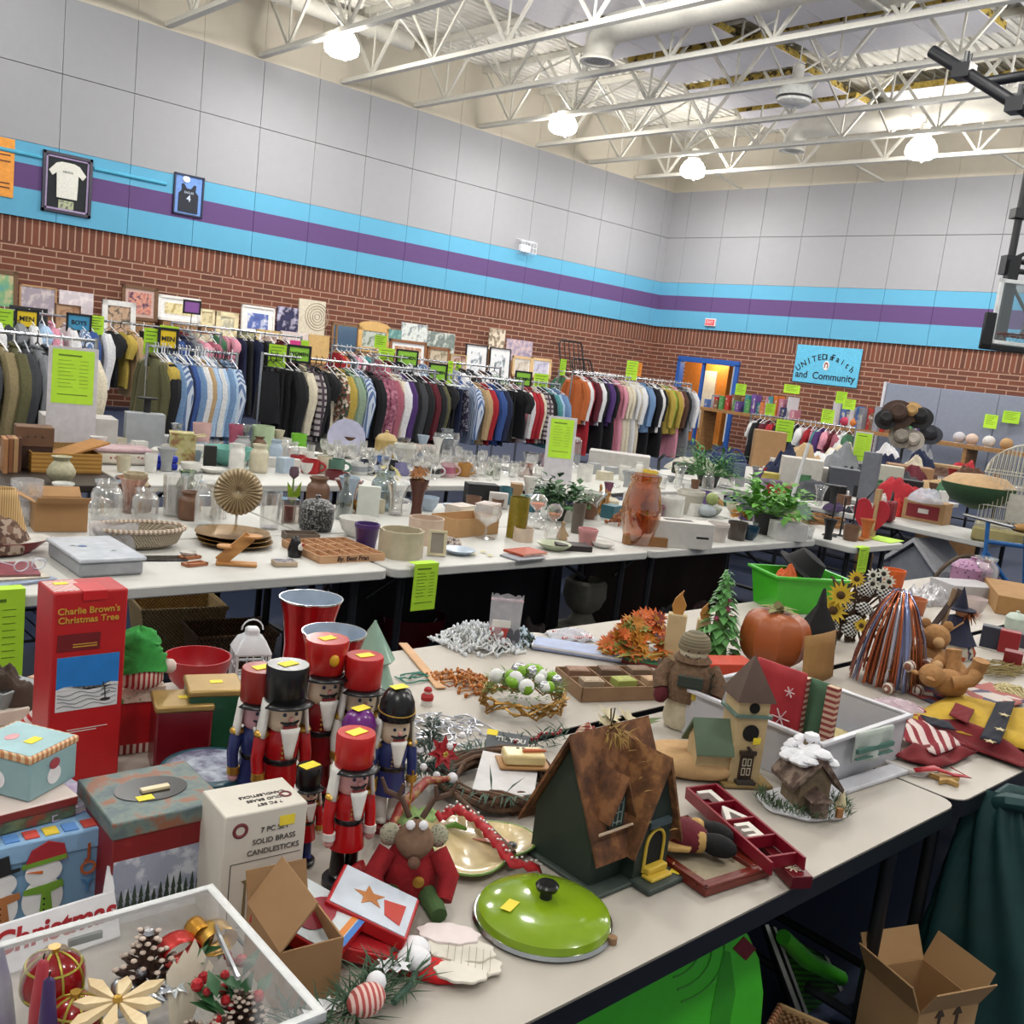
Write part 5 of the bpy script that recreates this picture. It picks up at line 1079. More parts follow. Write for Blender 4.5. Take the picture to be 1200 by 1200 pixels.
t = thing('gift_wrap_box', 'red and green flat box beside the orange flowers', 'box', AT(735,775), rad(-48)); B().box(-.1,.1,-.035,.035,0,.012).build('carton', M('#8a2c34',.5), t, .002); B().box(-.02,.1,-.036,.036,.01,.013).build('green_ribbon', M('#2f7a4a',.5), t)
# --- gold wire basket with ornaments
p = AT(612,832); t = thing('centrepiece_basket', 'gold wire basket filled with green and white ornaments', 'centrepiece', p); b = B(); g = random.Random(12)
for k in range(26):
    a = g.uniform(0,6.28); b.tube([(.13*cos(a+q*.35)*(1+.1*sin(q*3+k)), .11*sin(a+q*.35)*(1+.1*cos(q*2+k)), .008+.05*abs(sin(q*.8+k))) for q in range(8)], .0028, 5)
b.build('wire_basket', M('#a07838',.3,.7), t); b = B()
for i in range(320): a = g.uniform(0,6.28); r = .11*math.sqrt(g.random()); b.leaf((r*cos(a),r*sin(a)*.85,.05+.035*g.random()),(cos(a),sin(a),g.uniform(.1,1)),.04,.005)
b.build('pine_sprigs', M('#4c7a2c',.7,0,.3), t)
for m, n_, nm in ((M('#7fae2c',.2),9,'green_bauble'),(M('#e2e2e0',.9,0,.05,60,.003),7,'snowball'),(MET('#c8c8cc',.2),6,'silver_bauble')):
    for k in range(n_): a = g.uniform(0,6.28); r = .1*math.sqrt(g.random()); rr = g.uniform(.015,.024); B().ball((r*cos(a),r*sin(a)*.85,.085+.03*(1-r/.1)+rr*.3), rr, 12).build(nm, m, t)

# odds and ends behind the tall red box at the left edge
crate(30,838,40,800,.1,MET('#8c9092',.35),'brushed silver toaster-like box left of the tall red box',rz=.5); crate(8,850,34,826,.08,M('#c4b8ac',.5),'white and red small carton at the left edge',rz=.1)
t = thing('candy_tube','red and white striped candy tube leaning at the left edge','tube',AT(18,862),0,None,(.2,.7,0)); B().lathe([(.016,0),(.016,.12),(0,.12)],14).build('tube_body',two('stripe','#b01c22','#d8ccc8',60,.4,(0,pi/2,0)),t)
tag(heap(AT(12,815),.1,.08,.12,M('#3a2a20',.8),'x','brown_bundle','bundle',seed=9),'dark brown bundle at the left edge behind the silver box','bundle'); crate(34,815,16,792,.04,M('#b08870',.5),'pink label card box behind the silver box',rz=.5)
# ================================================================ nearest tables, right part
# --- grapevine wreath with a butter dish and card on it
p = AT(585,925); t = thing('grapevine_wreath', 'brown grapevine wreath lying under the carrot-nosed dish', 'wreath', p); b = B(); g = random.Random(21)
for k in range(16):
    r0 = .135+g.uniform(-.025,.025); ph = g.uniform(0,6.28); z0 = g.uniform(.008,.04)
    b.tube([((r0+.014*sin(3*a+ph))*cos(a),(r0+.014*sin(3*a+ph))*.92*sin(a),z0+.008*sin(5*a+ph)) for a in [i*2*pi/28 for i in range(28)]],.0055,6,True)
b.build('vines', two('wood','#3c2a1e','#6a4c36',70,.8), t); b = B()
for k in range(90): a = g.uniform(1.2,5.4); b.leaf((.13*cos(a),.12*sin(a),.045),(cos(a+g.uniform(-1,1)),sin(a+g.uniform(-1,1)),.15),.07,.005)
b.build('pine_needles', M('#23402e',.7,0,.3), t)
t = thing('white_envelope', 'white card sheet lying on the grapevine wreath', 'card', V((p.x+.0,p.y-.02,.785)), .5, None, (.06,-.05,.75)); B().box(-.1,.1,-.07,.07,0,.002).build('sheet', M('#c8c6c6',.6), t)
o, a, w, d, h = fr3(.835,(582,890),(640,888),(585,872)); q = AT(612,896,.79)
t = thing('butter_dish', 'cream snowman-faced butter dish with a carrot nose', 'dish', V((q.x,q.y,.79)), face(q)+.25)
B().box(-.062,.062,-.036,.036,0,.008).build('wood_tray', M('#a67c4c',.5), t, .003); B().box(-.05,.05,-.03,.03,.008,.035).build('lid', M('#d8c38c',.3), t, .006)
B().tube([(-.004,-.006,.037),(.03,-.004,.038),(.054,-.002,.038)],[.006,.005,.003],10).build('carrot_nose', M('#b8623a',.5), t)
for s in (0,1): B().ball((-.012+.014*s,.016,.035),.005,8,1,1,.3).build('eye', BLKG, t)
t = thing('slate_sign', 'small grey slate sign with white capital lettering', 'sign', AT(577,872,.765), face(AT(577,872))-.15, None, (rad(-62),0,face(AT(577,872))-.1)); B().box(-.055,.055,-.003,.003,-.03,.06).build('board', M('#5c6064',.7), t, .002)
words("'TIL YOU", .02, WHG, t, (.008,-.0035,.035), bold=.0005); words('NOEL', .02, WHG, t, (.014,-.0035,.008), bold=.0005); sticker(t,(-.042,-.0035,.052),(pi/2,0,0))
t = thing('garland_sprig', 'dark green garland sprig with red beads behind the cream dish', 'garland', AT(615,868,.75)); b = B(); g = random.Random(3)
for k in range(120): b.leaf((g.uniform(-.11,.1),g.uniform(-.02,.03),g.uniform(0,.03)),(g.uniform(-1,1),g.uniform(-1,1),.3),.045,.005)
b.build('needles', M('#27402f',.7,0,.3), t); b = B()
for k in range(14): b.ball((-.09+.013*k,.01*sin(k),.035),.005,6)
b.build('beads', M('#8a2024',.3), t)
# --- slice-shaped plate with stick and red ribbon
p = AT(562,1000); t = thing('watermelon_plate', 'cream and green triangular ceramic plate under the red ribbon', 'plate', V((p.x,p.y+.02,.742)), .2)
tri = [(r*cos(a),r*sin(a)) for a in [i*2*pi/40 for i in range(40)] for r in [.115*(1+.2*cos(3*(a-pi/2)))]]
b = B(); n_ = 40
vs = [(x*.6,y*.6,0) for x,y in tri]+[(x,y,.018) for x,y in tri]+[(x*.97,y*.97,.02) for x,y in tri]+[(x*.62,y*.62,.005) for x,y in tri]
f = [tuple(range(n_-1,-1,-1))]+[(k*n_+i,k*n_+(i+1)%n_,(k+1)*n_+(i+1)%n_,(k+1)*n_+i) for k in range(3) for i in range(n_)]+[tuple(3*n_+i for i in range(n_))]
b.add(vs,f); b.build('plate_body', M('#cbb78a',.15), t, ang=60); B().tube([(x*1.0,y*1.0,.018) for x,y in tri],.003,6,True).build('green_edge', M('#6f8f3c',.3), t)
B().tube([(.0,.085,.014),(.02,.07,.02),(.03,.045,.016)],[.003,.007,.004],8).build('green_stem_print', M('#5c8a34',.3), t); B().prism([(.02,.02),(.075,-.03),(.07,-.045),(.045,-.04)],.007,.0095).build('pink_wedge', M('#d09078',.3), t); B().ball((.06,-.055,.012),.011,10,1,1,.35).build('dark_seed', M('#2c2c30',.3), t)
B().tube([tuple(AT(505,880,.80)),tuple(AT(540,925,.79)),tuple(AT(597,993,.765))],.006,8)
t = tag(B().tube([tuple(AT(497,898,.79)),tuple(AT(548,945,.775)),tuple(AT(602,1000,.765))],[.005,.0065,.007],8).build('wooden_stick', M('#5c4434',.7)), 'brown twig lying across the cream plate', 'stick')
rp = [AT(512,960,.77),AT(535,948,.785),AT(560,962,.79),AT(580,985,.78),AT(600,1012,.765),AT(634,1019,.75)]
b = B()
def strip(b, pts, w, up=(0,0,1)):
    vs = []; 
    for i, p_ in enumerate(pts):
        tt = (pts[min(i+1,len(pts)-1)]-pts[max(i-1,0)]).normalized(); s_ = tt.cross(V(up)).normalized(); k = .5+.3*sin(i*2.1)
        vs += [p_-s_*w+V((0,0,w*k)), p_+s_*w-V((0,0,w*k*.3))]
    return b.add(vs, [(2*i,2*i+1,2*i+3,2*i+2) for i in range(len(pts)-1)])
fine = [rp[0].lerp(rp[0],0)]; 
for i in range(len(rp)-1):
    for k in range(1,7): fine.append(rp[i].lerp(rp[i+1],k/6)+V((0,0,.004*sin(k*2.2+i))))
t = thing('red_ribbon', 'red ribbon with white stitching trailing over the cream plate', 'ribbon', (0,0,0)); strip(b, fine, .011).build('ribbon_band', M('#b0141e',.6), t, solid=.002)
b = B(); [b.cbox(tuple(q_+V((.004,.006,.011))),(.004,.004,.003)) for q_ in fine[2::1]]; b.build('white_stitches', WHG, t)
# --- reindeer plush
p = AT(478,1045); t = thing('reindeer_plush', 'brown plush reindeer in a red coat in front of the nutcrackers', 'plush toy', p, face(p)+.1); FUR = M('#7c604c',.95,0,.15,70,.003)
B().lathe([(.05,0),(.058,.02),(.05,.07),(.03,.105),(0,.11)],20,sy=.8).build('red_coat', M('#941820',.9,0,.15,60,.003), t)
B().grid(lambda u,v:(.034*cos(2*pi*u)*sin(pi*(.05+.9*v))*(1.0+.15*v),-.012-.02*v+.028*sin(2*pi*u)*sin(pi*(.05+.9*v)),.155-.075*v),16,10,cu=True).build('head', FUR, t)
B().ball((.0,-.052,.088),.012,10).build('muzzle', M('#6a4c3c',.9), t)
for s in (-1,1):
    B().ball((s*.045,0,.115),.02,10,1,.4,1.2).build('ear', two('dots','#b8b49c','#5c6a5c',220,.9), t)
    B().tube([(s*.012,0,.15),(s*.03,.005,.185),(s*.06,0,.2),(s*.07,.0,.225)],[.006,.006,.005,.003],8).tube([(s*.035,.003,.188),(s*.03,0,.215)],[.005,.003],8).build('antler', M('#5a4234',.8), t)
    B().ball((s*.012,-.034,.152),.009,10).build('white_pompom', SNOW, t)
    B().tube([(s*.045,-.01,.09),(s*.07,-.03,.05),(s*.06,-.06,.02)],[.02,.02,.016],10).build('arm', M('#941820',.9,0,.15,60,.003), t)
    B().tube([(s*.03,-.03,.018),(s*.045,-.08,.016),(s*.05,-.1,.014)],[.018,.018,.016],10).build('leg', M('#3f5a30',.9), t)
B().lathe([(.011,0),(.011,.003),(.006,.0035)],14).build('button', GOLD, t, loc=(.012,-.047,.055)).build if False else None
o = B().lathe([(.011,0),(.011,.003),(.006,.0035)],14).build('button', GOLD, t, loc=(.012,-.05,.05)); o.rotation_euler = (pi/2,0,0)
t = thing('red_rattan_arch', 'red and gold bent horn with a white ball tip behind the reindeer', 'ornament', (0,0,0)); hp = [AT(450,985,.76),AT(470,945,.80),AT(500,915,.81),AT(530,912,.80)]
B().tube([tuple(q_) for q_ in hp],[.006,.011,.01,.006],10).build('horn', two('blotch','#8a2c24','#a08050',50,.5), t); B().ball(tuple(hp[-1]),.013,12).build('white_ball', SNOW, t)
t = tag(heap(AT(490,965),.06,.04,.035,M('#8aa86a',.9,0,.2,50),'pale green net cloth bunched behind the reindeer','net_cloth','cloth',seed=5),'pale green net cloth bunched behind the reindeer','cloth')
# --- gift bags stack
def gbag(p, a, w, h, m, front, label, lean=-1.2, k=0):
    t = thing('gift_bag', label, 'gift bag', p, 0, 'red printed gift bags', (lean,0,a)); B().box(-w,w,-.012,.012,0,h).build('paper_bag', m, t, .003); B().box(-w*.95,w*.95,-.0135,-.0118,h*.04,h*.96).build('printed_front', front, t); return t
RB = M('#b41a20',.35)
t = gbag(V((*at(412,1106,.785).xy,.79)), .55, .068, .155, RB, M('#c8d0d4',.5), 'red gift bag printed with a mitten, lying beside the brown carton', -1.32)
B().lathe([(.036,0),(.036,.001)],20,sx=1.3,sy=.75).build('mitten_print', M('#8a1c2c',.5), t, loc=(0,-.0142,.07)).rotation_euler = (pi/2,0,0); B().box(-.06,.06,-.0146,-.0138,.012,.022).build('orange_stripe', M('#d07c2c',.5), t); B().box(-.06,.06,-.0146,-.0138,.0,.01).build('blue_stripe', M('#2f6cb8',.5), t)
t = gbag(V((*at(482,1082,.775).xy,.772)), .75, .062, .15, RB, M('#c4ccd8',.5), 'red gift bag printed with a star at the right of the pile', -1.25)
B().prism([(.03*(1 if i%2==0 else .42)*cos(i*pi/5+.3),.085+.03*(1 if i%2==0 else .42)*sin(i*pi/5+.3)) for i in range(10)],-.0146,-.0138,'y').build('star_print', M('#b8743c',.5), t); B().prism([(-.04,.02),(.02,.02),(.01,.06),(-.03,.05)],-.0146,-.0138,'y').build('red_print', M('#b83020',.5), t)
gbag(V((*at(458,1108,.75).xy,.755)), .9, .06, .15, RB, M('#a01820',.4), 'plain red gift bag at the bottom of the pile', -1.4)
tag(heap(AT(420,1040),.05,.035,.05,REDM,'red tissue','red_tissue','tissue paper',seed=8),'crumpled red tissue beside the smallest nutcracker','tissue paper')
# --- felt santa beard set
t = thing('red_mitten', 'bright red felt mitten with white furry cuffs beside the gift bags', 'mitten', AT(492,1142), face(AT(492,1142)))
B().prism([(-.055,.0),(-.02,-.012),(.03,-.025),(.06,-.02),(.062,.01),(.03,.03),(-.03,.045),(-.06,.03)],0,.014).build('felt', M('#c0141c',.9), t, .004)
for q in ((-.015,.045,.016),(-.012,.008,.022)): B().ball(q,.026,14,1.1,1,.7).build('fur_cuff', SNOW, t)
t = thing('felt_scallops', 'pile of cream scalloped felt shapes at the table front', 'felt shapes', AT(530,1128), face(AT(530,1128))); g = random.Random(4)
for i, (x, y, r, sx, a) in enumerate(((-.012,.055,.042,1.3,.2),(.01,.02,.05,1.2,-.2),(.028,-.01,.05,1.1,-.4),(.016,-.045,.04,1.1,.3))):
    pl = [(x+r*sx*(1+.05*cos(9*q))*cos(q+a), y+r*.7*(1+.05*cos(9*q))*sin(q+a)) for q in [j*2*pi/54 for j in range(54)]]
    z = .001+.0043*(3-i)+(.0115 if i == 3 else 0); B().prism(pl, z, z+.005).build('felt_piece', M('#d6d0c4' if i else '#e0d4d2',.95), t, .001)
b = B()
for k in range(7): b.box(-.01+.012*k,-.009+.012*k,-.02-.003*k,.03-.002*k,.0175,.0185)
b.build('stitch_lines', M('#9a9080',.9), t)
# --- pine sprig with candy-striped bear face at the front edge
t = thing('pine_wreath_sprig', 'green pine sprig with white leaves at the bottom edge', 'garland', AT(420,1188), 0); b = B(); g = random.Random(9)
for k in range(260): x = g.uniform(-.12,.1); b.leaf((x,.02*sin(x*30)+g.uniform(-.02,.02),.004+.03*g.random()),(g.uniform(-1,1),g.uniform(-1,1),.4),.06,.004)
b.build('needles', M('#2c4a30',.7,0,.3), t); b = B()
for q in ((-.09,-.01),(-.06,.0),(.07,.03),(.085,.02)): flower(b,(*q,.035),.022,6)
b.build('white_leaves', SNOW, t); B().tube([(.05,-.02,.012),(.1,.0,.016),(.13,.03,.01),(.12,.06,.008)],.006,8).build('green_cord', M('#3c5a4c',.7), t)
t = thing('striped_ornament', 'pink and white striped plush ornament lying on the pine sprig', 'ornament', AT(398,1200,.765), .3); B().ball((0,0,.022),.026,16,1.3,1,.8).build('body', two('stripe','#d8b8b0','#a84844',110,.8,(0,0,.6)), t); B().ball((.035,.01,.028),.016,12).build('tip', SNOW, t)
# --- green pan lid
p = AT(636,1078); p.z = .742; t = thing('pan_lid', 'oval lime green enamel pan lid with a black knob', 'pan lid', p, .0)
B().lathe([(.128,0),(.132,.004),(.128,.01)],48).build('steel_rim', MET('#c8cac8',.2), t); B().lathe([(.126,.008),(.122,.022),(.11,.03),(.07,.04),(.03,.0445),(0,.045)],48).build('enamel_dome', M('#7c9a1c',.13,0,.03), t)
B().lathe([(.012,.044),(.011,.056),(.02,.062),(.022,.07),(.018,.074),(0,.074)],24).build('knob', BLKG, t); sticker(t,(-.07,.02,.0405),(-.08,-.1,.3),.024); B().cyl((.06,-.118,-.001),.009,.012,12).build('handle_stub', M('#8a6a4a',.5), t)
# --- dark green cottage birdhouse
X0, X1, Yf, Yb = 1.395, 1.60, 1.15, 1.315; hr = hi((1.5,1.23),722,850)-.742
t = thing('birdhouse', 'dark green cottage birdhouse with a brown bark roof', 'birdhouse', ((X0+X1)/2,(Yf+Yb)/2,.742), 0); w, d = (X1-X0)/2, (Yb-Yf)/2; he = .11; DG = M('#26352c',.6,0,.12,14); BARK = two('blotch','#4c3020','#8a5c38',22,.8,c3='#6c4428')
B().prism([(-d,0),(d,0),(d,he),(0,hr-.02),(-d,he)],-w,w,'x').build('walls', DG, t)
b = B()
for s in (-1,1): b.add([(x,y,z) for x in (-w-.018,w+.018) for y,z in ((0,hr),(s*(d+.03),he-.035),(s*(d+.03),he-.047),(0,hr-.014))],[(0,1,5,4),(1,2,6,5),(2,3,7,6),(0,3,2,1),(4,5,6,7),(3,0,4,7)])
b.build('bark_roof', BARK, t)
gx = .045                                                     # front cross gable with the door
B().prism([(gx-.055,0),(gx+.05,0),(gx+.05,.12),(gx,hr*.83),(gx-.055,.12)],-d-.035,0,'y').build('porch_walls', M('#22302a',.6,0,.12), t)
b = B()
for s in (-1,1): b.add([(x,y,z) for y in (-d-.05,0) for x,z in ((gx,hr*.9),(gx+s*.075,.075),(gx+s*.075,.063),(gx,hr*.9-.02))],[(0,1,5,4),(1,2,6,5),(2,3,7,6),(0,3,2,1),(4,5,6,7),(3,0,4,7)])
b.build('porch_roof', two('blotch','#5c3c22','#9a6c40',26,.8,c3='#7a5030'), t)
dx = -.055
B().prism([(dx-.02,.12),(dx+.02,.12),(dx+.02,.18),(dx,.215),(dx-.02,.18)],-d-.012,0,'y').build('dormer', DG, t); b = B()
for s in (-1,1): b.add([(x,y,z) for y in (-d-.028,0) for x,z in ((dx,.235),(dx+s*.038,.15),(dx+s*.038,.142),(dx,.222))],[(0,1,5,4),(1,2,6,5),(2,3,7,6),(0,3,2,1),(4,5,6,7),(3,0,4,7)])
b.build('dormer_roof', BARK, t); b = B()
for k in range(3): b.box(dx-.014+.0125*k,dx-.012+.0125*k,-d-.0135,-d-.011,.13,.185)
for k in range(3): b.box(dx-.014,dx+.013,-d-.0135,-d-.011,.135+.02*k,.1365+.02*k)
b.build('dormer_window', M('#8a9a98',.5), t)
arc = [(gx-.028,.02)]+[(gx+.028*cos(a),.075+.032*sin(a)) for a in [pi-i*pi/10 for i in range(11)]]+[(gx+.028,.02)]
B().prism(arc,-d-.0362,-d-.03,'y').build('door_opening', M('#0c0d0c',.9), t); B().tube([(x,-d-.038,z) for x,z in arc],.0035,8).build('door_arch', M('#c8a838',.5), t); B().box(gx-.03,gx+.035,-d-.045,-d-.034,.115,.128).build('lintel', M('#3c4a50',.6), t)
B().box(-w-.012,w+.03,-d-.04,d+.02,-.001,.008).box(gx-.06,gx+.07,-d-.085,-d-.03,-.001,.012).build('base_board', M('#3a443e',.6), t, .004); B().box(gx-.035,gx+.03,-d-.07,-d-.04,.012,.02).box(gx-.03,gx+.03,-d-.055,-d-.036,.02,.034).build('yellow_step', M('#c8a838',.5), t, .003)
b = B()
for z in (.125,.075): b.tube([(-w-.01,-d-.02,z),(gx-.06,-d-.02,z)],.003,6)
b.build('roof_poles', M('#c0a890',.7), t); b = B(); g = random.Random(2)
for k in range(50): b.leaf((.0+g.uniform(-.02,.02),-.01+g.uniform(-.03,.01),hr-.01),(g.uniform(-1,1),g.uniform(-1.5,.2),g.uniform(-.8,.6)),.035,.004)
for k in range(12): b.leaf((g.uniform(-.02,.02),-.01-.02*k,hr-.02*k),(g.uniform(-1,1),-.3,.2),.025,.004)
b.build('dried_moss', M('#8a6c34',.9,0,.3), t)['kind'] = 'stuff'; B().tube([(.0,0,hr-.005),(.0,-.004,hr+.02),(.006,0,hr+.035),(-.006,0,hr+.035),(0,.002,hr+.01)],.0018,6).build('hanger_wire', MET('#6a6458',.4), t); sticker(t,(gx+.055,-d-.06,.0125),(0,0,.4),.022)
# --- pillow
def pillow(p, a, w, d, h, m, label, tilt=(0,0), name='pillow', cat='pillow'):
    def fn(u, v):
        q = 2*pi*u; s = math.sin(pi*v)**.6; k = (abs(cos(q))**.55*(1 if cos(q)>0 else -1), abs(sin(q))**.55*(1 if sin(q)>0 else -1)); e = sin(pi*v*.5*2) ; r = sin(pi*v)
        return (w*k[0]*max(.02,r**.45), d*k[1]*max(.02,r**.45), h/2-h/2*cos(pi*v)*(1-.25*abs(k[0]*k[1])))
    t = thing(name, label, cat, p, 0, None, (tilt[0],tilt[1],a)); B().grid(fn, 32, 14, cu=True).build('cushion', m, t, ang=80); return t
pillow(AT(806,902,.745), -.75, .11, .075, .06, M('#b89468',.9,0,.06,90,.002), 'plain tan pillow between the cottage and church birdhouses', (.12,0))
# --- church birdhouse
p = AT(862,912); p.z = .742; t = thing('church_birdhouse', 'cream church birdhouse with a brown steeple and green nave roof', 'birdhouse', p, -.55); H_ = hi(p,880,766)-.742; CW = M('#bca47a',.7,0,.12,16); s = .042
B().box(-.06,.075,-.065,.075,0,.01).build('base_board', M('#8a7244',.7), t, .003); tb = H_*.68
B().box(-s,s,-s,s,.01,tb).build('tower', CW, t); B().box(-s-.008,s+.008,-s-.008,s+.008,tb*.8,tb*.8+.008).build('green_cornice', M('#5a7268',.6), t); B().lathe([(s*1.75,tb-.004),(s*1.75,tb),(0,H_)],4).build('steeple', M('#5c4a40',.75,0,.12), t).rotation_euler = (0,0,pi/4)
for x,y,r_ in ((0,-s-.001,0),): 
    o = B().lathe([(.022,0),(.022,.002)],24).build('entry_hole', M('#0c0a08',.9), t, loc=(x,-s-.0005,tb*.62)); o.rotation_euler = (pi/2,0,0)
o = B().lathe([(.014,0),(.014,.002)],20).build('steeple_hole', M('#0c0a08',.9), t, loc=(0,-s-.0005,tb*.91)); o.rotation_euler = (pi/2,0,0)
B().tube([(0,-s,tb*.45),(0,-s-.028,tb*.44)],.004,8).build('perch', M('#2a2420',.6), t); B().box(-.018,.018,-s-.005,-s,.02,.085).box(-.022,.022,-s-.009,-s,.085,.095).build('door', M('#3a2a20',.6), t); b = B()
for x in (-.012,.002):
    for z in (.03,.055): b.box(x,x+.01,-s-.0065,-s-.004,z,z+.002).box(x,x+.01,-s-.0065,-s-.004,z+.018,z+.02).box(x,x+.0015,-s-.0065,-s-.004,z,z+.02).box(x+.0085,x+.01,-s-.0065,-s-.004,z,z+.02)
b.build('door_panes', M('#d8d0b8',.5), t); B().box(-.025,.025,-s-.022,-s,.01,.018).build('step', M('#3a3430',.6), t)
B().box(-s-.09,-s,-s*.8,s*.8,.01,.1).prism([(-s*.8,.1),(s*.8,.1),(0,.15)],-s-.09,-s,'x').build('nave', CW, t); b = B()
for q in (-1,1): b.add([(x,y,z) for x in (-s-.1,-s+.002) for y,z in ((0,.162),(q*.055,.088),(q*.055,.08),(0,.152))],[(0,1,5,4),(1,2,6,5),(2,3,7,6),(0,3,2,1),(4,5,6,7),(3,0,4,7)])
b.build('nave_roof', M('#5c6e58',.7,0,.1), t); sticker(t,(.022,-s-.001,tb*.53),(pi/2,0,.2),.02)
# --- snowman plush in a fur coat
p = AT(800,850); p.z = .744; t = thing('snowman_plush', 'tall plush snowman in a brown fur coat and knit cap', 'plush toy', p, face(p)); Hs = hi(p,800,738)-.744; k = Hs/.25; FURB = M('#6c5440',.95,0,.3,90,.006); LIN = M('#c2b79e',.9,0,.08,70)
B().lathe([(.05*k,0),(.056*k,.02*k),(.05*k,.08*k),(0,.1*k)],20).build('body', LIN, t); B().lathe([(.06*k,.075*k),(.064*k,.1*k),(.058*k,.15*k),(.036*k,.178*k),(0,.18*k)],22).build('fur_coat', FURB, t); B().lathe([(.04*k,.168*k),(.05*k,.178*k),(.04*k,.19*k)],20).build('fur_collar', FURB, t)
B().ball((0,-.004,.2*k),.036*k,16,1,1,.85).build('head', LIN, t); B().lathe([(.038*k,.205*k),(.04*k,.222*k),(.036*k,.238*k),(.02*k,.25*k),(0,.252*k)],20).build('knit_cap', two('stripe','#6a6450','#8a7c64',120,.95,(0,pi/2,0)), t); B().lathe([(.041*k,.205*k),(.042*k,.216*k),(.038*k,.218*k)],20).build('cap_band', M('#7c705a',.95), t)
for q in range(7): B().ball((.028*k*sin((q-3)*.22),-.04*k*cos((q-3)*.2),.19*k-.004*k*cos((q-3)*.9)),.0025*k,6).build('stitched_smile', M('#2a2420',.8), t)
for q in (-1,1): B().ball((q*.012*k,-.037*k,.208*k),.0035*k,6).build('eye', BLKG, t); B().tube([(q*.05*k,0,.16*k),(q*.075*k,-.02*k,.125*k),(q*.068*k,-.035*k,.1*k)],[.022*k,.022*k,.02*k],10).build('fur_sleeve', FURB, t); B().ball((q*.066*k,-.04*k,.085*k),.02*k,10,1,1,1.2).build('mitten', M('#5c1c26',.9), t)
B().box(-.03*k,.035*k,-.068*k,-.055*k,.12*k,.15*k).build('scarf', two('plaid','#4a3c34','#2f3f38',90,.9), t, .003); B().box(.01*k,.03*k,-.066*k,-.06*k,.09*k,.108*k).build('patches', M('#b8a03a',.8), t, .002)
b = B(); g = random.Random(6)
for q in range(40): b.leaf((.058*k,-.05*k,(.1+.07*g.random())*k),(g.uniform(-1,1),g.uniform(-1,.2),.6),.022*k,.004)
b.build('pine_sprig', M('#2c4030',.7), t)
# --- wooden compartment tray with cards and boxes
oA, oB, oC = at(663,815,.80), at(742,845,.80), at(700,765,.80); p = AT(720,808); t = thing('compartment_tray', 'shallow tray of small boxes and cards behind the lily', 'tray', p, -.35); KR = M('#8a6c50',.75)
b = B(); w, d = .17, .10; b.box(-w,w,-d,d,0,.004)
for x in (-w,-.06,.055,w-.004): b.box(x,x+.004,-d,d,.004,.045)
for y in (-d,0,d-.004): b.box(-w,w,y,y+.004,.004,.045)
b.build('tray_frame', KR, t); g = random.Random(7)
for i, (x, y, c) in enumerate(((-.115,-.05,'#a08c74'),(-.115,.05,'#8c6a54'),(0,-.05,'#9aa050'),(0,.05,'#6c5444'),(.11,-.05,'#b09070'),(.11,.05,'#7c6450'))):
    q = thing('small_carton', ['kraft carton nearest the lily in the tray','brown carton at the far left of the tray','olive green carton in the tray','dark brown carton in the tray','tan square-patterned carton in the tray','brown carton at the far right of the tray'][i], 'box', tuple(p+Matrix.Rotation(-.35,3,'Z') @ V((x,y,.006))), -.35+g.uniform(-.2,.2)); B().cbox((0,0,.025),(.07,.05,.05)).build('carton', M(c,.7), q, .002); B().box(-.025,.025,-.017,.017,.05,.0508).build('carton_label', M(c,.6,0,.3,60), q)
t = thing('lily_stem', 'artificial cream lily lying behind the cottage birdhouse', 'flower', AT(715,852)); b = B()
for q in ((-.02,.03,.03),(.03,.0,.025),(-.06,.0,.02)): flower(b,q,.05,6,(.3,-.4,1),.5)
b.build('petals', M('#cfc4a4',.6), t); b = B(); b.tube([(-.02,.02,.02),(.06,-.03,.01),(.11,-.02,.01)],.003,6)
for q in ((.02,-.01),(.06,-.03),(.09,-.02),(-.04,.04)): b.leaf((*q,.012),(1,q[1]*8,.3),.07,.022)
b.build('stem_leaves', M('#5c6e3c',.6), t)
tag(heap(AT(690,868),.05,.04,.05,two('check','#8a3a34','#c8b49c',70,.8),'x','checked_cloth','cloth',seed=9),'red checked cloth behind the cottage ridge','cloth')
# --- wooden frame with a plush moose, red letter tray, long red box
p0, p1, p2 = AT(826,1052), AT(905,1028), AT(762,985)
ex = (p1-p0).normalized(); a = atan2(ex.y,ex.x); w = (p1-p0).length/2; d = .125; ey = V((-ex.y,ex.x,0)); c = p0+ex*w+ey*d
t = thing('picture_frame', 'reddish wooden frame holding a plush toy at the table edge', 'picture frame', c, a); MAH = M('#6c2418',.3,0,.12,14); b = B(); e = .03
for x0,x1,y0,y1 in ((-w,w,-d,-d+e),(-w,w,d-e,d),(-w,-w+e,-d+e,d-e),(w-e,w,-d+e,d-e)): b.box(x0,x1,y0,y1,0,.016)
for x0,x1,y0,y1 in ((-w,w,-d,-d+.01),(-w,w,d-.01,d),(-w,-w+.01,-d,d),(w-.01,w,-d,d)): b.box(x0,x1,y0,y1,.016,.022)
b.build('moulding', MAH, t, .002); B().box(-w+e,w-e,-d+e,d-e,.001,.006).build('linen_picture', M('#a89c84',.9), t)
c2 = c+V((-.01,.03,.012)); t = thing('moose_plush', 'plush moose in a dark red jumper lying in the wooden frame', 'plush toy', c2, a+.5); TAN2 = M('#b89458',.9,0,.08,80,.002); BLF = M('#101012',.95,0,.2,80,.003); WIN = M('#5c1420',.95,0,.15,80,.003)
B().ball((0,0,.03),.05,18,1,1.15,.65).build('jumper', WIN, t); B().ball((-.03,.09,.035),.032,16,1,1.2,.8).build('head', TAN2, t); B().ball((-.005,.1,.04),.022,14,1.1,1,.9).build('muzzle', BLF, t); B().ball((-.05,.11,.04),.022,12,1,1,.7).build('hat', WIN, t)
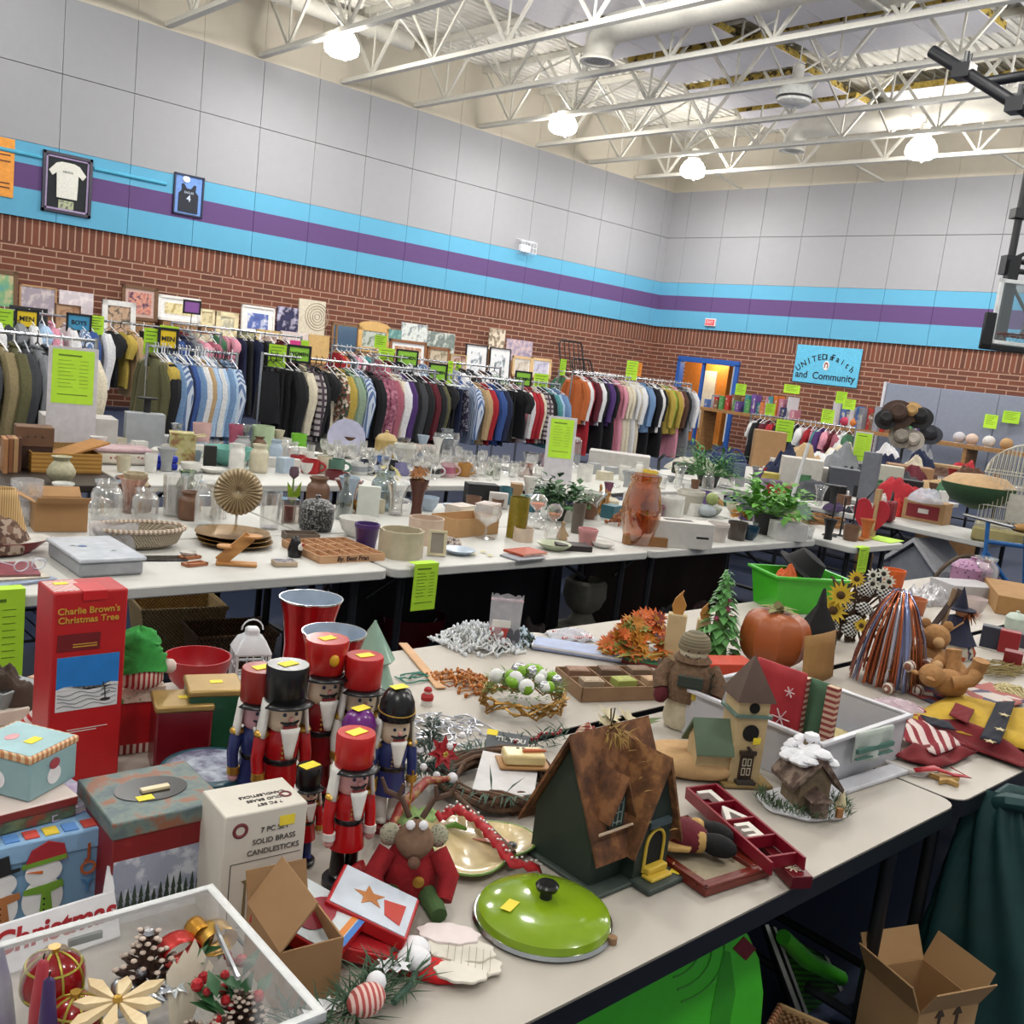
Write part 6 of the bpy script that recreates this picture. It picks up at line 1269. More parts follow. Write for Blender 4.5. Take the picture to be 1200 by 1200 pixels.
B().prism([(-.06,.05),(-.04,.03),(-.045,-.01),(-.03,-.03),(-.055,-.03),(-.075,.0),(-.09,.06),(-.075,.09),(-.065,.07)],.02,.03).build('antler', TAN2, t, .003)
for x, y, r_ in ((.0,-.075,.9),(.055,-.055,.8)): B().ball((x,y,.03),.034,16,.75,1.25,.7).build('boot', BLF, t); B().ball((x-.01,y+.04,.03),.024,12).build('leg', TAN2, t)
b = B(); g = random.Random(1)
for q in range(26): b.leaf((-.05+g.uniform(-.03,.02),.03+g.uniform(-.02,.04),.06),(g.uniform(-1,1),g.uniform(-1,1),.4),.028,.012)
b.build('leaf_collar', M('#4a4c34',.7), t); sticker(t,(-.045,.02,.072),(.2,.2,0),.022)
A0, A1, A2 = at(808,932,.80), at(850,922,.80), at(897,1012,.80); ex = (A2-A0); L = .335; ang = atan2(ex.y,ex.x)
c = AT(868,975,.772); t = thing('letter_tray', 'dark red ladder-shaped tray with white wooden letters spelling LOVE', 'letter tray', c, ang, None, (rad(4),0,ang)); RT = M('#7c0f22',.4); w = .04; b = B(); L = .175
for s_ in (-1,1): b.box(-L,L,s_*w-.003,s_*w+.003,0,.03)
for x in (-L,-.09,-.01,.07,L*.85): b.box(x-.003,x+.003,-w,w,0,.028)
b.box(-L,L*.4,-w,w,0,.003); b.build('tray_frame', RT, t, .001)
for x, ch in ((-.13,'L'),(-.05,'V'),(.03,'E')): words(ch, .085, M('#d2cdc4',.6), t, (x,0,.016), (0,0,-pi/2), 'letter', depth=.008, bold=.0025)
q0, q1 = AT(866,985), AT(940,1046); ex = (q1-q0); ang = atan2(ex.y,ex.x); c = AT(905,1008); c.z = .744
t = thing('red_slide_box', 'long dark red wooden box with white snowflakes jutting over the edge', 'box', c, ang); B().box(-.12,.12,-.024,.024,0,.028).build('carton', M('#5e121a',.3,0,.1), t, .002); b = B()
for cx, r_ in ((.085,.017),(.06,.009)):
    for q in range(8): e_ = V((cos(q*pi/4),sin(q*pi/4),0)); b.bar(V((cx,-.004+.012*(r_<.01),.0284)),V((cx,-.004+.012*(r_<.01),.0284))+e_*r_,.003,.001)
b.build('snowflakes', M('#d8d0b8',.6), t)
# --- snowy bark cabin with greenery
p = AT(940,945); p.z = .743; t = thing('bark_cabin', 'snow-topped bark cabin on a pine garland base', 'ornament', p, -.55); Hc = hi(p,935,858)-.743; BK2 = two('blotch','#4a3a32','#8c7a6c',34,.9,c3='#66544a'); ST = M('#7a6a54',.9,0,.25,60,.004)
B().lathe([(.095,0),(.1,.006),(.09,.012),(0,.012)],24,sx=1.15,sy=.85,rib=.06,nr=7).build('snowy_base', SNOW, t); B().prism([(-.04,.01),(.04,.01),(.04,Hc*.45),(0,Hc*.72),(-.04,Hc*.45)],-.045,.045,'y').build('stone_walls', ST, t); b = B()
for s in (-1,1): b.add([(x,y,z) for y in (-.06,.06) for x,z in ((0,Hc*.86),(s*.068,Hc*.4),(s*.066,Hc*.34),(0,Hc*.72))],[(0,1,5,4),(1,2,6,5),(2,3,7,6),(0,3,2,1),(4,5,6,7),(3,0,4,7)])
b.build('bark_roof', BK2, t); B().box(-.02,.02,-.085,-.04,.01,.05).prism([(-.03,.05),(.03,.05),(0,.075)],-.09,-.035,'y').build('porch', BK2, t); B().cyl((0,.01,Hc*.75),.018,Hc*.2,10).build('chimney', ST, t); g = random.Random(14); b = B()
for q in range(54): x = g.uniform(-.05,.05); b.ball((x,g.uniform(-.058,.055),Hc*.84-abs(x)*Hc*4.2+.004),g.uniform(.012,.02),8,1.2,1.2,.6)
for q in range(5): b.ball((.008*cos(q*1.3),.01+.008*sin(q*1.3),Hc*.95),.014,8)
b.build('snow_cap', SNOW, t); b = B()
for q in range(330): a_ = g.uniform(2.6,6.6); b.leaf((.1*cos(a_)+g.uniform(-.02,.02),.08*sin(a_)+g.uniform(-.02,.02),.012),(g.uniform(-1,1),g.uniform(-1,1),.7),.03,.004)
b.build('pine_garland', M('#3c5234',.7,0,.3), t); B().lathe([(.016,.012),(.002,.06),(0,.062)],10).build('bottle_brush_tree', M('#cdbf9a',.8), t, loc=(.085,-.03,0)); B().box(.045,.06,-.085,-.075,.012,.035).build('tiny_sled', M('#9a6a3c',.7), t)
# --- white bin with hanging textiles
x0, x1, y0, y1, zz = 2.27, 2.74, 1.17, 1.62, .13; t = thing('white_bin', 'shallow translucent white plastic bin with cloths hung over it', 'storage bin', ((x0+x1)/2,(y0+y1)/2,.742), 0); w, d = (x1-x0)/2,(y1-y0)/2; PW = M('#b6b6bc',.35,0,.03); b = B().box(-w,w,-d,d,0,.004)
for q in ((-w,w,-d,-d+.004),(-w,w,d-.004,d),(-w,-w+.004,-d,d),(w-.004,w,-d,d)): b.box(*q,.004,zz)
b.build('tub', PW, t); b = B()
for q in ((-w-.012,w+.012,-d-.012,-d+.004),(-w-.012,w+.012,d-.004,d+.012),(-w-.012,-w+.004,-d,d),(w-.004,w+.012,-d,d)): b.box(*q,zz-.004,zz+.006)
b.build('rim', M('#c8c8ce',.3), t, .002)
t = thing('bin_lid', 'white plastic bin lid lying under the white bin front', 'lid', ((x0+x1)/2-.02,y0-.035,.742), -.06); B().box(-w*.98,w*.75,-.03,.022,0,.012).build('lid_panel', M('#c4c4ca',.35), t, .003)
def cloth_panel(uv, z0, z1, m, label, border=None, th=.008, lean=.0, name='hanging_cloth', cat='cloth'):
    (u0,v0),(u1,v1),z = uv; a_, b_ = at(u0,v0,z), at(u1,v1,z); ex = b_-a_; w = ex.length/2; c = (a_+b_)/2; t = thing(name, label, cat, (c.x,c.y,z1), atan2(ex.y,ex.x)); h = z-z1
    B().grid(lambda u,v:(-w+2*w*u,.012*sin(3*pi*u)*(1-v)+lean*(1-v),h*v),16,6).build('fabric', m, t, solid=th)
    if border: B().box(-w-.002,-w+.035,-th*1.2-.012,.0,0,h).box(w-.03,w+.002,-th*1.2-.012,.0,0,h).build('patterned_border', border, t)
    return t, w, h
t, w, h = cloth_panel(((889,770),(946,790),1.0),1.0,.80,M('#a82830',.7),'red gift bag with white snowflakes standing in the white bin',name='snowflake_bag',cat='gift bag')
for cx, cz, r_ in ((-.04,.12,.022),(.03,.06,.028),(.045,.14,.015),(-.03,.035,.012)):
    b = B()
    for q in range(6): e_ = V((cos(q*pi/3),0,sin(q*pi/3))); b.bar(V((cx,-.018,cz)),V((cx,-.018,cz))+e_*r_,.004,.002)
    b.build('snowflake_print', M('#dcc8c8',.6), t)
cloth_panel(((938,790),(986,806),.985),.985,.775,M('#46664c',.8),'green cloth bag with a red striped border in the white bin',two('stripe','#8a3a34','#c8a890',60,.8,(0,pi/2,0)),name='green_cloth_bag',cat='bag')
t, w, h = cloth_panel(((1012,862),(1054,852),.885),.885,.80,M('#b6beb6',.9),'white kitchen towel with green bands hung on the white bin',name='kitchen_towel',cat='towel'); t.location.y = y0-.03
b = B().box(-w,w,-.0125,-.004,.03,.042).box(-w,w,-.0125,-.004,.012,.016); b.build('green_bands', M('#4c7268',.9), t)
tag(B().grid(lambda u,v:(2.35+.3*u,1.24+.3*v,.78+.05*sin(pi*u)*sin(pi*v)+.01*sin(12*u+9*v)),14,12).build('folded_linen', M('#b8a878',.9,0,.1), solid=.004), 'yellowish folded linen lying in the white bin', 'cloth')
# ================================================================ autumn goods on the rear right tables
def sheet(c, z, m, label, name='cloth', cat='cloth', bump=.006, th=.003, seed=1, n=14, wave=6, mk=None, parent=None):
    g = random.Random(seed); q = [at(u,v,z) for u,v in c]; ph = g.uniform(0,6)
    o = B().grid(lambda u,v: q[0].lerp(q[1],u).lerp(q[3].lerp(q[2],u),v)+V((0,0,bump*(1+sin(wave*u+ph)*cos(wave*.8*v+ph)+.5*sin(wave*2.1*(u+v)))*min(1,6*min(u,1-u,v,1-v)+.15))), n, n).build(name, m, parent, solid=th, ang=80)
    return o if parent else tag(o, label, cat)
p, r = base(900,792,86); t = thing('pumpkin', 'large orange pumpkin with writing on its back left, middle of the rear table', 'pumpkin', p); h = hi(p,895,706)-.742
B().grid(lambda u,v: (r*sin(pi*v)**.75*(1-.09*abs(cos(4.5*2*pi*u)))*cos(2*pi*u), r*sin(pi*v)**.75*(1-.09*abs(cos(4.5*2*pi*u)))*sin(2*pi*u), h/2*(1-cos(pi*v))*(1-.12*max(0,v-.7)*3)), 72, 16, cu=True).build('rind', M('#a4562a',.4,0,.12,6), t)
B().tube([(0,0,h*.84),(.01,0,h*.97),(-.015,0,h*1.02)],[.02,.014,.016],8).build('stem', M('#7c7448',.8), t); b = B()
for k in range(5): b.leaf((0,.0,h*.93),(cos(k*1.3+2),sin(k*1.3+2),.1),.09,.04)
b.build('leaves', M('#7a7a48',.8), t)
for u,v,w,vt,l in ((786,778,22,690,'taller'),(819,768,16,705,'shorter')):
    p = AT(u,v); wd = px(p,w)/2; h = hi(p,u+6,vt)-.742; t = thing('wooden_candle', l+' cream wooden candle cutout by the orange flowers', 'candle', p, face(p)); B().box(-wd,wd,-.02,.02,0,h*.68).build('candle_block', M('#c2ad84',.6,0,.08), t, .004); B().prism([(-wd*.5,h*.68),(wd*.5,h*.68),(wd*.75,h*.8),(wd*.2,h*.93),(wd*.3,h),(-wd*.5,h*.88),(-wd*.75,h*.78)],-.01,.01,'y').build('wooden_flame', M('#b07c3a',.6), t, .002)
def cone_tree(p, r, h, m, label, n, seed, name='fabric_tree'):
    t = thing(name, label, 'ornament', p); g = random.Random(seed); b = B()
    for i in range(n): f = g.random()**1.3; a = g.uniform(0,6.28); q = r*(1-f); b.leaf((q*.5*cos(a),q*.5*sin(a),.02+h*f),(cos(a),sin(a),-.35),q*.7+.025,.04*(1-f)+.015)
    b.build('leaf_layers', m, t); B().lathe([(r*.5,0),(.01,h),(0,h)],10).build('cone', m, t); return t, g
p = AT(838,772); t, g = cone_tree(p,.085,hi(p,846,672)-.742,M('#5c9450',.5,0,.2),'bright green fabric Christmas tree behind the snowman plush',170,3)
for k in range(7): a = g.uniform(3,6); f = g.random(); B().ball((.07*(1-f)*cos(a),.07*(1-f)*sin(a),.03+.26*f),.012,8).build('pink_bead', M('#9c4a64',.3), t)
t, w, d, h = crate(842,806,62,772,.1,M('#c03c1c',.5),'orange-red cardboard box between the fabric tree and the steeple',rz=-.4)
p = AT(752,768); t = thing('autumn_bouquet', 'bunch of orange and rust autumn flowers on the rear table', 'bouquet', p); g = random.Random(17); mats = [M('#c8601c',.6,0,.2),M('#b8781e',.6,0,.2),M('#7c2c20',.6,0,.2),M('#8a8a3c',.6,0,.2)]; bs = [B() for _ in mats]
for i in range(95):
    a = g.uniform(0,6.28); q = math.sqrt(g.random()); c = V((.17*q*cos(a)-.01,.1*q*sin(a),.02+.15*(1-q*q)*g.uniform(.5,1))); k = g.choice((0,0,0,1,1,2,3)); flower(bs[k],c,g.uniform(.03,.05),9,(g.uniform(-.6,.3),g.uniform(-1,.1),.8),.4)
for k in range(40): bs[3].leaf((g.gauss(0,.09),g.gauss(0,.06),.03),(g.uniform(-1,1),g.uniform(-1,1),.3),.1,.014)
for b, m, nm in zip(bs,mats,('orange_blooms','amber_blooms','rust_blooms','straw_leaves')): b.build(nm, m, t)
# green bin with Halloween things
p0, p1 = at(896,668,.95), at(985,682,.95); o = AT(935,722); a = -.45; t = thing('green_tub', 'bright green plastic tub of Halloween things', 'storage bin', V((o.x+.13,o.y+.1,.742)), a)
w, d, h = .19, .12, .17; GB = M('#46b22c',.35,0,.04); b = B()
vs = ring(.85,0,0)+ring(1,h,0)+ring(1,h,.004)+ring(.85,.004,.004); b.add(vs,[(3,2,1,0),(12,13,14,15)]+[(i,(i+1)%4,4+(i+1)%4,4+i) for i in range(4)]+[(12+(i+1)%4,12+i,8+i,8+(i+1)%4) for i in range(4)]); b.build('tub', GB, t)
b = B()
for q in ((-w-.015,w+.015,-d-.015,-d+.004),(-w-.015,w+.015,d-.004,d+.015),(-w-.015,-w+.004,-d,d),(w-.004,w+.015,-d,d)): b.box(*q,h-.006,h+.006)
b.build('rim', GB, t, .002); o = V(t.location)
q = thing('witch_hat_toy', 'round black and orange hat lying in the green tub', 'hat', o+V((.06,.03,.17)), 0, None, (.5,.3,0)); B().lathe([(.13,0),(.135,.008),(.1,.02),(.085,.05),(.07,.09),(0,.1)],28).build('brim', M('#101012',.85), q); B().lathe([(.07,.0),(.09,-.004),(.06,-.01),(0,-.01)],20).build('orange_lining', M('#a84a1c',.7), q)
q = tag(heap(o+V((-.1,.0,.12)),.07,.06,.09,M('#c8561c',.7),'x','orange_felt','cloth',seed=2,flat=.3),'orange felt toy at the left of the green tub','cloth'); 
t = thing('tulle_hat', 'tall black tulle witch hat beside the green tub', 'hat', AT(955,757)); B().lathe([(.075,0),(.075,.05),(.06,.1),(.02,.17),(.006,.24),(0,.245)],20,rib=.08,nr=6).build('tulle_cone', M('#131315',.9,0,.2,40,.004), t)
# sunflower scarecrow swag
p = AT(1000,752); t = thing('sunflower_swag', 'twig swag with yellow sunflowers and gingham ribbon', 'wreath', p, face(p)); b = B(); g = random.Random(31)
for k in range(34): x = g.uniform(-.1,.1); b.tube([(x,g.uniform(-.03,.03),0),(x*.5+.03*g.gauss(0,1),g.uniform(-.03,.03),.12),(x*.3+.06*g.gauss(0,1)+.03,0,.26)],.005,5)
b.build('twigs', M('#4c382a',.8,0,.2), t); GING = two('check','#d8d8d4','#1c1c20',60,.8)
for z, x in ((.24,.05),(.16,-.02),(.1,.03),(.06,-.06)):
    b = B()
    for s in (-1,1): b.grid(lambda u,v: (x+s*(.005+.07*u),-.05-.01*sin(pi*u),z+.028*(v-.5)*2*sin(pi*(.15+.8*u))),8,3)
    b.build('gingham_bow', GING, t, solid=.003)
for (x,z,r_) in ((-.08,.2,.06),(-.1,.13,.065),(-.03,.28,.04),(.02,.09,.035)): b = B(); flower(b,(x,-.06,z),r_,14,(0,-1,.3),.2); f_ = b.build('sunflower', M('#c8a81c',.6), t); B().ball((x,-.068,z),r_*.3,10,1,.5,1).build('flower_centre', M('#4a3418',.9), f_)
for k in range(5): b = B(); c = (.06+.035*cos(k*1.3),-.05,.29+.03*sin(k*1.3)); flower(b,c,.03,9,(0,-1,.4),.2); f_ = b.build('daisy', M('#d0cfc0',.6), t); B().ball((c[0],c[1]-.006,c[2]),.01,8).build('flower_centre', M('#2c241c',.9), f_)
vessel(1042,706,26,666,'cup' if 0 else 'pot',M('#cc5a18',.5),'orange pleated cup behind the tinsel turkey','cup')
p = AT(962,800); t = thing('cardboard_sheet', 'bent piece of brown cardboard leaning beside the pumpkin', 'cardboard', p, -.35, None, (-.2,.1,-.2)); B().grid(lambda u,v:(-.1+.22*u,.05*u*u,(.16+.03*u)*v),8,4).build('panel', M('#96703f',.85), t, solid=.004)
# tinsel turkey
p, r = base(1035,812,86); t = thing('tinsel_turkey', 'tall cone of copper and silver tinsel streamers with printed balls', 'decoration', p); h = hi(p,1042,690)-.742
for m, n0, nm in ((M('#b0603c',.2,.7),64,'copper_streamers'),(M('#8a92b8',.15,.7),16,'blue_foil'),(MET('#c8c4cc',.15),10,'silver_foil')):
    b = B(); g = random.Random(n0)
    for k in range(n0):
        a = g.uniform(0,6.28); q = r*g.uniform(.75,1.05); strip(b,[V((.008*cos(a),.008*sin(a),h)),V((q*.22*cos(a),q*.22*sin(a),h*1.0)),V((q*.5*cos(a),q*.5*sin(a),h*.84)),V((q*.8*cos(a),q*.8*sin(a),h*.55)),V((q*.98*cos(a),q*.98*sin(a),h*.25)),V((q*1.05*cos(a),q*1.05*sin(a),.012))],.0035 if n0 > 20 else .007,(cos(a),sin(a),0))
    b.build(nm, m, t, solid=.0008)
B().lathe([(r*.55,0),(r*.6,.04),(r*.4,h*.5),(.01,h*.9)],20).build('inner_cone', M('#6c3420',.4), t); BALL = two('stripe','#d6d0c4','#7c4c3c',80,.5)
for k in range(7): a = -2.6+.45*k; B().ball((r*1.0*cos(a),r*1.0*sin(a),.02+.09*(k%2)),.022,12).build('printed_ball', BALL, t)
vessel(1062,806,26,758,'vase',M('#b8862c',.2,0,.1),'amber ribbed glass gourd beside the tinsel turkey','vase',rib=.08,nr=8)
# teddy bears
BF = M('#a4794c',.95,0,.15,70,.003)
def bear(p, a, k, label, lie=0):
    t = thing('teddy_bear', label, 'plush toy', p, a, None, (lie,0,a)); B().ball((0,0,.07*k),.06*k,16,1,.85,1.15).build('body', BF, t); B().ball((0,-.01*k,.165*k),.048*k,16,1,.9,.9).build('head', BF, t); B().ball((0,-.05*k,.155*k),.02*k,10).build('muzzle', M('#c09a6c',.95), t)
    for s in (-1,1): B().ball((s*.036*k,0,.205*k),.018*k,10,1,.5,1).build('ear', BF, t); B().tube([(s*.05*k,-.01*k,.11*k),(s*.085*k,-.04*k,.07*k),(s*.08*k,-.07*k,.05*k)],[.024*k,.024*k,.026*k],10).build('arm', BF, t); B().tube([(s*.035*k,-.03*k,.03*k),(s*.06*k,-.09*k,.028*k),(s*.065*k,-.12*k,.035*k)],[.03*k,.028*k,.03*k],10).build('leg', BF, t)
    return t
bear(AT(1085,800),face((3.8,1.6))+.3,1.1,'seated tan teddy bear beside the tinsel turkey'); bear(AT(1128,805,.80),1.2,.95,'tan teddy bear lying on its back on the printed placemats',-1.35)
# witch doll
p = AT(1115,768); t = thing('witch_doll', 'witch doll in a navy velvet cape on a patchwork skirt', 'doll', p, face(p)); B().lathe([(.08,0),(.085,.03),(.06,.08),(0,.09)],20,rib=.06,nr=7).build('patchwork_skirt', two('print','#28304c','#a8502c',40,.8,(0,0,0),.5,'#b8b0a0'), t); B().lathe([(.082,.06),(.05,.12),(.035,.17),(0,.18)],20,rib=.07,nr=6).build('velvet_cape', M('#161a38',.7,0,.2,30), t); B().ball((.01,0,.19),.028,12).build('head', M('#b8845c',.7), t); B().lathe([(.06,.2),(.062,.205),(.03,.21),(.014,.26),(0,.3)],16).build('pointed_hat', M('#141630',.8), t); B().tube([(-.08,-.04,.05),(.02,-.06,.16)],.004,6).build('broom', M('#b89060',.7), t)
b = B(); g = random.Random(3); [b.leaf((.03,0,.2),(g.uniform(-.2,1),g.uniform(-1,.5),g.uniform(-1,0)),.07,.01) for _ in range(30)]; b.build('hair', M('#8a4a24',.8), t)
t = tag(B().bar((0,0,0),(.0,.0,.36),.025,.02).build('dark_stake', M('#34221a',.7), loc=AT(1065,772)), 'dark wooden stake slanting behind the tinsel turkey', 'stake'); t.rotation_euler = (.35,.55,.3)
t = tag(B().bar((0,0,0),(0,0,.30),.022,.012).build('pale_stake', M('#8a7054',.7), loc=AT(1092,770)), 'pale wooden stake standing beside the witch doll', 'stake'); t.rotation_euler = (.1,.08,0)
tag(heap(AT(1085,705),.16,.1,.1,M('#b4b2b4',.25,.3,.3,40),'x','foil_garland','garland',seed=4,folds=13),'heap of crinkled silver foil garland below the white-roofed house','garland')
# right edge of the rear tables
crate(1185,716,60,690,.24,M('#a07848',.8),'flattened tan cardboard box at the right edge',rz=.5)
vessel(1156,688,44,655,'lidpot',two('dots','#a87c9c','#6c4464',40,.5,(0,0,0),.45),'pink and purple spotted toy cauldron at the right edge','pot'); vessel(1183,688,30,658,'jar',GLASS(),'clear jar with a black lid beside the spotted cauldron','jar',name='glass_jar')
for i,(u,v,w,vt,c,l) in enumerate(((1160,760,24,733,'#2a2e3c','navy topped red box, leftmost of the small boxes'),(1180,766,22,738,'#8a1c20','small red mailbox-shaped box at the right edge'),(1184,786,20,762,'#7c1a1e','small dark red box in front of the mailbox shape'),(1165,752,20,742,'#8c1a1e','low red box behind the navy box'),(1198,760,22,742,'#3c3e48','charcoal box at the far right edge'))): crate(u,v,w,vt,.06,M(c,.4),l)
tag(heap(AT(1180,812),.1,.07,.03,two('stripe','#8a7a4c','#c0b488',60,.9),'x','straw_bundle','straw bundle',seed=6,folds=17),'bundle of dry straw at the right edge beyond the bunting','straw bundle')
b = B(); g = random.Random(5); p = AT(1160,790)
for k in range(70): x = g.uniform(-.12,.16); b.tube([(x,g.uniform(-.05,.06),.005+.03*g.random()),(x+.12,g.uniform(-.05,.06)-.05,.005+.03*g.random())],.002,4)
tag(b.build('straw_stalks', M('#8c7c50',.9), loc=p),'loose dried stems lying behind the bunting','dried stems')
# textiles and placemats
sheet([(1050,805),(1120,785),(1190,812),(1120,836)],.746,two('print','#3a4058','#8a3a3c',22,.7,(0,0,0),.5,'#b8aca0'),'patchwork flag placemat under the lying teddy bear','placemat','placemat',.001,.004)
sheet([(1095,815),(1160,800),(1205,822),(1150,838)],.756,two('print','#44405c','#9c5048',20,.7,(0,0,.4),.5,'#c4b8b0'),'patchwork flag placemat uppermost behind the yellow bunting','placemat','placemat',.001,.004)
t = thing('wrapped_flags', 'clear pack of folded pink and red striped flags', 'package', AT(1045,838), -.5); B().grid(lambda u,v:(-.12+.24*u,-.07+.14*v,.004+.05*sin(pi*u)**.5*sin(pi*v)**.5+.005*sin(23*u+13*v)),18,14).build('wrapper', FILM('#dccad2',.4,.1), t, solid=.001); b = B(); [b.cbox((-.08+.027*k,0,.02),(.02,.09,.03)) for k in range(7)]; b.build('folded_flags', two('stripe','#a04a5c','#d8c8cc',60,.8), t)
MAR = M('#6c1018',.9,0,.12,40); YB = M('#b8962c',.9,0,.08,40); NV = M('#121624',.9,0,.1,40)
t = thing('bunting', 'yellow, navy and dark red pleated bunting draped at the table edge', 'bunting', (0,0,0))
sheet([(1036,842),(1060,836),(1210,880),(1205,902)],.752,MAR,'',name='red_border',bump=.016,parent=t,wave=5); sheet([(1062,842),(1120,812),(1215,838),(1215,884)],.765,YB,'',name='yellow_fabric',bump=.014,parent=t,wave=7,seed=3); sheet([(1168,823),(1190,822),(1172,872),(1148,866)],.80,NV,'',name='navy_band',bump=.004,parent=t); sheet([(1078,838),(1112,846),(1120,856),(1090,850)],.792,NV,'',name='navy_band',bump=.003,parent=t); sheet([(1120,824),(1142,832),(1134,848),(1112,838)],.797,MAR,'',name='red_patch',bump=.003,parent=t)
def star(b, c, r_, th=.004):
    return b.prism([(c[0]+r_*(1 if i%2==0 else .4)*cos(i*pi/5+.3),c[1]+r_*(1 if i%2==0 else .4)*sin(i*pi/5+.3)) for i in range(10)],c[2],c[2]+th)
for u,v in ((1177,838),(1172,855),(1160,869)): q = at(u,v,.815); b = B(); star(b,(q.x,q.y,.815),.018,.002); b.build('star_patch', M('#c0b088',.8), t)
sheet([(1040,858),(1068,842),(1130,872),(1098,886)],.768,two('stripe','#c8b8b4','#7c1824',30,.9,(0,0,.9),.5),'dark red and white striped bunting beside the towel','striped_bunting','bunting',.012,seed=5); sheet([(1045,885),(1075,872),(1146,882),(1100,902)],.752,MAR,'crumpled dark red cloth below the striped bunting','red_cloth','cloth',.012,seed=6)
t = thing('star_garland', 'wooden star on a red ribbon at the table edge', 'ornament', AT(1107,915), .4); b = B(); star(b,(0,0,0),.045,.012); b.build('star', M('#b08c50',.7), t); strip(B(),[V((-.04,.08,.02)),V((-.01,.03,.03)),V((.02,-.02,.016)),V((.05,-.06,.01)),V((.06,-.01,.02))],.008).build('ribbon', M('#a41420',.4), t, solid=.002)
tag(B().tube([tuple(AT(1038,893,.75)),tuple(AT(1060,905,.75)),tuple(AT(1082,907,.75)),tuple(AT(1100,902,.75))],.008,8).build('white_hoop_edge', M('#c8c4c0',.5)),'white curved rim sticking out below the red cloth','hoop')
# ================================================================ beneath the near tables
GBRD = M('#48c42c',.4,0,.05); Yg = 1.03
def poly(uv, Y): return [(ony(u,v,Y).x, ony(u,v,Y).z) for u,v in uv]
pl = poly([(560,1215),(610,1180),(700,1140),(780,1108),(845,1088),(872,1092),(885,1120),(890,1160),(886,1215)],Yg)
t = thing('green_board', 'large bright green foam board leaning under the near table', 'board', (0,0,0)); B().prism(pl,Yg-.012,Yg+.012,'y').build('foam_panel', GBRD, t, .004)
b = B()
for k in range(4): b.tube([(ony(u,v,Yg).x,Yg-.013,ony(u,v,Yg).z) for u,v in [(770+(28+15*k)*cos(q*.17-.1),1108+(20+15*k)*sin(q*.17-.1)) for q in range(9)]],.002,5)
b.build('contour_lines', M('#2f8a1e',.5), t); c = poly([(853,1108),(866,1094),(880,1108),(868,1122)],Yg); B().prism(c,Yg-.014,Yg-.012,'y').build('red_patch', M('#6c1420',.5), t); B().prism(poly([(828,1180),(842,1110),(850,1112),(856,1160),(846,1215),(825,1215)],Yg),Yg-.0135,Yg-.012,'y').build('dark_band', M('#349a20',.5), t)
B().prism(poly([(758,1114),(780,1103),(783,1107),(762,1119)],Yg),Yg-.02,Yg-.012,'y').build('handle_slot', BK, t)
Yb_ = 1.2; t = thing('skate_board', 'black board with green maze print and white edge lines under the table', 'board', (0,0,0)); B().prism(poly([(893,1082),(965,1118),(1005,1215),(935,1215)],Yb_),Yb_-.008,Yb_+.008,'y').build('deck', M('#121412',.3), t)
B().prism(poly([(912,1088),(962,1120),(995,1200),(945,1200)],Yb_),Yb_-.0095,Yb_-.008,'y').build('maze_print', two('check','#3c8a24','#14180f',50,.4,(.4,.6,.3)), t)
for q in ([(893,1082),(897,1081),(948,1215),(942,1215)],[(903,1084),(906,1085),(955,1215),(951,1215)],[(963,1117),(968,1121),(1010,1215),(1004,1215)]): B().prism(poly(q,Yb_),Yb_-.01,Yb_-.008,'y').build('edge_line', M('#c8ccc4',.4), t)
b = B().tube([(ony(u,v,Yb_-.05).x,Yb_-.05,ony(u,v,Yb_-.05).z) for u,v in ((918,1098),(945,1125),(985,1146))],[.02,.024,.022],10); tag(b.build('green_roll', M('#3a9a24',.4)),'rolled bright green sheet lying across the maze-print board','roll')
Yc = 1.4; tag(B().prism(poly([(884,1140),(905,1150),(935,1190),(900,1190)],Yc),Yc-.006,Yc+.006,'y').build('striped_sled', two('stripe','#15181a','#b8c0b8',14,.4,(0,.6,0),.2)),'black board with pale stripes behind the green foam board','board')
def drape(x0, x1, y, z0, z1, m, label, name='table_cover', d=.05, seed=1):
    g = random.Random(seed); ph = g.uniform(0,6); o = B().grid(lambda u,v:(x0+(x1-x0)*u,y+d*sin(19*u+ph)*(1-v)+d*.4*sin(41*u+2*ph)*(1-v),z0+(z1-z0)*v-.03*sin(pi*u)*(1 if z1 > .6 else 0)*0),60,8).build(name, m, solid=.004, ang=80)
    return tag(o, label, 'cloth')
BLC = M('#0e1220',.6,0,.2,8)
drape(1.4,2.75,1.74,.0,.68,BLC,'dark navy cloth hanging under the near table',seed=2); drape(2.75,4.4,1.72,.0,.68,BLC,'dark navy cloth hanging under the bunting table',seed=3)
def flapbox(u, v, wv, w, d, h, a, label, fl=(1,1,1,1), lean=1.1, m=CARD): p = at(u,v,0); return openbox(V((p.x,p.y,.001)),a,w,d,h,m,label,fl,lean=lean)
t = flapbox(1058,1262,0,.2,.19,.27,-.35,'open brown shipping carton on the floor at the lower right')
b = B(); 
for x in (-.03,.03): b.box(x-.004,x+.004,-.0975,-.095,.2,.25).prism([(x-.016,.25),(x+.016,.25),(x,.275)],-.0975,-.095,'y')
b.box(-.05,.05,-.0975,-.095,.18,.185); b.build('arrow_print', M('#4a3a2c',.7), t)
t = tag(B().tube([tuple(ony(1096,1079,1.15)),tuple(ony(1128,1074,1.1))],.012,10).build('hand_tool', M('#b01c18',.4)),'red plastic handle sticking out beside the shipping carton','tool')
p = at(1165,1215,.0); p = at(1186,990,.6); p.z = 0; t = thing('green_coat', 'dark teal coat hanging over a chair back at the lower right corner', 'coat', p, face(p)); TC = M('#123c3c',.6,0,.15,12,.003)
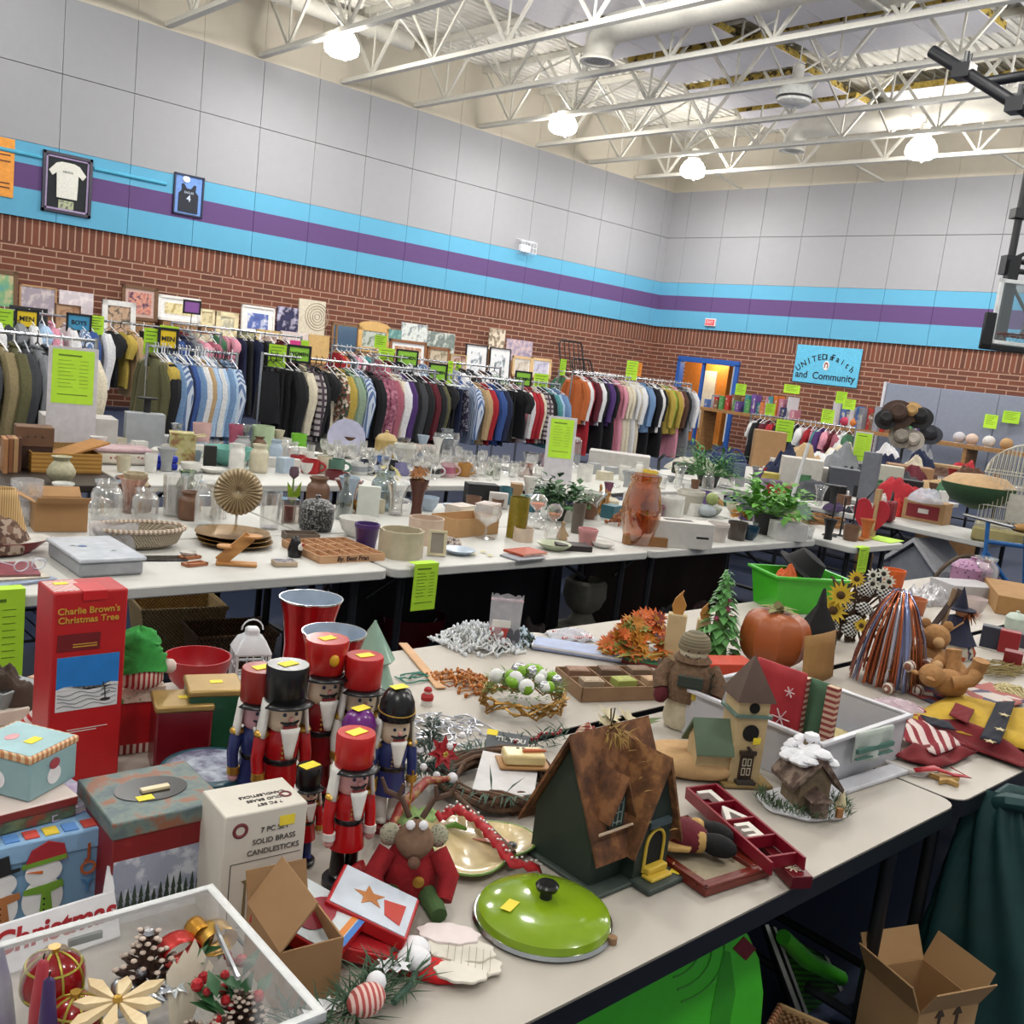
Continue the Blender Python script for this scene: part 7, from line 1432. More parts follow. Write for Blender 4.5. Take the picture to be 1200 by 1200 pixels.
def tc(u, v):
    a = 2*pi*u; k = .06+.17*(1-v)**.7+.02*(1-v)*sin(5*a+5*v)+.014*sin(11*a+9*v)
    return (k*1.15*cos(a)+.03*sin(4*v), k*.7*sin(a), .005+.72*v+.02*sin(2*a)*v)
B().grid(tc,72,18,cu=True).build('coat_body', TC, t, ang=80); B().tube([(-.07,-.02,.70),(-.03,-.05,.735),(.03,-.045,.74),(.07,-.01,.71),(.03,.03,.74),(-.03,.03,.735)],.024,8,True).build('collar', TC, t)
t = basket(V((*at(950,1240,.12).xy,.001)),.3,.3,.24,.12,two('wicker','#6c4a2c','#a88458',60),'wicker basket with a red woven rim at the bottom edge',rimm=two('stripe','#8a3428','#b89868',60))
crate(1128,702,50,682,.2,M('#b0aeb0',.4),'flat pale grey tray box behind the witch doll',turn=.4); vessel(1140,722,26,700,'bowl',M('#c8b8b4',.4),'pale pink bowl right of the witch hat','bowl'); vessel(1068,722,30,700,'tumbler',M('#b0643c',.5),'rust coloured cup left of the foil garland','cup'); vessel(1175,738,24,712,'lidpot',M('#b8c4b8',.4),'pale green lidded jar before the tan carton','jar')
heap(AT(1110,745),.07,.05,.06,CLOTH('#c8c0c4'),'pale lilac cloth bundle beside the pale stake','cloth_bundle',seed=15); heap(AT(1062,742),.06,.05,.05,CLOTH('#b8602c'),'orange cloth bundle behind the tinsel turkey','cloth_bundle',seed=16)
# ================================================================ middle rows of white folding tables
G0, GB_, GPK, GAM, GGR = GLASS(), GLASS('#e4ecee',.14), GLASS('#e0b8a8',.2), GLASS('#ecc08a',.14), GLASS('#c4d4b0',.18)
PORC, CRMP = M('#d6d4ce',.25), M('#c8bd9c',.4)
# u, v, width, top, kind, material, label, category
for a in [(93,580,34,536,'vase',M('#b4ae90',.4,0,.2,60),'cream ribbed vase with a narrow neck behind the carton','vase'),(128,587,34,552,'ginger',M('#b8ac8c',.4,0,.2,50),'squat cream jar with a handle right of the ribbed vase','jar'),(152,604,38,559,'flare',GPK,'pink glass vase with a flared rim','vase'),
 (188,586,28,549,'vase',GGR,'clear footed vase with pale green filling','vase'),(203,607,28,557,'tumbler',G0,'tall clear glass vase with a yellow sticker','vase'),(222,604,24,556,'flare',G0,'slim clear vase between two wider ones','vase'),(243,620,32,564,'jar',G0,'large clear jar with a flared neck left of the gold fan','jar'),
 (315,622,26,576,'tumbler',G0,'square clear vase right of the gold fan','vase'),(376,628,42,580,'lidpot',two('blotch','#1c1c1e','#8a8a88',90,.3),'black hammered metal pot','pot'),(402,610,20,556,'bottle',GLASS('#b8c4c0',.2),'tall grey glass bottle vase','vase'),(387,590,34,560,'flare',GPK,'clear flared bowl with red print','bowl'),
 (410,630,46,606,'bowl',PORC,'white oval planter behind the purple pot','planter'),(428,645,30,613,'pot',M('#4a2c6c',.3),'purple flowerpot between the white planter and the cream planter','flowerpot'),(468,657,52,620,'cyl',M('#b8ae94',.45),'cream fluted planter on the table front','planter'),(424,604,30,588,'bowl',M('#a87838',.2,.8),'gold bowl with a black knob stand','bowl'),
 (447,600,30,552,'jar',GB_,'glass dome over white flowers','cloche'),(463,606,30,566,'flare',G0,'clear glass pitcher left of the brown vase','pitcher'),(487,607,24,562,'flare',M('#4c2418',.35),'tall brown vase with dried leaves','vase'),(497,640,42,606,'cyl',M('#c8b09c',.5),'wide pale pink candle behind the cream frame','candle'),
 (568,634,34,592,'goblet',G0,'large clear balloon goblet','glass'),(604,632,24,582,'cyl',M('#8c7c2c',.15,.3,.15,60),'tall gold glass cylinder','vase'),(612,636,24,618,'cyl',M('#c8b4a0',.4),'short cream candle beside the gold cylinder','candle'),(648,648,42,636,'plate',M('#a8b094',.3,0,.1),'pale green oval dish','dish'),(537,653,40,643,'plate',M('#aab8c8',.3,0,.1),'pale blue oval dish','dish'),
 (687,640,24,619,'pot',M('#c48a8a',.6),'pink candle cup at the table front','candle'),(706,644,28,635,'bowl',PORC,'small white oval dish at the front edge','dish'),(675,626,16,590,'tumbler',M('#5c544c',.3),'dark smoked tumbler vase','vase'),(688,610,40,576,'flare',GLASS('#d8d8d0',.3),'white handkerchief glass vase','vase'),(735,642,48,553,'ginger',GAM,'large amber glass jug with a ruffled neck','jug'),
 (775,614,30,581,'pot',PORC,'white flowerpot with dark specks','flowerpot'),(806,604,34,574,'pot',M('#c0bcb0',.3),'pale grey flowerpot behind the tissue box','flowerpot'),(759,616,30,590,'pot',M('#6c3c4c',.4),'plum glass vase behind the amber jug','vase'),(838,636,28,612,'pot',M('#c8beb8',.4),'white fluted pot right of the tissue box','pot'),(822,630,24,610,'pot',M('#c8c2bc',.4),'second white fluted pot nearer the tissue box','pot'),(862,634,24,611,'tumbler',M('#4c443c',.2),'dark smoked glass cup','cup'),
 (877,634,22,616,'bowl',M('#1c3a4c',.25),'dark teal round bowl','bowl'),(890,626,20,612,'pot',M('#7c8484',.4,.3),'small grey tin pail','pail'),(862,604,26,590,'bowl',M('#b8b09c',.3),'stacked cream bowls behind the yellow flowers','bowl'),(830,606,30,594,'bowl',M('#a8b0a0',.3),'pale glass bowl below the green duck','bowl')]:
    vessel(*a, rib=.05 if 'fluted' in a[6] else 0, nr=10)
B_ = B(); 
# gold fan, charger plates, wooden Z stand
p = AT(281,628); h = hi(p,281,603)-.742; r = px(p,55)/2; t = thing('pleated_fan', 'gold pleated round fan on a white stand', 'ornament', p, face(p)); B().grid(lambda u,v:(r*(.04+.96*v)*cos(2*pi*u),-.02+.012*(1 if round(u*64)%2 else -1)*v,h+r+r*(.04+.96*v)*sin(2*pi*u)),64,3,cu=True).build('pleated_disc', M('#bfae90',.35,.35), t, solid=.001, ang=15); B().cyl((0,0,0),.03,.008,16).tube([(0,0,0),(0,0,h+r)],.006,8).build('stand', PORC, t)
for k in range(3): p, r = base(275-k*2,648-2*k,90); tag(B().lathe(prof('plate',r,.022),36,rib=.015,nr=30).build('charger_plate', M('#8c6a34',.3,.6), loc=V((p.x,p.y,.742+.012*k))), ['lowest','middle','topmost'][k]+' of the stacked gold charger plates', 'plate', 'gold charger plates')
p = AT(277,662); t = thing('wooden_stand', 'pale wood Z-shaped two-tier stand', 'stand', p, face(p)); WD = two('wood','#a8743c','#c48c50',40,.5); B().box(-.085,.085,-.03,.03,0,.012).build('foot_board', WD, t, .003); b = B(); b.bar((-.07,0,.01),(.05,0,.13),.02,.05); b.build('slanted_arm', WD, t); B().cyl((.06,0,.125),.04,.008,20).cyl((-.05,0,.075),.036,.008,20).bar((-.05,0,.01),(-.05,0,.076),.012).build('round_shelves', WD, t)
# slotted wooden box with writing
o, a, w, d, h = fr3(.775,(375,652),(449,648),(332,632)); t = thing('slotted_box', 'wooden slotted box with hand lettering on its front', 'box', o, a); WB = two('wood','#b08660','#c89e78',30,.7); b = B().box(-w,w,-d,d,0,.006)
for i in range(4): y = -d+i*2*d/3; b.box(-w,w,y-.003,y+.003,.006,h)
for i in range(7): x = -w+i*2*w/6; b.box(x-.003,x+.003,-d,d,.006,h)
b.build('slots', WB, t); B().box(-w-.003,w+.003,-d-.006,-d-.002,0,h).build('front_board', WB, t); words('By. Best Fran', .032, M('#3a2018',.7), t, (0,-d-.007,h*.5), bold=.0008, shear=.1)
p = AT(352,632); t = openbox(p, face(p)*.5, .17, .1, .035, M('#6a5c50',.7), 'grey wooden tray behind the slotted box', (0,0,0,0), name='wooden_tray', cat='tray')
p = AT(337,612); t = thing('candle_lantern', 'glass cube candle holder with a rust pillar candle', 'candle holder', p, face(p)*.5); B().box(-.045,.045,-.045,.045,.004,.13).build('glass_panes', GLASS('#e8e4e0',.1), t); b = B()
for x in (-.045,.045):
    for y in (-.045,.045): b.box(x-.003,x+.003,y-.003,y+.003,0,.13)
b.build('metal_edges', M('#9a9088',.4), t); B().cyl((0,0,.005),.026,.085,16).build('candle', M('#6c2418',.5), t)
p = AT(332,590); t = thing('glass_tulip', 'purple tulip with green glass leaves in a bottle', 'flower', p); B().tube([(0,0,0),(0,0,.17)],.005,8).build('stem', M('#5c7c2c',.4), t); b = B()
for s in (-1,1): b.leaf((0,0,.02),(s*.35,-.2,1),.14,.045,(0,-1,0))
b.build('leaves', M('#7c9a2c',.3), t); B().lathe([(.006,.165),(.028,.185),(.03,.21),(.022,.235),(.016,.22),(0,.18)],8).build('tulip_head', M('#5c4450',.5), t)
# doll, tray, magazines, casserole
p = AT(22,652); t = thing('serving_dish', 'red boat-shaped dish with a white lining at the left edge', 'dish', V((p.x-.05,p.y+.08,.742)), .1); B().lathe([(.6*.2,0),(.19,.05),(.2,.055)],32,sx=1,sy=.55).build('outside', M('#7c1018',.3), t); B().lathe([(.2,.056),(.185,.045),(.11,.006),(0,.005)],32,sx=.98,sy=.53).build('lining', PORC, t)
p = V((p.x-.05,p.y+.08,.752)); t = thing('rag_doll', 'blond doll in a flowered dress sitting in the red dish', 'doll', p, face(p)); B().lathe([(.1,0),(.11,.04),(.07,.12),(.03,.17),(0,.175)],20,rib=.05,nr=8).build('dress', two('print','#5c4438','#a89484',50,.9,(0,0,0),.5,'#7c6050'), t); B().ball((0,0,.2),.04,16).build('head', M('#b08068',.7), t); B().grid(lambda u,v:((.05+.05*v)*cos(pi*.0+2*pi*u),(.045+.03*v)*sin(2*pi*u)+.015,.25-.2*v-.06*(1-sin(pi*.5*v))*0),18,6,cu=True).build('hair', two('stripe','#a07c4c','#c8a874',120,.8), t, solid=.006)
for k,(c,l) in enumerate((('#8c9cb8','blue folder at the bottom of the magazine pile'),('#c8c0b0','cream magazine in the middle of the pile'),('#7c2c3c','dark pink magazine on top of the pile at the left edge'))): q = AT(20-6*k,678-5*k,.742+.008*k); q.x -= .03; book(q,.25-.2*k,.26,.2,.008,M(c,.4,0,.2,30),l,name='magazine')
t = thing('eyeglasses', 'white framed eyeglasses on the magazine pile', 'eyeglasses', AT(35,668,.766), .3); b = B()
for s in (-1,1): b.tube([(s*.035+.028*cos(a),0,.02+.02*sin(a)) for a in [i*pi/8 for i in range(16)]],.003,6,True).tube([(s*.062,0,.025),(s*.064,.1,.02)],.002,6)
b.build('frames', M('#ccd0d8',.3), t)
o, a, w, d, h = fr3(.815,(90,657),(168,652),(58,630)); t = thing('roasting_dish', 'grey dish with a white lid printed with a blue flower', 'dish', o, a); B().box(-w*.95,w*.95,-d*.95,d*.95,0,h-.014).build('pan', M('#9a9ca0',.4), t, .012); B().box(-w,w,-d,d,h-.016,h).build('lid', M('#c4c8d0',.25), t, .006)
b = B(); flower(b,(-w*.35,d*.1,h+.001),.022,7,(0,0,1),.05); b.build('flower_print', M('#5c78a8',.5), t); b = B(); b.leaf((-w*.5,d*.15,h+.001),(-1,.3,.02),.03,.012).leaf((w*.2,-d*.4,h+.001),(1,.2,.02),.04,.01); b.build('leaf_print', M('#7c8c7c',.5), t)
p = AT(78,625); openbox(V((p.x,p.y+.12,.742)), -.15, .22, .17, .13, CARD2, 'open tan carton behind the flower-lidded dish', (1,1,1,0), lean=.5)
vessel(30,618,36,562,'tumbler',FILM('#d8d8d8',.35,.2),'tall frosted plastic tub behind the doll','tub'); 
t = bag(AT(132,645),face(AT(132,645)),.2,.12,.1,FILM('#dcdce2',.35,.1),'clear plastic bag of small parts in front of the pink vase')
p = AT(172,646); t = thing('oval_basket', 'oval whitewashed woven basket', 'basket', V((p.x,p.y+.1,.742)), -.1); B().lathe([(.12,0),(.17,.02),(.2,.085),(.19,.085),(.16,.02),(0,.008)],36,sy=.6).build('weave', two('wicker','#8c7c64','#c4b8a4',80), t); B().tube([(.2*cos(a),.12*sin(a),.087) for a in [i*2*pi/32 for i in range(32)]],.01,6,True).build('rim', two('stripe','#9c8470','#cabfb0',50,.9), t)
for u,v,l,r_ in ((228,662,'terracotta square coaster frame, nearest the front edge',.05),(222,654,'orange wooden coaster frame behind the terracotta one',.045)): sframe(u,v,1,1,M('#a0623c',.6),M('#c8b8a4',.6),l) if 0 else tag(B().box(-r_,r_,-r_*.5,r_*.5,0,.006).box(-r_,r_,r_*.3,r_*.5,.006,.011).box(-r_,r_,-r_*.5,-r_*.3,.006,.011).box(-r_,-r_*.75,-r_*.5,r_*.5,.006,.011).box(r_*.75,r_,-r_*.5,r_*.5,.006,.011).build('coaster_frame',M('#a0623c',.6),loc=AT(u,v),rz=.2),l,'frame')
tag(B().box(-.1,.1,-.04,.04,0,.006).build('black_tray',BLKG,loc=AT(190,655),rz=-.2,bev=.003),'flat black tray beside the oval basket','tray'); vessel(220,655,20,646,'bowl',PORC,'small white cup beside the black tray','cup')
t = thing('penguin_figurine', 'black and white penguin figurine beside the slotted box', 'figurine', AT(345,652), .8); B().lathe([(.03,0),(.034,.03),(.024,.07),(.02,.085),(0,.1)],16).build('body', BLKG, t); B().ball((0,-.012,.04),.026,12,1,.9,1.2).build('white_belly', PORC, t); B().box(-.012,.012,-.04,-.034,.055,.065).build('red_bow', M('#a01c24',.5), t)
t = thing('card_box', 'small box of picture cards in front of the penguin', 'box', AT(333,662), -.2); B().box(-.05,.05,-.035,.035,0,.02).build('carton', M('#b8a48c',.6), t, .002); B().box(-.045,.045,-.03,.03,.02,.021).build('top_card', two('blotch','#4c4c5c','#a89c94',40,.5), t)
# white flowers in the dome, leaf fronds, ivy, ferns
def blooms(p, n, R_, h0, h1, m, label, seed, name='flower_bunch', r=.03, leafm=None):
    t = thing(name, label, 'flowers', p); g = random.Random(seed); b = B()
    for i in range(n): a = g.uniform(0,6.28); q = R_*math.sqrt(g.random()); flower(b,(q*cos(a),q*sin(a),h0+(h1-h0)*g.random()),r*g.uniform(.7,1.2),7,(cos(a)*.5,sin(a)*.5-.4,.8),.4)
    b.build('blossoms', m, t)
    if leafm: b = B(); [b.leaf((R_*.5*cos(k),R_*.5*sin(k),h0*.8),(cos(k),sin(k),.4),R_*.9,.03) for k in range(14)]; b.build('leaves', leafm, t)
    B().tube([(0,0,0),(0,0,h1)],.004,6).build('stem', M('#4c5c34',.7), t); return t
blooms(AT(450,588,.76),22,.06,.06,.22,M('#c4bc84',.6),'white and yellow blossoms under the glass dome',4)
blooms(AT(487,600,.76),8,.05,.17,.26,M('#8a5a30',.8),'dried tan leaves in the tall brown vase',5,r=.05)
blooms(AT(868,612,.80),10,.05,.02,.07,M('#c88a2c',.6),'yellow and orange artificial flowers right of the fluted pots',6,r=.045); blooms(AT(886,606,.80),8,.05,.02,.07,M('#8c7ca4',.6),'lilac artificial flowers behind the orange ones',7,r=.045)
IVY = M('#2f5a2c',.5,0,.25)
t = plant(655,612,66,572,M('#3c3a34',.6),IVY,'dark green ivy with purple flowers behind the hourglasses',80,.5,seed=3); b = B(); [flower(b,(.03+.03*cos(k*2),-.06+.02*sin(k),.09+.02*(k%3)),.025,6,(0,-.6,.8)) for k in range(9)]; b.build('purple_flowers', M('#4c3a8c',.6), t)
plant(895,628,80,568,M('#2a2a2a',.5),M('#5c9a34',.45,0,.2),'leafy bright green potted plant right of the duck',90,.45,seed=5); plant(828,572,70,538,M('#3a3a38',.5),M('#3f7a34',.5,0,.2),'green potted fern by the blue sports bag',110,.16,seed=6)
# frames, books, boxes mid row
sframe(511,652,22,622,CRMP,M('#8c8478',.6),'small cream photo frame standing at the table front',turn=.8)
for u,v,a,c,l in ((616,648,.1,'#a8482c','orange framed print lying on the grey folder'),(620,656,.05,'#8a8c94','grey folder at the table front')): q = AT(u,v,.742 if 'folder' in l[:12] else .752); book(q,a,.2,.14,.012 if 'print' in l else .008,M(c,.5),l,name='framed_print' if 'print' in l else 'folder')
p = AT(557,628); openbox(V((p.x,p.y+.1,.742)),.15,.36,.2,.1,CARD,'long open tan carton behind the goblet',(0,0,0,0))
for i,(u,v,c,l) in enumerate(((540,600,'#c8bcb0','white book with a red flower lying in the tan carton'),(572,598,'#b8a8a0','pale book with a red rose in the tan carton'))): q = AT(u,v,.80); book(V((q.x,q.y,.755)),.2+.3*i,.16,.12,.09,M(c,.5,0,.1),l)
for u,v,w,vt,d,c,l in ((560,590,36,566,.12,'#15151a','black glossy box behind the tan carton'),(578,590,18,575,.1,'#1c1c20','smaller black box right of the glossy one'),(603,592,14,566,.1,'#9a7a54','tan box behind the gold cylinder'),(583,596,22,577,.05,'#cfcac4','white box standing in the tan carton'),(632,590,40,568,.14,'#1c3a2c','dark green case with a white handle'),(792,642,72,609,.16,'#c8c4be','white tissue box with a black brand line'),(922,634,36,611,.14,'#c4c2be','plain white box beside the clear clamshell'),(755,640,50,628,.05,'#8c6238','long brown wooden box leaning at the table corner'),(430,606,26,569,.04,'#c8ccc4','white painted board standing behind the purple pot'),(648,606,14,596,.05,'#3a3c40','dark small box under the ivy'),(670,646,40,637,.12,'#2c2224','flat dark tray with a white card')):
    t, w_, d_, h_ = crate(u,v,w,vt,d,M(c,.55,0,.06),l,turn=.6 if w > 30 else .9)
    if 'handle' in l: B().tube([(-.06,0,h_),(-.05,0,h_+.04),(.05,0,h_+.04),(.06,0,h_)],.008,8).build('handle', PORC, t)
    if 'tissue' in l: B().box(w_*.45,w_*.85,-d_-.001,-d_,h_*.42,h_*.5).build('brand_line', BK, t); B().box(-w_*.5,w_*.4,-d_*.4,d_*.4,h_,h_+.001).build('slot', M('#5c5a58',.8), t)
for u,v,c,l in ((785,608,'#3c5a8c','pale blue glass ball on the tissue box'),(808,616,'#2a2c8c','deep blue glass ball on the tissue box')): q = AT(u+8,v+14,.80); tag(B().ball((0,0,.03),.034,16).build('glass_ball',M(c,.1),loc=V((q.x,q.y,.80))),l,'ornament')
def hourglass(u, v, vt, sand, label, w=20):
    p, r = base(u,v,w); h = hi(p,u,vt)-.742; t = thing('hourglass', label, 'hourglass', p); B().lathe([(r*.7,0),(r,h*.1),(r*.9,h*.3),(r*.12,h*.5),(r*.9,h*.7),(r,h*.88),(r*.5,h),(0,h)],20).build('glass_bulbs', G0, t); B().lathe([(r*.6,.002),(r*.85,h*.1),(r*.5,h*.24),(0,h*.28)] if 0 else [(.002,h*.53),(r*.75,h*.7),(r*.8,h*.74),(0,h*.74)],18).build('sand', M(sand,.8), t); return t
hourglass(624,620,578,'#c05a1c','hourglass with orange sand, taller of two',22); hourglass(646,634,590,'#a8602c','hourglass with its sand run low, shorter of two',20)
t = thing('wood_figurine', 'small tan kneeling figurine beside the shorter hourglass', 'figurine', AT(658,632)); B().lathe([(.035,0),(.03,.03),(.014,.07),(.01,.08)],12).ball((0,0,.095),.014,10).tube([(.01,0,.06),(.035,-.02,.02)],.006,6).build('body', M('#a8906c',.6), t)
# duck, pinecones, beads, birdhouse, wire stands
t = thing('duck_decoy', 'green-headed duck figure with a yellow bill', 'figurine', AT(828,606), face(AT(828,606))+.8); B().ball((0,0,.05),.06,18,1.3,.9,.8).build('body', M('#a8b0b4',.5), t); B().ball((.03,0,.14),.05,18).build('head', M('#8c9a5c',.5), t); B().prism([(.06,.13),(.14,.09),(.12,.13),(.07,.155)],-.03,.03,'y').build('bill', M('#b89058',.5), t); [B().ball((.06,s*.035,.155),.007,8).build('eye', BLKG, t) for s in (-1,1)]
tangle(AT(760,630),.12,.08,.02,20,.005,M('#5c2c24',.3),'red and pearl bead strings beside the amber jug','bead_string','beads',4,M('#c8b8a8',.3)); tangle(AT(735,615,.75),.12,.1,.12,30,.004,M('#8a4a24',.6),'dried brown twigs behind the amber jug','dried_twigs','twigs',8,M('#a86a3c',.6))
p = AT(946,616); t = thing('birdhouse', 'small yellow birdhouse with a green roof on the right table', 'birdhouse', V((p.x,p.y+.1,.742)), face(p)-.5); B().prism([(-.08,0),(.08,0),(.08,.07),(0,.15),(-.08,.07)],-.06,.06,'y').build('walls', M('#b8ac84',.6), t); b = B(); [b.add([(x,y,z) for y in (-.09,.09) for x,z in ((0,.17),(s*.11,.055),(s*.11,.047),(0,.158))],[(0,1,5,4),(1,2,6,5),(2,3,7,6),(0,3,2,1),(4,5,6,7),(3,0,4,7)]) for s in (-1,1)]; b.build('green_roof', M('#4c6a58',.6), t); B().cyl((-.04,-.02,.13),.015,.06,8).build('red_chimney', M('#8a3424',.6), t)
for u,l in ((972,'left'),(984,'middle'),(997,'right')): p = AT(u,628); h = hi(p,u,582)-.742; t = thing('wire_stand', f'{l} one of three tall black wire display hooks', 'stand', p, .4, 'wire display hooks'); B().tube([(-.03,0,.004),(-.03,0,h-.03),(-.02,0,h),(.02,0,h),(.03,0,h-.03),(.03,0,.004)],.004,6).tube([(-.03,-.05,.004),(-.03,.05,.004),(.03,.05,.004),(.03,-.05,.004)],.004,6,True).build('wire', BK, t)
p = AT(1002,618); t = thing('twig_wreath', 'round tan twig wreath on the table by the wire stands', 'wreath', V((p.x,p.y+.1,.742))); b = B(); [b.tube([((.13+.012*sin(3*a+k))*cos(a),(.13+.012*sin(3*a+k))*sin(a),.02+.012*k+.008*sin(4*a+k)) for a in [i*2*pi/24 for i in range(24)]],.008,6,True) for k in range(5)]; b.build('twigs', two('wood','#7a5430','#a87c4c',50,.8), t)
vessel(1003,630,24,616,'bowl',G0,'cut glass bowl in front of the twig wreath','bowl'); vessel(948,632,26,618,'tumbler',FILM('#d4d8d8',.3,.1),'clear plastic clamshell beside the white box','box',name='clamshell_box')
t = tag(B().box(-.02,.02,-.02,.02,0,hi(AT(1035,628),1042,575)-.742).build('wood_post', M('#a88a64',.6), loc=AT(1032,628)), 'square pale wooden post standing on the table corner', 'post')
book(AT(1012,632),.2,.22,.07,.012,M('#a8703c',.5),'small tan wooden tray board at the table corner',name='serving_board')
tag(B().box(-.14,.14,-.1,.1,0,.003).build('lime_paper', LM, loc=AT(1040,632), rz=.1),'lime green sheet lying flat on the table corner','paper'); tag(B().box(-.06,.06,-.05,.05,0,.003).build('lime_paper', LM2, loc=AT(1025,622,.748), rz=.5),'smaller yellow-green sheet behind the flat lime sheet','paper')
for u,v,l in ((518,645,'pair of spectacles and cords beside the cream frame'),): tangle(AT(u+10,v-8),.09,.05,.03,12,.004,M('#8a7c78',.4),'tangle of costume jewellery behind the pale blue dish','jewellery','jewellery',5,M('#c8bcb4',.2))
for i,(u,v) in enumerate(((555,650),(566,648),(574,652))): b = B(); flower(b,(0,0,.004),.022,5,(0,0,1),.15); tag(b.build('yellow_flower_charm', M('#c8bc6c',.5), loc=AT(u,v)), ['leftmost','middle','rightmost'][i]+' of three yellow flower charms on the table', 'charm', 'yellow flower charms')
# price flyers
def flyer(p, a, w, h, label, tilt=-.08, board=None, bw=0, bh=0):
    t = thing('price_flyer', label, 'flyer', p, 0, None, (tilt,0,a))
    if board: B().box(-bw/2,bw/2,-.004,.004,0,bh).build('backing_board', board, t, .002); z0 = bh-h-.02
    else: z0 = 0; B().box(-w/2,w/2,-.0065,.05,h,h+.0015).build('folded_edge', LM, t)
    B().box(-w/2,w/2,-.0065,-.0045,z0,z0+h).build('lime_sheet', LM, t); b = B(); b.box(-w*.36,w*.2,-.008,-.0065,z0+h*.88,z0+h*.91)
    for k in range(8): b.box(-w*.36,w*(-.05+.06*(k%3)),-.008,-.0065,z0+h*(.8-.07*k)-.001,z0+h*(.8-.07*k)+.001).box(w*.15,w*.36,-.008,-.0065,z0+h*(.8-.07*k)-.001,z0+h*(.8-.07*k)+.001)
    b.box(-w*.36,w*.36,-.008,-.0065,z0+h*.16,z0+h*.175); b.build('print_lines', M('#5c7a1c',.6), t); return t
WB2 = M('#c4c0c4',.5)
q = ony(502,662,3.5); flyer(V((q.x,3.515,q.z-.22)),0,.14,.223,'lime price flyer hanging from the front of the middle table',.0)
q = ony(944,632,3.26); flyer(V((6.42,3.255,.56)),0,.14,.18,'lime price flyer hanging below the white box',0)
q = ony(-6,690,3.5); flyer(V((q.x,3.515,q.z-.36)),0,.2,.35,'lime price flyer cut off by the left edge',0)
q = AT(670,572); flyer(V((q.x,q.y,.742)),face(q)*.75,.2,.33,'white board with a lime price list leaning on the glassware table end',-.12,WB2,.25,hi(q,672,490)-.742)
q = at(135,485,1.0); q = V((2.28,6.9,.742)); flyer(V((q.x,q.y,.742)),face(q)*.8,.26,.36,'white board with a lime price list in front of the blue shirts',-.05,WB2,.31,hi(q,135,412)-.742)
# ================================================================ kitchenware tables
MG = lambda c: M(c,.3)
for a in [((363,556,22,537),'#a3161c','red enamel mug at the front of the row',None),((349,548,18,532),'#9a1a20','second red mug behind the enamel one',None),((391,557,24,536),'#4c7060','green mug right of the red ones',None),((411,557,22,540),'#c8c8c4','white mug with a grey print','#8a8f94'),((432,556,22,538),'#151a34','navy mug with a white badge','#c8ccd8'),((444,552,20,533),'#4c6ca4','blue mug behind the navy one',None),((457,556,18,538),'#16161a','black and white mug',None),((470,558,18,541),'#7c78a0','lilac patterned mug',None),((391,563,22,550),'#5c1018','dark red cup lowest in the row',None),((492,559,20,541),'#c8c4bc','white mug with a brown picture','#8a7464'),((508,560,16,543),'#d0d0ce','white mug with a black letter','#2a2a2c'),((524,560,18,541),'#c0a0a4','pink printed mug','#a0566c'),((541,559,20,540),'#a87838','amber mug at the right end of the row',None)]:
    mug(*a[0], MG(a[1]), a[2]+(' on the kitchenware table' if len(a[2].split()) < 12 else ''), band=MG(a[3]) if a[3] else None)
for a in [(268,549,58,524,'bowl',M('#6fb0a4',.3),'turquoise casserole dish on a dark base','dish'),(262,528,18,496,'pot',M('#a8546c',.4),'pink tall cup in front of the blue shirts','cup'),(300,532,26,498,'cyl',M('#a8bc98',.35),'pale green tall cup','cup'),(313,534,20,514,'pot',M('#2c3250',.4),'navy and grey cup right of the pale green one','cup'),(328,528,18,506,'cyl',M('#6cb02c',.4),'lime green plastic beaker behind the mugs','beaker'),(205,536,20,496,'vase',MET('#b4b8bc',.25),'silver metal pitcher left of the open printed carton','pitcher'),(442,535,26,503,'lidpot',M('#b09860',.35),'stack of yellow canisters','canister'),(462,534,14,512,'tumbler',GLASS('#c8ccd0',.2),'glass jar with a steel band','jar'),(472,548,26,520,'pot',M('#c4c4bc',.4),'white utensil pot with a green emblem','pot'),(503,534,18,500,'jar',GLASS('#c4ccd0',.25),'tall storage jar with a white lid','jar'),(487,540,18,520,'goblet',M('#c4b8b0',.3),'left one of two frosted white goblets','glass'),(502,541,18,521,'goblet',M('#c4b8b0',.3),'right one of two frosted white goblets','glass'),(560,558,18,542,'jar',G0,'left one of two squat glass jars right of the amber mug','jar'),(578,558,18,543,'jar',GGR,'right one of two squat glass jars, greenish','jar'),(240,530,26,516,'bowl',G0,'clear glass bowl behind the turquoise dish','bowl'),(283,520,30,509,'bowl',PORC,'white bowl stack behind the turquoise dish','bowl'),(345,522,34,514,'plate',PORC,'pile of white plates behind the lime beaker','plate'),(400,538,40,528,'bowl',PORC,'white serving bowl in front of the green plate','bowl'),(430,534,36,526,'plate',PORC,'white plates left of the yellow canisters','plate'),(350,540,24,526,'bowl',G0,'glass sugar bowl behind the red mugs','bowl'),(172,510,20,490,'bowl',M('#c8a4a0',.4),'pink bowl on the grey boxes','bowl'),(225,514,18,492,'flare',GLASS('#c8d0d0',.2),'clear glass pitcher beside the open printed carton','pitcher'),(600,541,22,528,'bowl',G0,'wide clear bowl among the wine glasses','bowl'),(470,522,12,500,'goblet',G0,'clear decanter glass left of the storage jar','glass'),(458,524,12,501,'goblet',G0,'clear decanter glass right of the yellow canisters','glass'),(640,548,16,532,'tumbler',GLASS('#d0a8bc',.25),'pink tinted tumbler at the right end of the glasses','glass'),(632,560,18,545,'tumbler',GPK,'amber pink tumbler at the front right of the glasses','glass'),(612,560,22,546,'bowl',G0,'smoky glass bowl at the front of the glasses','bowl')]: vessel(*a)
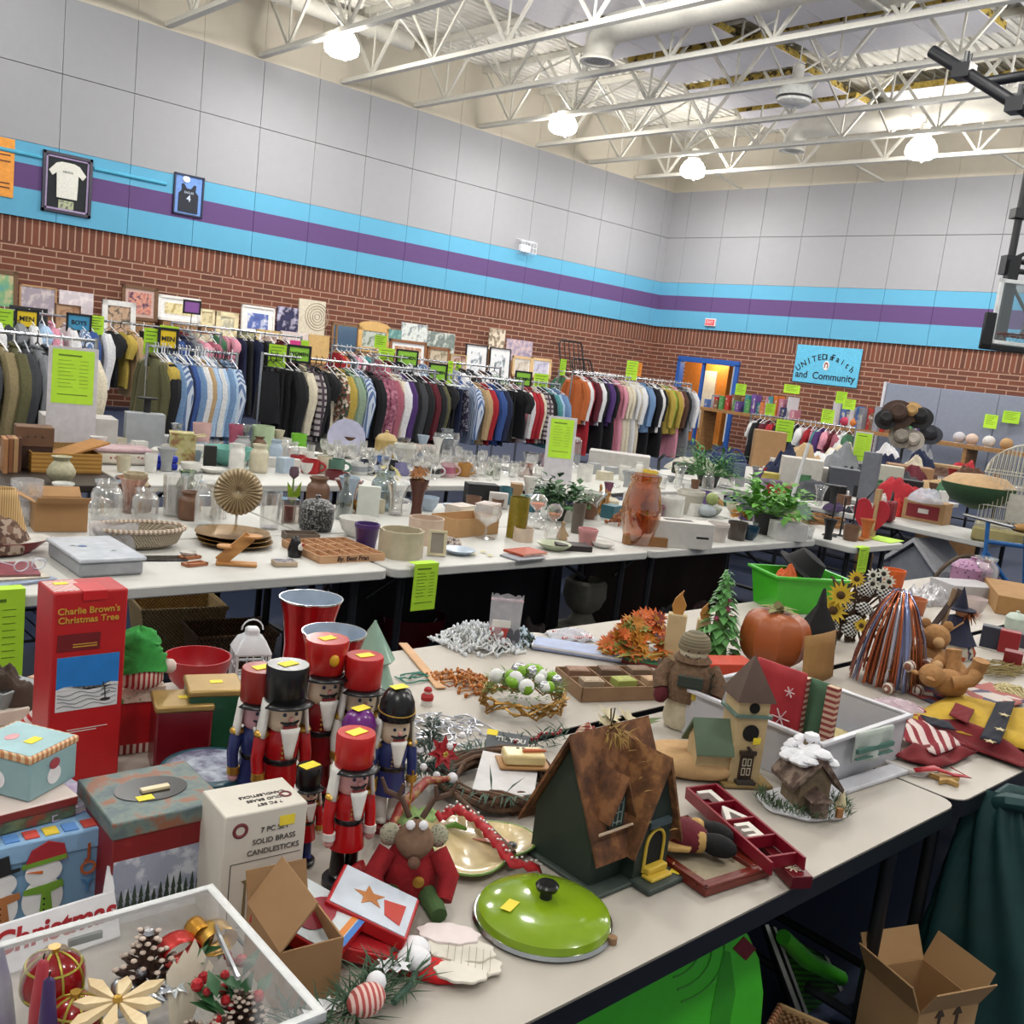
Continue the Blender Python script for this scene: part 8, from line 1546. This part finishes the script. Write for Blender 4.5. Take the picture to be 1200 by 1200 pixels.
for u,v,r_,c,l in ((385,532,44,'#b4b4cc','lavender dinner plate standing on edge'),(402,536,40,'#94b478','green dinner plate standing on edge')): p, q = base(u,v,r_); t = tag(B().lathe(prof('plate',q,.02),32).build('dinner_plate', M(c,.25), loc=V((p.x,p.y,.742+q*.97))), l+' behind the mugs', 'plate'); t.rotation_euler = (rad(78),0,face(p))
# glasses in rows
g = random.Random(44)
for i in range(7):
    for j in range(13):
        x, y = 4.25+.13*j+g.uniform(-.03,.03), 6.0+.175*i+g.uniform(-.03,.03)
        if 6.46 < y < 6.57: y = 6.6
        if x > 5.9 or g.random() < .12: continue
        k = 'goblet' if (i+j)%3 else 'tumbler'; h = g.uniform(.13,.19) if k == 'goblet' else g.uniform(.09,.13)
        key = 'wg'+k
        if key not in GAR: GAR[key] = [tag(B().lathe(prof(k,.036,.16 if k == 'goblet' else .11),14).build('wine_glass' if k == 'goblet' else 'drinking_glass', G0, loc=(x,y,.741)), 'clear stemmed glass standing in the crowded rows of glassware' if k == 'goblet' else 'clear tumbler standing in the crowded rows of glassware', 'glass', 'stemmed glasses on the glassware table' if k == 'goblet' else 'tumblers on the glassware table')]
        else: o = GAR[key][0].copy(); COL.objects.link(o); o.location = (x,y,.741); o.rotation_euler.z = g.random()
p, r = base(606,536,40); t = thing('drink_dispenser', 'square glass drink dispenser with two lids behind the glasses', 'drink dispenser', p, face(p)); h = .28; B().box(-r,r,-.09,.09,.0,h).build('glass_tank', GLASS('#e8eaec',.2), t, .01); [B().lathe([(r*.42,h),(r*.44,h+.02),(.02,h+.03),(.025,h+.05),(0,h+.055)],16).build('lid', FILM('#d8dada',.5,.1), t, loc=(s*r*.48,0,0)) for s in (-1,1)]; B().cyl((0,-.1,.03),.012,.02,10).build('tap', M('#c8c8c8',.3), t)
p = AT(588,536); t = thing('plate_stand', 'black iron stand left of the drink dispenser', 'stand', p, face(p)); b = B(); [b.tube([(s*.07,-.05,.0),(s*.055,0,.1),(s*.06,.04,.12)],.008,6) for s in (-1,1)]; b.bar((-.08,0,.11),(.08,0,.11),.03,.012).build('iron_frame', BK, t)
# dark table: books, baskets, boxes
for i,(u,v,c) in enumerate(((4,552,'#a8764c'),(10,551,'#8a5c3c'),(16,551,'#b08a60'),(20,550,'#5c3c2c'))): q = AT(u,v); tag(B().box(-.012,.012,-.09,.09,0,.2).build('plank', M(c,.6), loc=q, rz=face(q)+.1), ORD[i]+' from the left of the upright wooden panels at the left edge', 'panel', 'upright wooden panels')
p = AT(38,548); t = thing('wooden_cabinet', 'dark wooden knife block with a slotted top', 'cabinet', p, face(p)*.6); B().box(-.1,.1,-.08,.08,0,.2).build('body', M('#3c2418',.6), t, .004); B().box(-.104,.104,-.084,.084,.14,.26).build('slanted_top', M('#6c4c34',.6), t, .004); [B().cyl((x,-.085,.2),.006,.004,8).build('slot', BK, t) for x in (-.04,0,.04)]
p = AT(72,534); t = thing('round_basket', 'wide tan woven basket on the dark table', 'basket', V((p.x,p.y+.05,.741))); B().lathe([(.2,0),(.26,.03),(.28,.11),(.265,.11),(.24,.03),(0,.01)],30,sy=.7).build('weave', two('wicker','#7c5428','#b08c50',60), t)
p = AT(80,554); openbox(V((p.x,p.y+.1,.742)), -.1, .4, .22, .12, two('stripe','#9a6c2c','#b88c44',40,.5,(0,pi/2,0)), 'yellow wooden tray box with a loose lid board', (0,0,0,0), name='wooden_tray', cat='tray'); tag(B().box(-.16,.16,-.09,.09,0,.012).build('lid_board',M('#a8743c',.6),loc=V((p.x+.1,p.y+.12,.875)),rz=.3),'loose board lying across the yellow wooden tray box','board').rotation_euler = (.0,-.25,.3)
p, r = base(145,549,62); t = thing('casserole', 'white lidded casserole with a red leaf pattern', 'casserole', p, -.1); B().box(-r,r,-.1,.1,0,.085).build('dish', two('dots','#cfc8b8','#a0504c',30,.3,(0,0,0),.4), t, .02); B().box(-r*1.03,r*1.03,-.105,.105,.085,.115).build('lid', M('#c0a0a4',.35), t, .012)
for i,v in enumerate((549,549)): p = AT(191,v); tag(B().box(-.085,.085,-.06,.06,0,.045).build('plastic_tub',M('#1c34b0',.35),loc=V((p.x,p.y,.742+.047*i)),rz=face(p)*.5,bev=.012), ['lower','upper'][i]+' of two stacked royal blue plastic tubs', 'tub')
p = AT(222,546); t = openbox(V((p.x,p.y+.08,.742)), face(p)*.8, .17, .16, .2, two('blotch','#c0b48c','#8a6444',12,.5,c3='#a8a468'), 'printed carton open with tall cardboard flaps', (0,1,0,1), lean=.15)
for u,v,w,vt,d,c,l in ((125,514,40,480,.14,'#a0a4a8','grey clear-drawer organizer box'),(172,520,28,508,.14,'#b8b8b8','grey box under the pink bowl'),(30,504,72,482,.3,'#c4c0bc','white carton full of wrapped toys'),(245,550,14,522,.05,'#1a1a18','black book with a lime edge'),(196,528,34,512,.1,'#9aa0a8','grey printer-like box behind the blue tubs'),(322,548,60,536,.1,'#c8c6c0','white flat box behind the red mugs')): crate(u,v,w,vt,d,M(c,.5,0,.06),l,turn=.7)
for i,(u,v,c,n_) in enumerate(((5,484,'#c8502c','orange'),(22,482,'#b85c6c','pink'),(38,480,'#c8a0a4','pale pink'),(55,481,'#d0c0c0','white'),(14,478,'#a83c50','crimson'))): p = at(u,v+4,.88); heap(V((p.x,p.y,.86)),.12,.08,.1,FILM(c,.75,.2),n_+' wrapped bundle on top of the white carton at the left','wrapped_bundle','bundle',seed=i,folds=9)
p, r = base(157,524,10); t = thing('candle_stand', 'tall black metal candle stand with a round dish', 'candle stand', p); h = hi(p,159,466)-.742; B().cyl((0,0,0),.06,.01,20).tube([(0,0,0),(0,0,h)],.026,10).build('column', BK, t); B().lathe([(.07,h),(.075,h+.012),(.06,h+.006)],20).build('dish', BK, t)
# beyond the price board
sheet([(655,552),(762,548),(770,575),(650,583)],.744,M('#c4c4bc',.8,0,.1,20),'white lace cloth on the table beyond the price board','lace_cloth','cloth',.006)
vessel(757,566,26,551,'pot',M('#c8a820',.4),'yellow pot beyond the amber jug','pot'); tangle(AT(705,600,.75),.08,.06,.22,16,.006,M('#a8783c',.6),'dried gold leaves behind the amber jug','dried_leaves','leaves',6,M('#a87c44',.6))
heap(V((*at(820,552).xy,.742)),.5,.3,.17,M('#bdb8aa',.9,0,.08,14),'cream linens heaped on the table beyond the dresses','linen_heap','linens',seed=12); p = AT(780,540,.75); crate(738,548,70,532,.3,M('#b4b0ac',.5),'grey suitcase under the long dresses','suitcase','suitcase')
t = thing('sports_bag', 'blue sports bag with straps behind the fern', 'bag', V((*at(850,556).xy,.742)), face(at(850,556))); B().box(-.2,.2,-.1,.1,0,.24).build('body', M('#1c2c5c',.7,0,.12,20), t, .05); B().box(.08,.21,-.115,-.09,0,.16).build('grey_pocket', M('#5c6880',.7), t, .02); [B().tube([(x+.08*cos(a),-.08,.2+.1*sin(a)) for a in [pi*i/10 for i in range(11)]],.012,6).build('strap', M('#22346c',.7), t) for x in (-.08,.08)]
p = at(790,578,.5); p.z = 0; t = thing('rollator', 'black walking frame with wheels beyond the flowerpots', 'walker', p, face(p)+.4); b = B()
for s in (-1,1): b.tube([(s*.25,-.2,.05),(s*.23,.0,.85),(s*.23,-.12,.92)],.018,8).tube([(s*.25,.25,.05),(s*.23,.05,.6)],.016,8)
b.bar((-.23,0,.6),(.23,0,.6),.04).build('frame', BK, t); B().box(-.2,.2,-.1,.15,.55,.6).build('seat', BK, t, .01); B().box(-.12,.12,-.2,-.1,.72,.86).build('black_bag', M('#1c1c1e',.6), t, .02)
for sx in (-.25,.25):
    for y in (-.2,.25): B().tube([(sx-.02,y,.08),(sx+.02,y,.08)],.08,14).build('wheel', BK, t)
# ================================================================ right-hand tables
p = AT(1088,614); t, w, d, h = crate(1084,612,46,586,.22,M('#a8845c',.8),'open brown wine carton with a red printed panel',turn=1.25); B().box(-w*.8,w*.75,-d-.002,-d,h*.15,h*.8).build('red_panel', M('#7c1822',.5), t); B().box(-w*.25,w*.25,-d-.003,-d-.002,h*.4,h*.62).build('white_label', PORC, t)
heap(V((*at(1085,592,.9).xy,.742+h)),.2,.14,.13,FILM('#c4c8d4',.6,.2),'clear plastic bag bulging out of the wine carton','plastic_bag','bag',seed=3); heap(AT(1112,606),.16,.1,.25,M('#b8503c',.6,0,.3),'orange and yellow printed bag right of the wine carton','printed_bag','bag',seed=4)
crate(1132,606,40,572,.2,M('#101114',.6),'black box between the wine carton and the birdcage',turn=1)
t = thing('cushion_bowl', 'round green-bottomed cushion with a beige top above the black box', 'cushion', V((*at(1142,596,.98).xy,.98)), .3); B().lathe([(.05,0),(.2,.06),(.28,.16),(.29,.2)],28).build('green_shell', M('#3c5c3c',.7), t); B().lathe([(.285,.2),(.2,.27),(0,.29)],28).build('beige_top', M('#b89870',.8), t)
p = at(1205,640); p.z = .742; t = thing('birdcage', 'large cream wire birdcage with a yellow base at the right edge', 'birdcage', p, face(p)); B().box(-.42,.42,-.28,.28,0,.12).build('base_tray', M('#a89c68',.5), t, .02); b = B(); CW_ = M('#c4c0b0',.4)
for k in range(27): x = -.4+.8*k/26; zz = .55+.28*math.sqrt(max(0,1-(x/.42)**2)); [b.tube([(x,y,.12),(x,y,.55),(x*.98,y*.6,zz)],.003,4) for y in (-.27,.27)]
for z in (.14,.3,.45,.56): b.tube([(-.41,-.275,z),(.41,-.275,z),(.41,.275,z),(-.41,.275,z)],.005,5,True)
for y in (-.165,.165): b.tube([(.41*cos(a),y,.55+.28*sin(a)) for a in [pi*i/16 for i in range(17)]],.006,5)
b.build('wire_bars', CW_, t); B().box(-.2,.1,-.285,-.28,.2,.42).build('door_panel', FILM('#d8d4c4',.5), t); [B().box(x,x+.16,-.29,-.283,z,z+.1).build('lime_tag', LM, t) for x,z in ((.22,.62),(.25,.2))]
def ph(u, v, z): p = at(u,v,z); return V((p.x,p.y,z))
# bicycle
p = ph(1128,702,.34); BL = M('#2f68a8',.25); t = thing('bicycle', 'blue bicycle with a tan saddle at the right edge', 'bicycle', V((p.x,p.y,0)), -.42); b = B(); R0 = .335
for x, nm in ((0,'front'),(1.0,'rear')):
    w_ = B().tube([(x+R0*cos(a),0,.345+R0*sin(a)) for a in [i*2*pi/36 for i in range(36)]],.016,8,True).build('tyre', M('#4c3a28',.6), t); B().tube([(x+.315*cos(a),0,.345+.315*sin(a)) for a in [i*2*pi/36 for i in range(36)]],.008,6,True).build('rim', MET('#b0b0b0',.3), w_); s_ = B(); [s_.tube([(x,0,.345),(x+.31*cos(a),0,.345+.31*sin(a))],.0015,4) for a in [i*2*pi/24 for i in range(24)]]; s_.build('spokes', MET('#b0b0b0',.3), w_)
b.tube([(1.0,0,.345),(.62,0,.30)],.014).tube([(1.0,0,.345),(.52,0,.8)],.011).tube([(.62,0,.30),(.5,0,.86)],.02,8).tube([(.62,0,.30),(.13,0,.72)],.02,8).tube([(.52,0,.78),(.12,0,.8)],.018,8).tube([(0,0,.345),(.13,0,.72),(.1,0,.95)],.016,8); b.build('frame', BL, t)
B().ball((.48,0,.92),.11,14,1.3,.55,.35).build('saddle', M('#a07438',.6), t); B().tube([(.1,-.25,.96),(.1,.25,.96)],.014,8).build('handlebar', MET('#a8a8a8',.3), t); B().tube([(.62,-.03,.3),(.62,.03,.3)],.09,16).build('chainring', MET('#8a8a8a',.3), t)
p = ph(1078,690,.2); t = thing('toy_house', 'white and grey gabled house model standing below the table corner', 'model house', V((p.x,p.y,0)), face(p)-.5); B().prism([(-.2,0),(.2,0),(.2,.42),(0,.6),(-.2,.42)],-.2,.2,'y').build('walls', M('#7c8088',.6), t); b = B(); [b.add([(x,y,z) for y in (-.25,.25) for x,z in ((0,.66),(s*.27,.42),(s*.27,.38),(0,.62))],[(0,1,5,4),(1,2,6,5),(2,3,7,6),(0,3,2,1),(4,5,6,7),(3,0,4,7)]) for s in (-1,1)]; b.build('roof', M('#b4b4b8',.5), t)
for u,v,w,vt,d,c,l in ((1105,660,70,625,.3,'#8c6844','brown carton on the floor under the wine carton table'),(1120,650,36,628,.2,'#b8b4b0','white box beneath the birdcage table'),(1010,668,20,648,.2,'#7c5c40','brown carton under the table corner')): p = at(u,v,.02); crate(u,v,w,vt,d,M(c,.8),l,z=.002)
t = thing('heart_bag', 'red heart-shaped bag beside the wooden post', 'bag', AT(1042,626), face(AT(1042,626)), None); pl = [(.13*(16*sin(a)**3)/16,.15+.011*(13*cos(a)-5*cos(2*a)-2*cos(3*a)-cos(4*a))) for a in [i*2*pi/40 for i in range(40)]]; B().prism(pl,-.03,.03,'y').build('felt_heart', M('#a81c2c',.7), t, .01); B().tube([(-.05,0,.28),(0,0,.36),(.05,0,.28)],.008,6).build('handle', BK, t)
t = thing('red_handbag', 'dark red handbag behind the heart-shaped bag', 'bag', AT(1018,612), .3); B().box(-.1,.1,-.04,.04,0,.18).build('body', M('#7c1824',.6), t, .02); B().tube([(-.06,0,.17),(0,0,.26),(.06,0,.17)],.008,6).build('handle', BK, t)
for i,(u,v,rx_,ry_,h,c,l) in enumerate(((1052,604,.14,.1,.16,'#b02420','crumpled red and orange scarf left of the wine carton'),(955,598,.14,.08,.07,'#3c2c4c','dark purple cloth on the table beyond the birdhouse'),(1000,600,.12,.08,.06,'#1c1c28','black cloth bundle near the wire stands'),(1066,600,.08,.06,.12,'#c8c0bc','pale paper cone behind the wine carton'))): heap(AT(u,v),rx_,ry_,h,CLOTH(c),l,seed=20+i)
# clutter further back: tables, bins, textile piles
for u,v,w,vt,d,c,l in ((935,572,46,536,.3,'#c4c0b8','white plastic bin with a folded towel'),(968,575,40,548,.3,'#c8c4bc','cream lidded box beside the white bin'),(985,580,34,548,.3,'#484c54','grey clear bin with dark contents'),(990,588,24,570,.15,'#101012','black box with a white label'),(1038,582,28,545,.2,'#c0bcae','white bucket right of the grey column'),(1048,588,24,562,.15,'#26282c','black printed carton behind the scarf'),(915,555,28,538,.25,'#bcbab8','white carton by the potted plant'),(880,542,34,502,.3,'#a07c54','tall brown carton behind the blue sports bag'),(1062,570,50,545,.4,'#9a7450','brown carton of clothes below the hats'),(925,580,40,568,.1,'#a48c70','shallow wooden box in front of the white bin'),(890,566,30,552,.2,'#b8a850','yellow folded board beside the sports bag'),(905,560,24,548,.2,'#c4c2c0','white appliance with a black base'),(1112,562,40,545,.3,'#b49468','tan shallow carton by the black garments')): crate(u,v,w,vt,d,M(c,.55,0,.06),l,turn=.9)
p = AT(1012,598); h = hi(p,1022,530)-.742; tag(B().box(-.07,.07,-.07,.07,0,h).build('grey_column', M('#6c7078',.6), loc=p, rz=.3),'tall square grey plastic column on the table','column'); p = ph(920,610,.745); tag(B().tube([tuple(p),tuple(p+V((.16,.0,.62)))],.015,8).build('white_pole', M('#c8c8c8',.4)),'thin white pole leaning above the potted plant','pole')
vessel(902,578,26,562,'bowl',M('#8a7894',.4),'lilac bowl in front of the white appliance','bowl')
tc_ = ['black','charcoal','navy','maroon','tan','white','cream','pink','green','grey','brown','red']; g = random.Random(77)
for i,(u,v) in enumerate(((990,545),(1015,540),(1040,538),(1065,548),(1090,556),(1035,522),(1060,528),(1000,528),(1110,562),(980,536),(1130,548),(1085,575),(1120,578),(960,560),(1078,535),(1025,550),(935,528),(955,524),(975,520),(1010,520),(1045,545),(1075,522),(1100,540),(1128,532),(995,556),(1055,560),(915,532))):
    c = tc_[i%12]; q = AT(u,v+22) if v > 534 else AT(u,v+30); heap(V((q.x,q.y,.745)),g.uniform(.22,.4),g.uniform(.16,.28),g.uniform(.26,.46) if v < 540 else g.uniform(.16,.28),NAMES[c],f"{c} textile heap, {ORD[i]} counted from the grey column outwards",'clothing_heap','clothes',seed=50+i,group='textile heaps on the far right tables')
# hats
p = ph(1062,545,.0); p = EYE+ray(1062,500)*13.75; p.z = 0; t = hs = thing('hat_stand', 'black hat stand behind the textile heaps', 'stand', p); B().tube([(0,0,0),(0,0,1.75)],.02,8).cyl((0,0,0),.25,.02,20).build('pole', BK, t)
for u,v,r_,c,l,a in ((1052,486,30,'#3a261a','brown felt hat on the hat stand',1.1),(1068,483,20,'#b08c58','straw boater on the hat stand',1.2),(1078,490,24,'#141416','black wide hat right of the straw boater',1.0),(1038,492,20,'#18181a','black hat at the left of the hat stand',1.2),(1056,512,22,'#8a8478','grey straw hat below the brown hat',1.3),(1070,516,20,'#b8b0a4','cream hat low on the hat stand',1.3),(1090,510,22,'#2c2e36','dark grey hat right of the hat stand',.9)):
    q = EYE+ray(u,v)*13.6; r = px(q,r_*.62); t = thing('hat', l, 'hat', q, 0, None, (a,0,face(q))); m = M(c,.8,0,.15,30); B().tube([(0,0,q.z-.15),tuple(q-p)],.012,6).build('arm', BK, hs); B().lathe([(r,0),(r*1.02,.01),(r*.6,.02),(r*.55,.12),(r*.4,.15),(0,.14)],24).build('crown_and_brim', m, t); B().lathe([(r*.61,.02),(r*.6,.05),(r*.58,.05)],24,cap=0).build('band', M('#2a1c14',.8), t)
# racks and cards at the right
a, e = at(884,484,1.32), at(1000,500,1.32); rack(a.x,e.x,a.y,1.3,'behind the grey column',['child white','shirt black','child maroon','shirt maroon','tee red','child black','shirt cream','tee navy','child tan','shirt black','tee white','child red','dress pink','child teal','shirt purple','tee pink','child maroon','tee rose','shirt white','child green'],'children\'s costumes on the right rack',e.y,seed=21)
a, e = at(1082,500,1.32), at(1150,508,1.32); rack(a.x,e.x,a.y,1.3,'right of the hats',['pants black','pants black','pants charcoal','pants black','shirt black','pants black','pants charcoal','pants navy','jacket black','pants black','jacket brown','jacket tan','shirt charcoal'],'dark trousers on the right rack',e.y,seed=22)
ben = thing('wooden_bench', 'long tan wooden bench of toys along the back wall', 'bench', (20.75,11.6,0)); B().box(-.3,.3,-6,3.9,1.02,1.1).build('bench_top', WOODL, ben); [B().box(-.28,.28,y-.04,y+.04,0,1.02).build('leg', WOODL, ben) for y in (-5.8,-3,-.6,1.6,3.7)]
cs = [('blue','#4c6ca8'),('pink','#b8788c'),('purple','#6c4c94'),('red','#a83028'),('white','#c8c4c8'),('orange','#c8702c'),('green','#4c8a4c'),('grey','#8a8c94'),('navy','#2a3058'),('teal','#3c8088'),('brown','#7c5a40')]
for i in range(38):
    nm, c = cs[(i*7+i//5)%11]; y = 15.3-.125*i-(.9 if i > 20 else 0); w_ = g.uniform(.1,.2); t = thing('toy_box', f'{nm} boxed toy or game, {ORD[i] if i < 36 else ["thirty-seventh","thirty-eighth"][i-36]} from the left along the back wall bench', 'toy box', (20.75+g.uniform(-.1,.05),y,1.101), g.uniform(-.2,.2), 'boxed toys on the back bench'); hh = g.uniform(.2,.55); B().box(-w_,w_,-.058,.058,0,hh).build('carton', M(c,.5,0,.1), t); B().box(-w_-.002,-w_,-.045,.045,hh*.25,hh*.8).build('printed_panel', two('blotch',c,'#c8c0b8',14,.5), t)
for i in range(14):
    y = 16.8-.22*(i%7); q = i//7; nm, c = cs[(i*3)%11]; t = book((19.4,y,.741+.13*q),pi/2,.2,.28,.12,M(c,.5,0,.2,30),f'{nm} stack-bound book, {ORD[i%7]} from the left in the {"upper" if q else "lower"} layer before the doorway','books before the doorway')
for i,(u,v,c,n_) in enumerate(((985,528,'#b8405c','crimson'),(1000,512,'#c8783c','orange'),(1160,512,'#c8c4c0','white'),(1125,508,'#b8b4b8','pale grey'),(1140,510,'#c8b0a0','cream'),(1182,508,'#b08c60','tan'))): q = onx(u,v,20.7); t = tag(B().ball((0,0,.12),.14,14,1,.9,.85).lathe([(.08,0),(.05,.05),(.04,.1)],12).build('plush_ball', M(c,.9,0,.1,30), loc=V((20.7,q.y,1.101))), n_+' round toy on the back wall bench, '+ORD[i]+' from the left', 'toy', 'round toys on the bench')
for i,(c,d_,s) in enumerate([((862,450,874,463),19,'before the doorway'),((919,451,937,461),20.3,'above the boxed toys'),((980,459,992,473),20.2,'left of two overlapping sheets'),((988,468,1002,480),20.1,'right of two overlapping sheets'),((897,473,908,487),16,'in front of the boxed toys'),((963,480,977,496),16,'on the bench front'),((909,492,929,517),13.2,'hanging on the costume rack'),((1154,486,1168,502),21.2,'left one on the grey mat'),((1176,482,1194,496),21.3,'right one on the grey mat')]):
    q = EYE+ray((c[0]+c[2])/2,(c[1]+c[3])/2)*(d_/(ray((c[0]+c[2])/2,(c[1]+c[3])/2).x)); card(*c,q.y,'lime green sheet '+s+' at the right',LM if i%2 else LM2,grp='lime green price sheets',turn=1.2)
q = AT(1098,562); flyer(V((11.9,6.3,.75)),face(q),.2,.36,'narrow white board with a lime sheet by the black garments',-.05,WB2,.22,.6)
# ================================================================ under the middle row
for u,v,w,d,h,m,l,z0 in ((215,745,.44,.32,.26,two('wicker','#a8844f','#e0c896',50),'large tan wicker basket under the gold fan table',0),(278,775,.4,.28,.24,two('wicker','#4c3424','#866444',50),'dark brown wicker basket in front of the tan one',0)): p = at(u,v,.1); basket(V((p.x,p.y+.1,.001)),-.15,w,d,h,m,l)
t = thing('urn', 'grey stone urn on a round base under the middle table', 'urn', V((*at(680,735,.1).xy,.001))); ST2 = M('#8a8678',.85,0,.12,20,.004); B().lathe([(.2,0),(.21,.04),(.19,.1),(.1,.13),(.06,.2)],28).build('round_base', ST2, t); B().lathe([(.06,.2),(.11,.24),(.14,.31),(.135,.4),(.115,.42),(.1,.4),(.1,.33),(0,.3)],28).build('bowl', ST2, t)
t = thing('red_bucket', 'dark red plastic bucket under the middle table', 'bucket', V((*at(478,770,.05).xy,.001))); B().lathe([(.15,0),(.19,.3),(.18,.3),(.14,.01),(0,.01)],28).build('pail', M('#5c1018',.4), t); B().tube([(.19*cos(a),0,.3-.12*sin(a)) for a in [pi*i/10 for i in range(11)]],.005,6).build('handle', MET(), t)
t = thing('wire_rack', 'black scrolled wire basket stand under the table edge', 'rack', V((*at(455,735,.05).xy,.001)), .2); b = B(); [b.tube([(.17*cos(a)*k,.17*sin(a)*k,z) for a in [i*pi/9 for i in range(18)]],.006,5,True) for z,k in ((.02,.8),(.2,1),(.38,1),(.55,1.05))]; [b.tube([(.14*cos(a),.14*sin(a),.0),(.17*cos(a),.17*sin(a),.2),(.18*cos(a+.4),.18*sin(a+.4),.56)],.005,5) for a in [i*pi/6 for i in range(12)]]; b.build('wire_frame', BK, t)
t = thing('lattice_bin', 'dark bronze lattice bin under the middle table', 'bin', V((*at(405,735,.05).xy,.001))); b = B(); [b.tube([(.15*cos(a+s*z*4),.15*sin(a+s*z*4),z) for z in (0,.1,.2,.3,.4,.5)],.007,5) for a in [i*pi/7 for i in range(14)] for s in (-1,1)]; b.tube([(.155*cos(a),.155*sin(a),.5) for a in [i*pi/10 for i in range(20)]],.012,6,True).build('lattice', M('#3c2c1c',.4,.3), t)
t = thing('wire_shelf', 'black wire shelf unit under the left end of the middle table', 'shelf', V((.9,3.95,.0)), 0); b = B(); [b.box(x-.01,x+.01,y-.01,y+.01,0,.55) for x in (-.4,.4) for y in (-.2,.2)]
for z in (.2,.5): [b.tube([(-.4+.8*k/16,-.2,z),(-.4+.8*k/16,.2,z)],.004,4) for k in range(17)]; b.tube([(-.4,-.2,z),(.4,-.2,z),(.4,.2,z),(-.4,.2,z)],.006,5,True)
b.build('wire_frame', BK, t)
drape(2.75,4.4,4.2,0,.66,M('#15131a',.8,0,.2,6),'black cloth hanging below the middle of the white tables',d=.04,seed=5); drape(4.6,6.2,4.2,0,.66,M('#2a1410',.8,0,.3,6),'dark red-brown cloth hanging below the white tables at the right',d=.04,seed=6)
for i,(x,y,c) in enumerate(((3.3,3.85,'#1c2230'),(3.8,3.8,'#241c1a'),(4.9,3.7,'#1a1a20'),(5.5,3.8,'#2c1614'))): heap(V((x,y,.001)),.25,.18,.3,CLOTH(c),['navy','dark brown','black','maroon'][i]+' bundle on the floor below the white tables','cloth_bundle','cloth',seed=70+i)
for i,(x,y,w,h,c) in enumerate(((.3,2.9,.5,.42,'#1a1a1c'),(.55,4.5,.4,.3,'#20242c'),(1.9,6.2,.5,.4,'#16181c'),(3.2,6.2,.5,.35,'#1c2030'),(4.8,6.2,.6,.4,'#18181c'))): tag(B().box(-w/2,w/2,-.2,.2,0,h).build('storage_tote', M(c,.6), loc=(x,y,.001), bev=.02), 'dark storage tote under the tables, '+['beside the tall red box','below the flower-lidded dish','below the yellow tray box','below the mugs','below the wine glasses'][i], 'tote')
# more kitchenware and small goods crowding the back halves of the tables
def fill(x0, x1, ys, dx, where, seed, cols, grp):
    g = random.Random(seed)
    for r_, y in enumerate(ys):
        x = x0; i = 0
        while x < x1 and i < 30:
            k, nm = g.choice((('bowl','bowl'),('tumbler','tumbler'),('pot','cup'),('plate','plate'),('jar','jar'),('cyl','canister'),('lidpot','lidded pot'),('flare','vase'),('box','box'))); cn, m = g.choice(cols); r = g.uniform(.04,.075); h = {'plate':.03,'bowl':.07,'flare':.17,'jar':.16,'cyl':.12}.get(k, .1)*g.uniform(.8,1.3)
            b = B().box(-r,r,-r*.8,r*.8,0,h) if k == 'box' else B().lathe(prof(k, r*(1.3 if k == 'plate' else 1), h), 18)
            tag(b.build(nm.replace(' ','_'), m, loc=(x, y+g.uniform(-.04,.04), .741), rz=g.uniform(-.4,.4)), f"{cn} {nm}, {ORD[i]} from left, {['front','second','third','back'][r_]} row {where}", nm, grp); x += dx*g.uniform(.8,1.4)+r; i += 1
WC = [('white',PORC),('cream',M('#c4bca4',.3)),('clear glass',G0),('pale blue',M('#a4b4c4',.3)),('grey',M('#9a9c9e',.4)),('brown',M('#6c4c38',.4)),('clear glass',G0),('white',PORC)]
fill(2.4,4.05,(6.25,6.68,6.95,7.2),.1,'below the shirts',1,WC,'kitchenware below the shirts'); fill(4.2,5.9,(7.2,),.12,'behind the wine glasses',2,WC,'kitchenware behind the wine glasses')
fill(6.4,7.8,(5.6,5.95,6.35),.16,'beyond the price board',3,WC,'goods beyond the price board'); fill(1.0,2.5,(4.75,4.95),.14,'behind the oval basket',4,WC[2:],'glassware behind the oval basket'); fill(3.0,4.4,(4.85,),.13,'behind the tan carton',5,WC,'goods behind the tan carton'); fill(4.6,6.2,(4.45,4.75,4.98),.15,'around the potted plants',6,WC+[('teal',M('#3c6c78',.4)),('plum',M('#6c3c54',.4))],'goods around the potted plants')
DC = WC+[('red',M('#a02c28',.5)),('black',M('#18181a',.5)),('green',M('#4c7c54',.5)),('orange',M('#b8642c',.5)),('purple',M('#5c4478',.5))]
fill(9.4,11.0,(4.75,5.1,5.6,6.2),.16,'past the potted plants',7,DC,'goods past the potted plants'); fill(11.8,13.4,(5.2,5.8),.2,'in front of the textile heaps',8,DC,'goods before the textiles'); fill(6.4,7.0,(3.5,4.2,4.8),.13,'by the wire display hooks',9,DC,'goods by the wire hooks'); fill(8.2,8.8,(4.3,4.7,5.2,5.7),.14,'behind the red heart bag',10,DC,'goods behind the heart bag'); fill(14.0,15.6,(6,7,8),.2,'below the hats',11,DC,'goods below the hats')
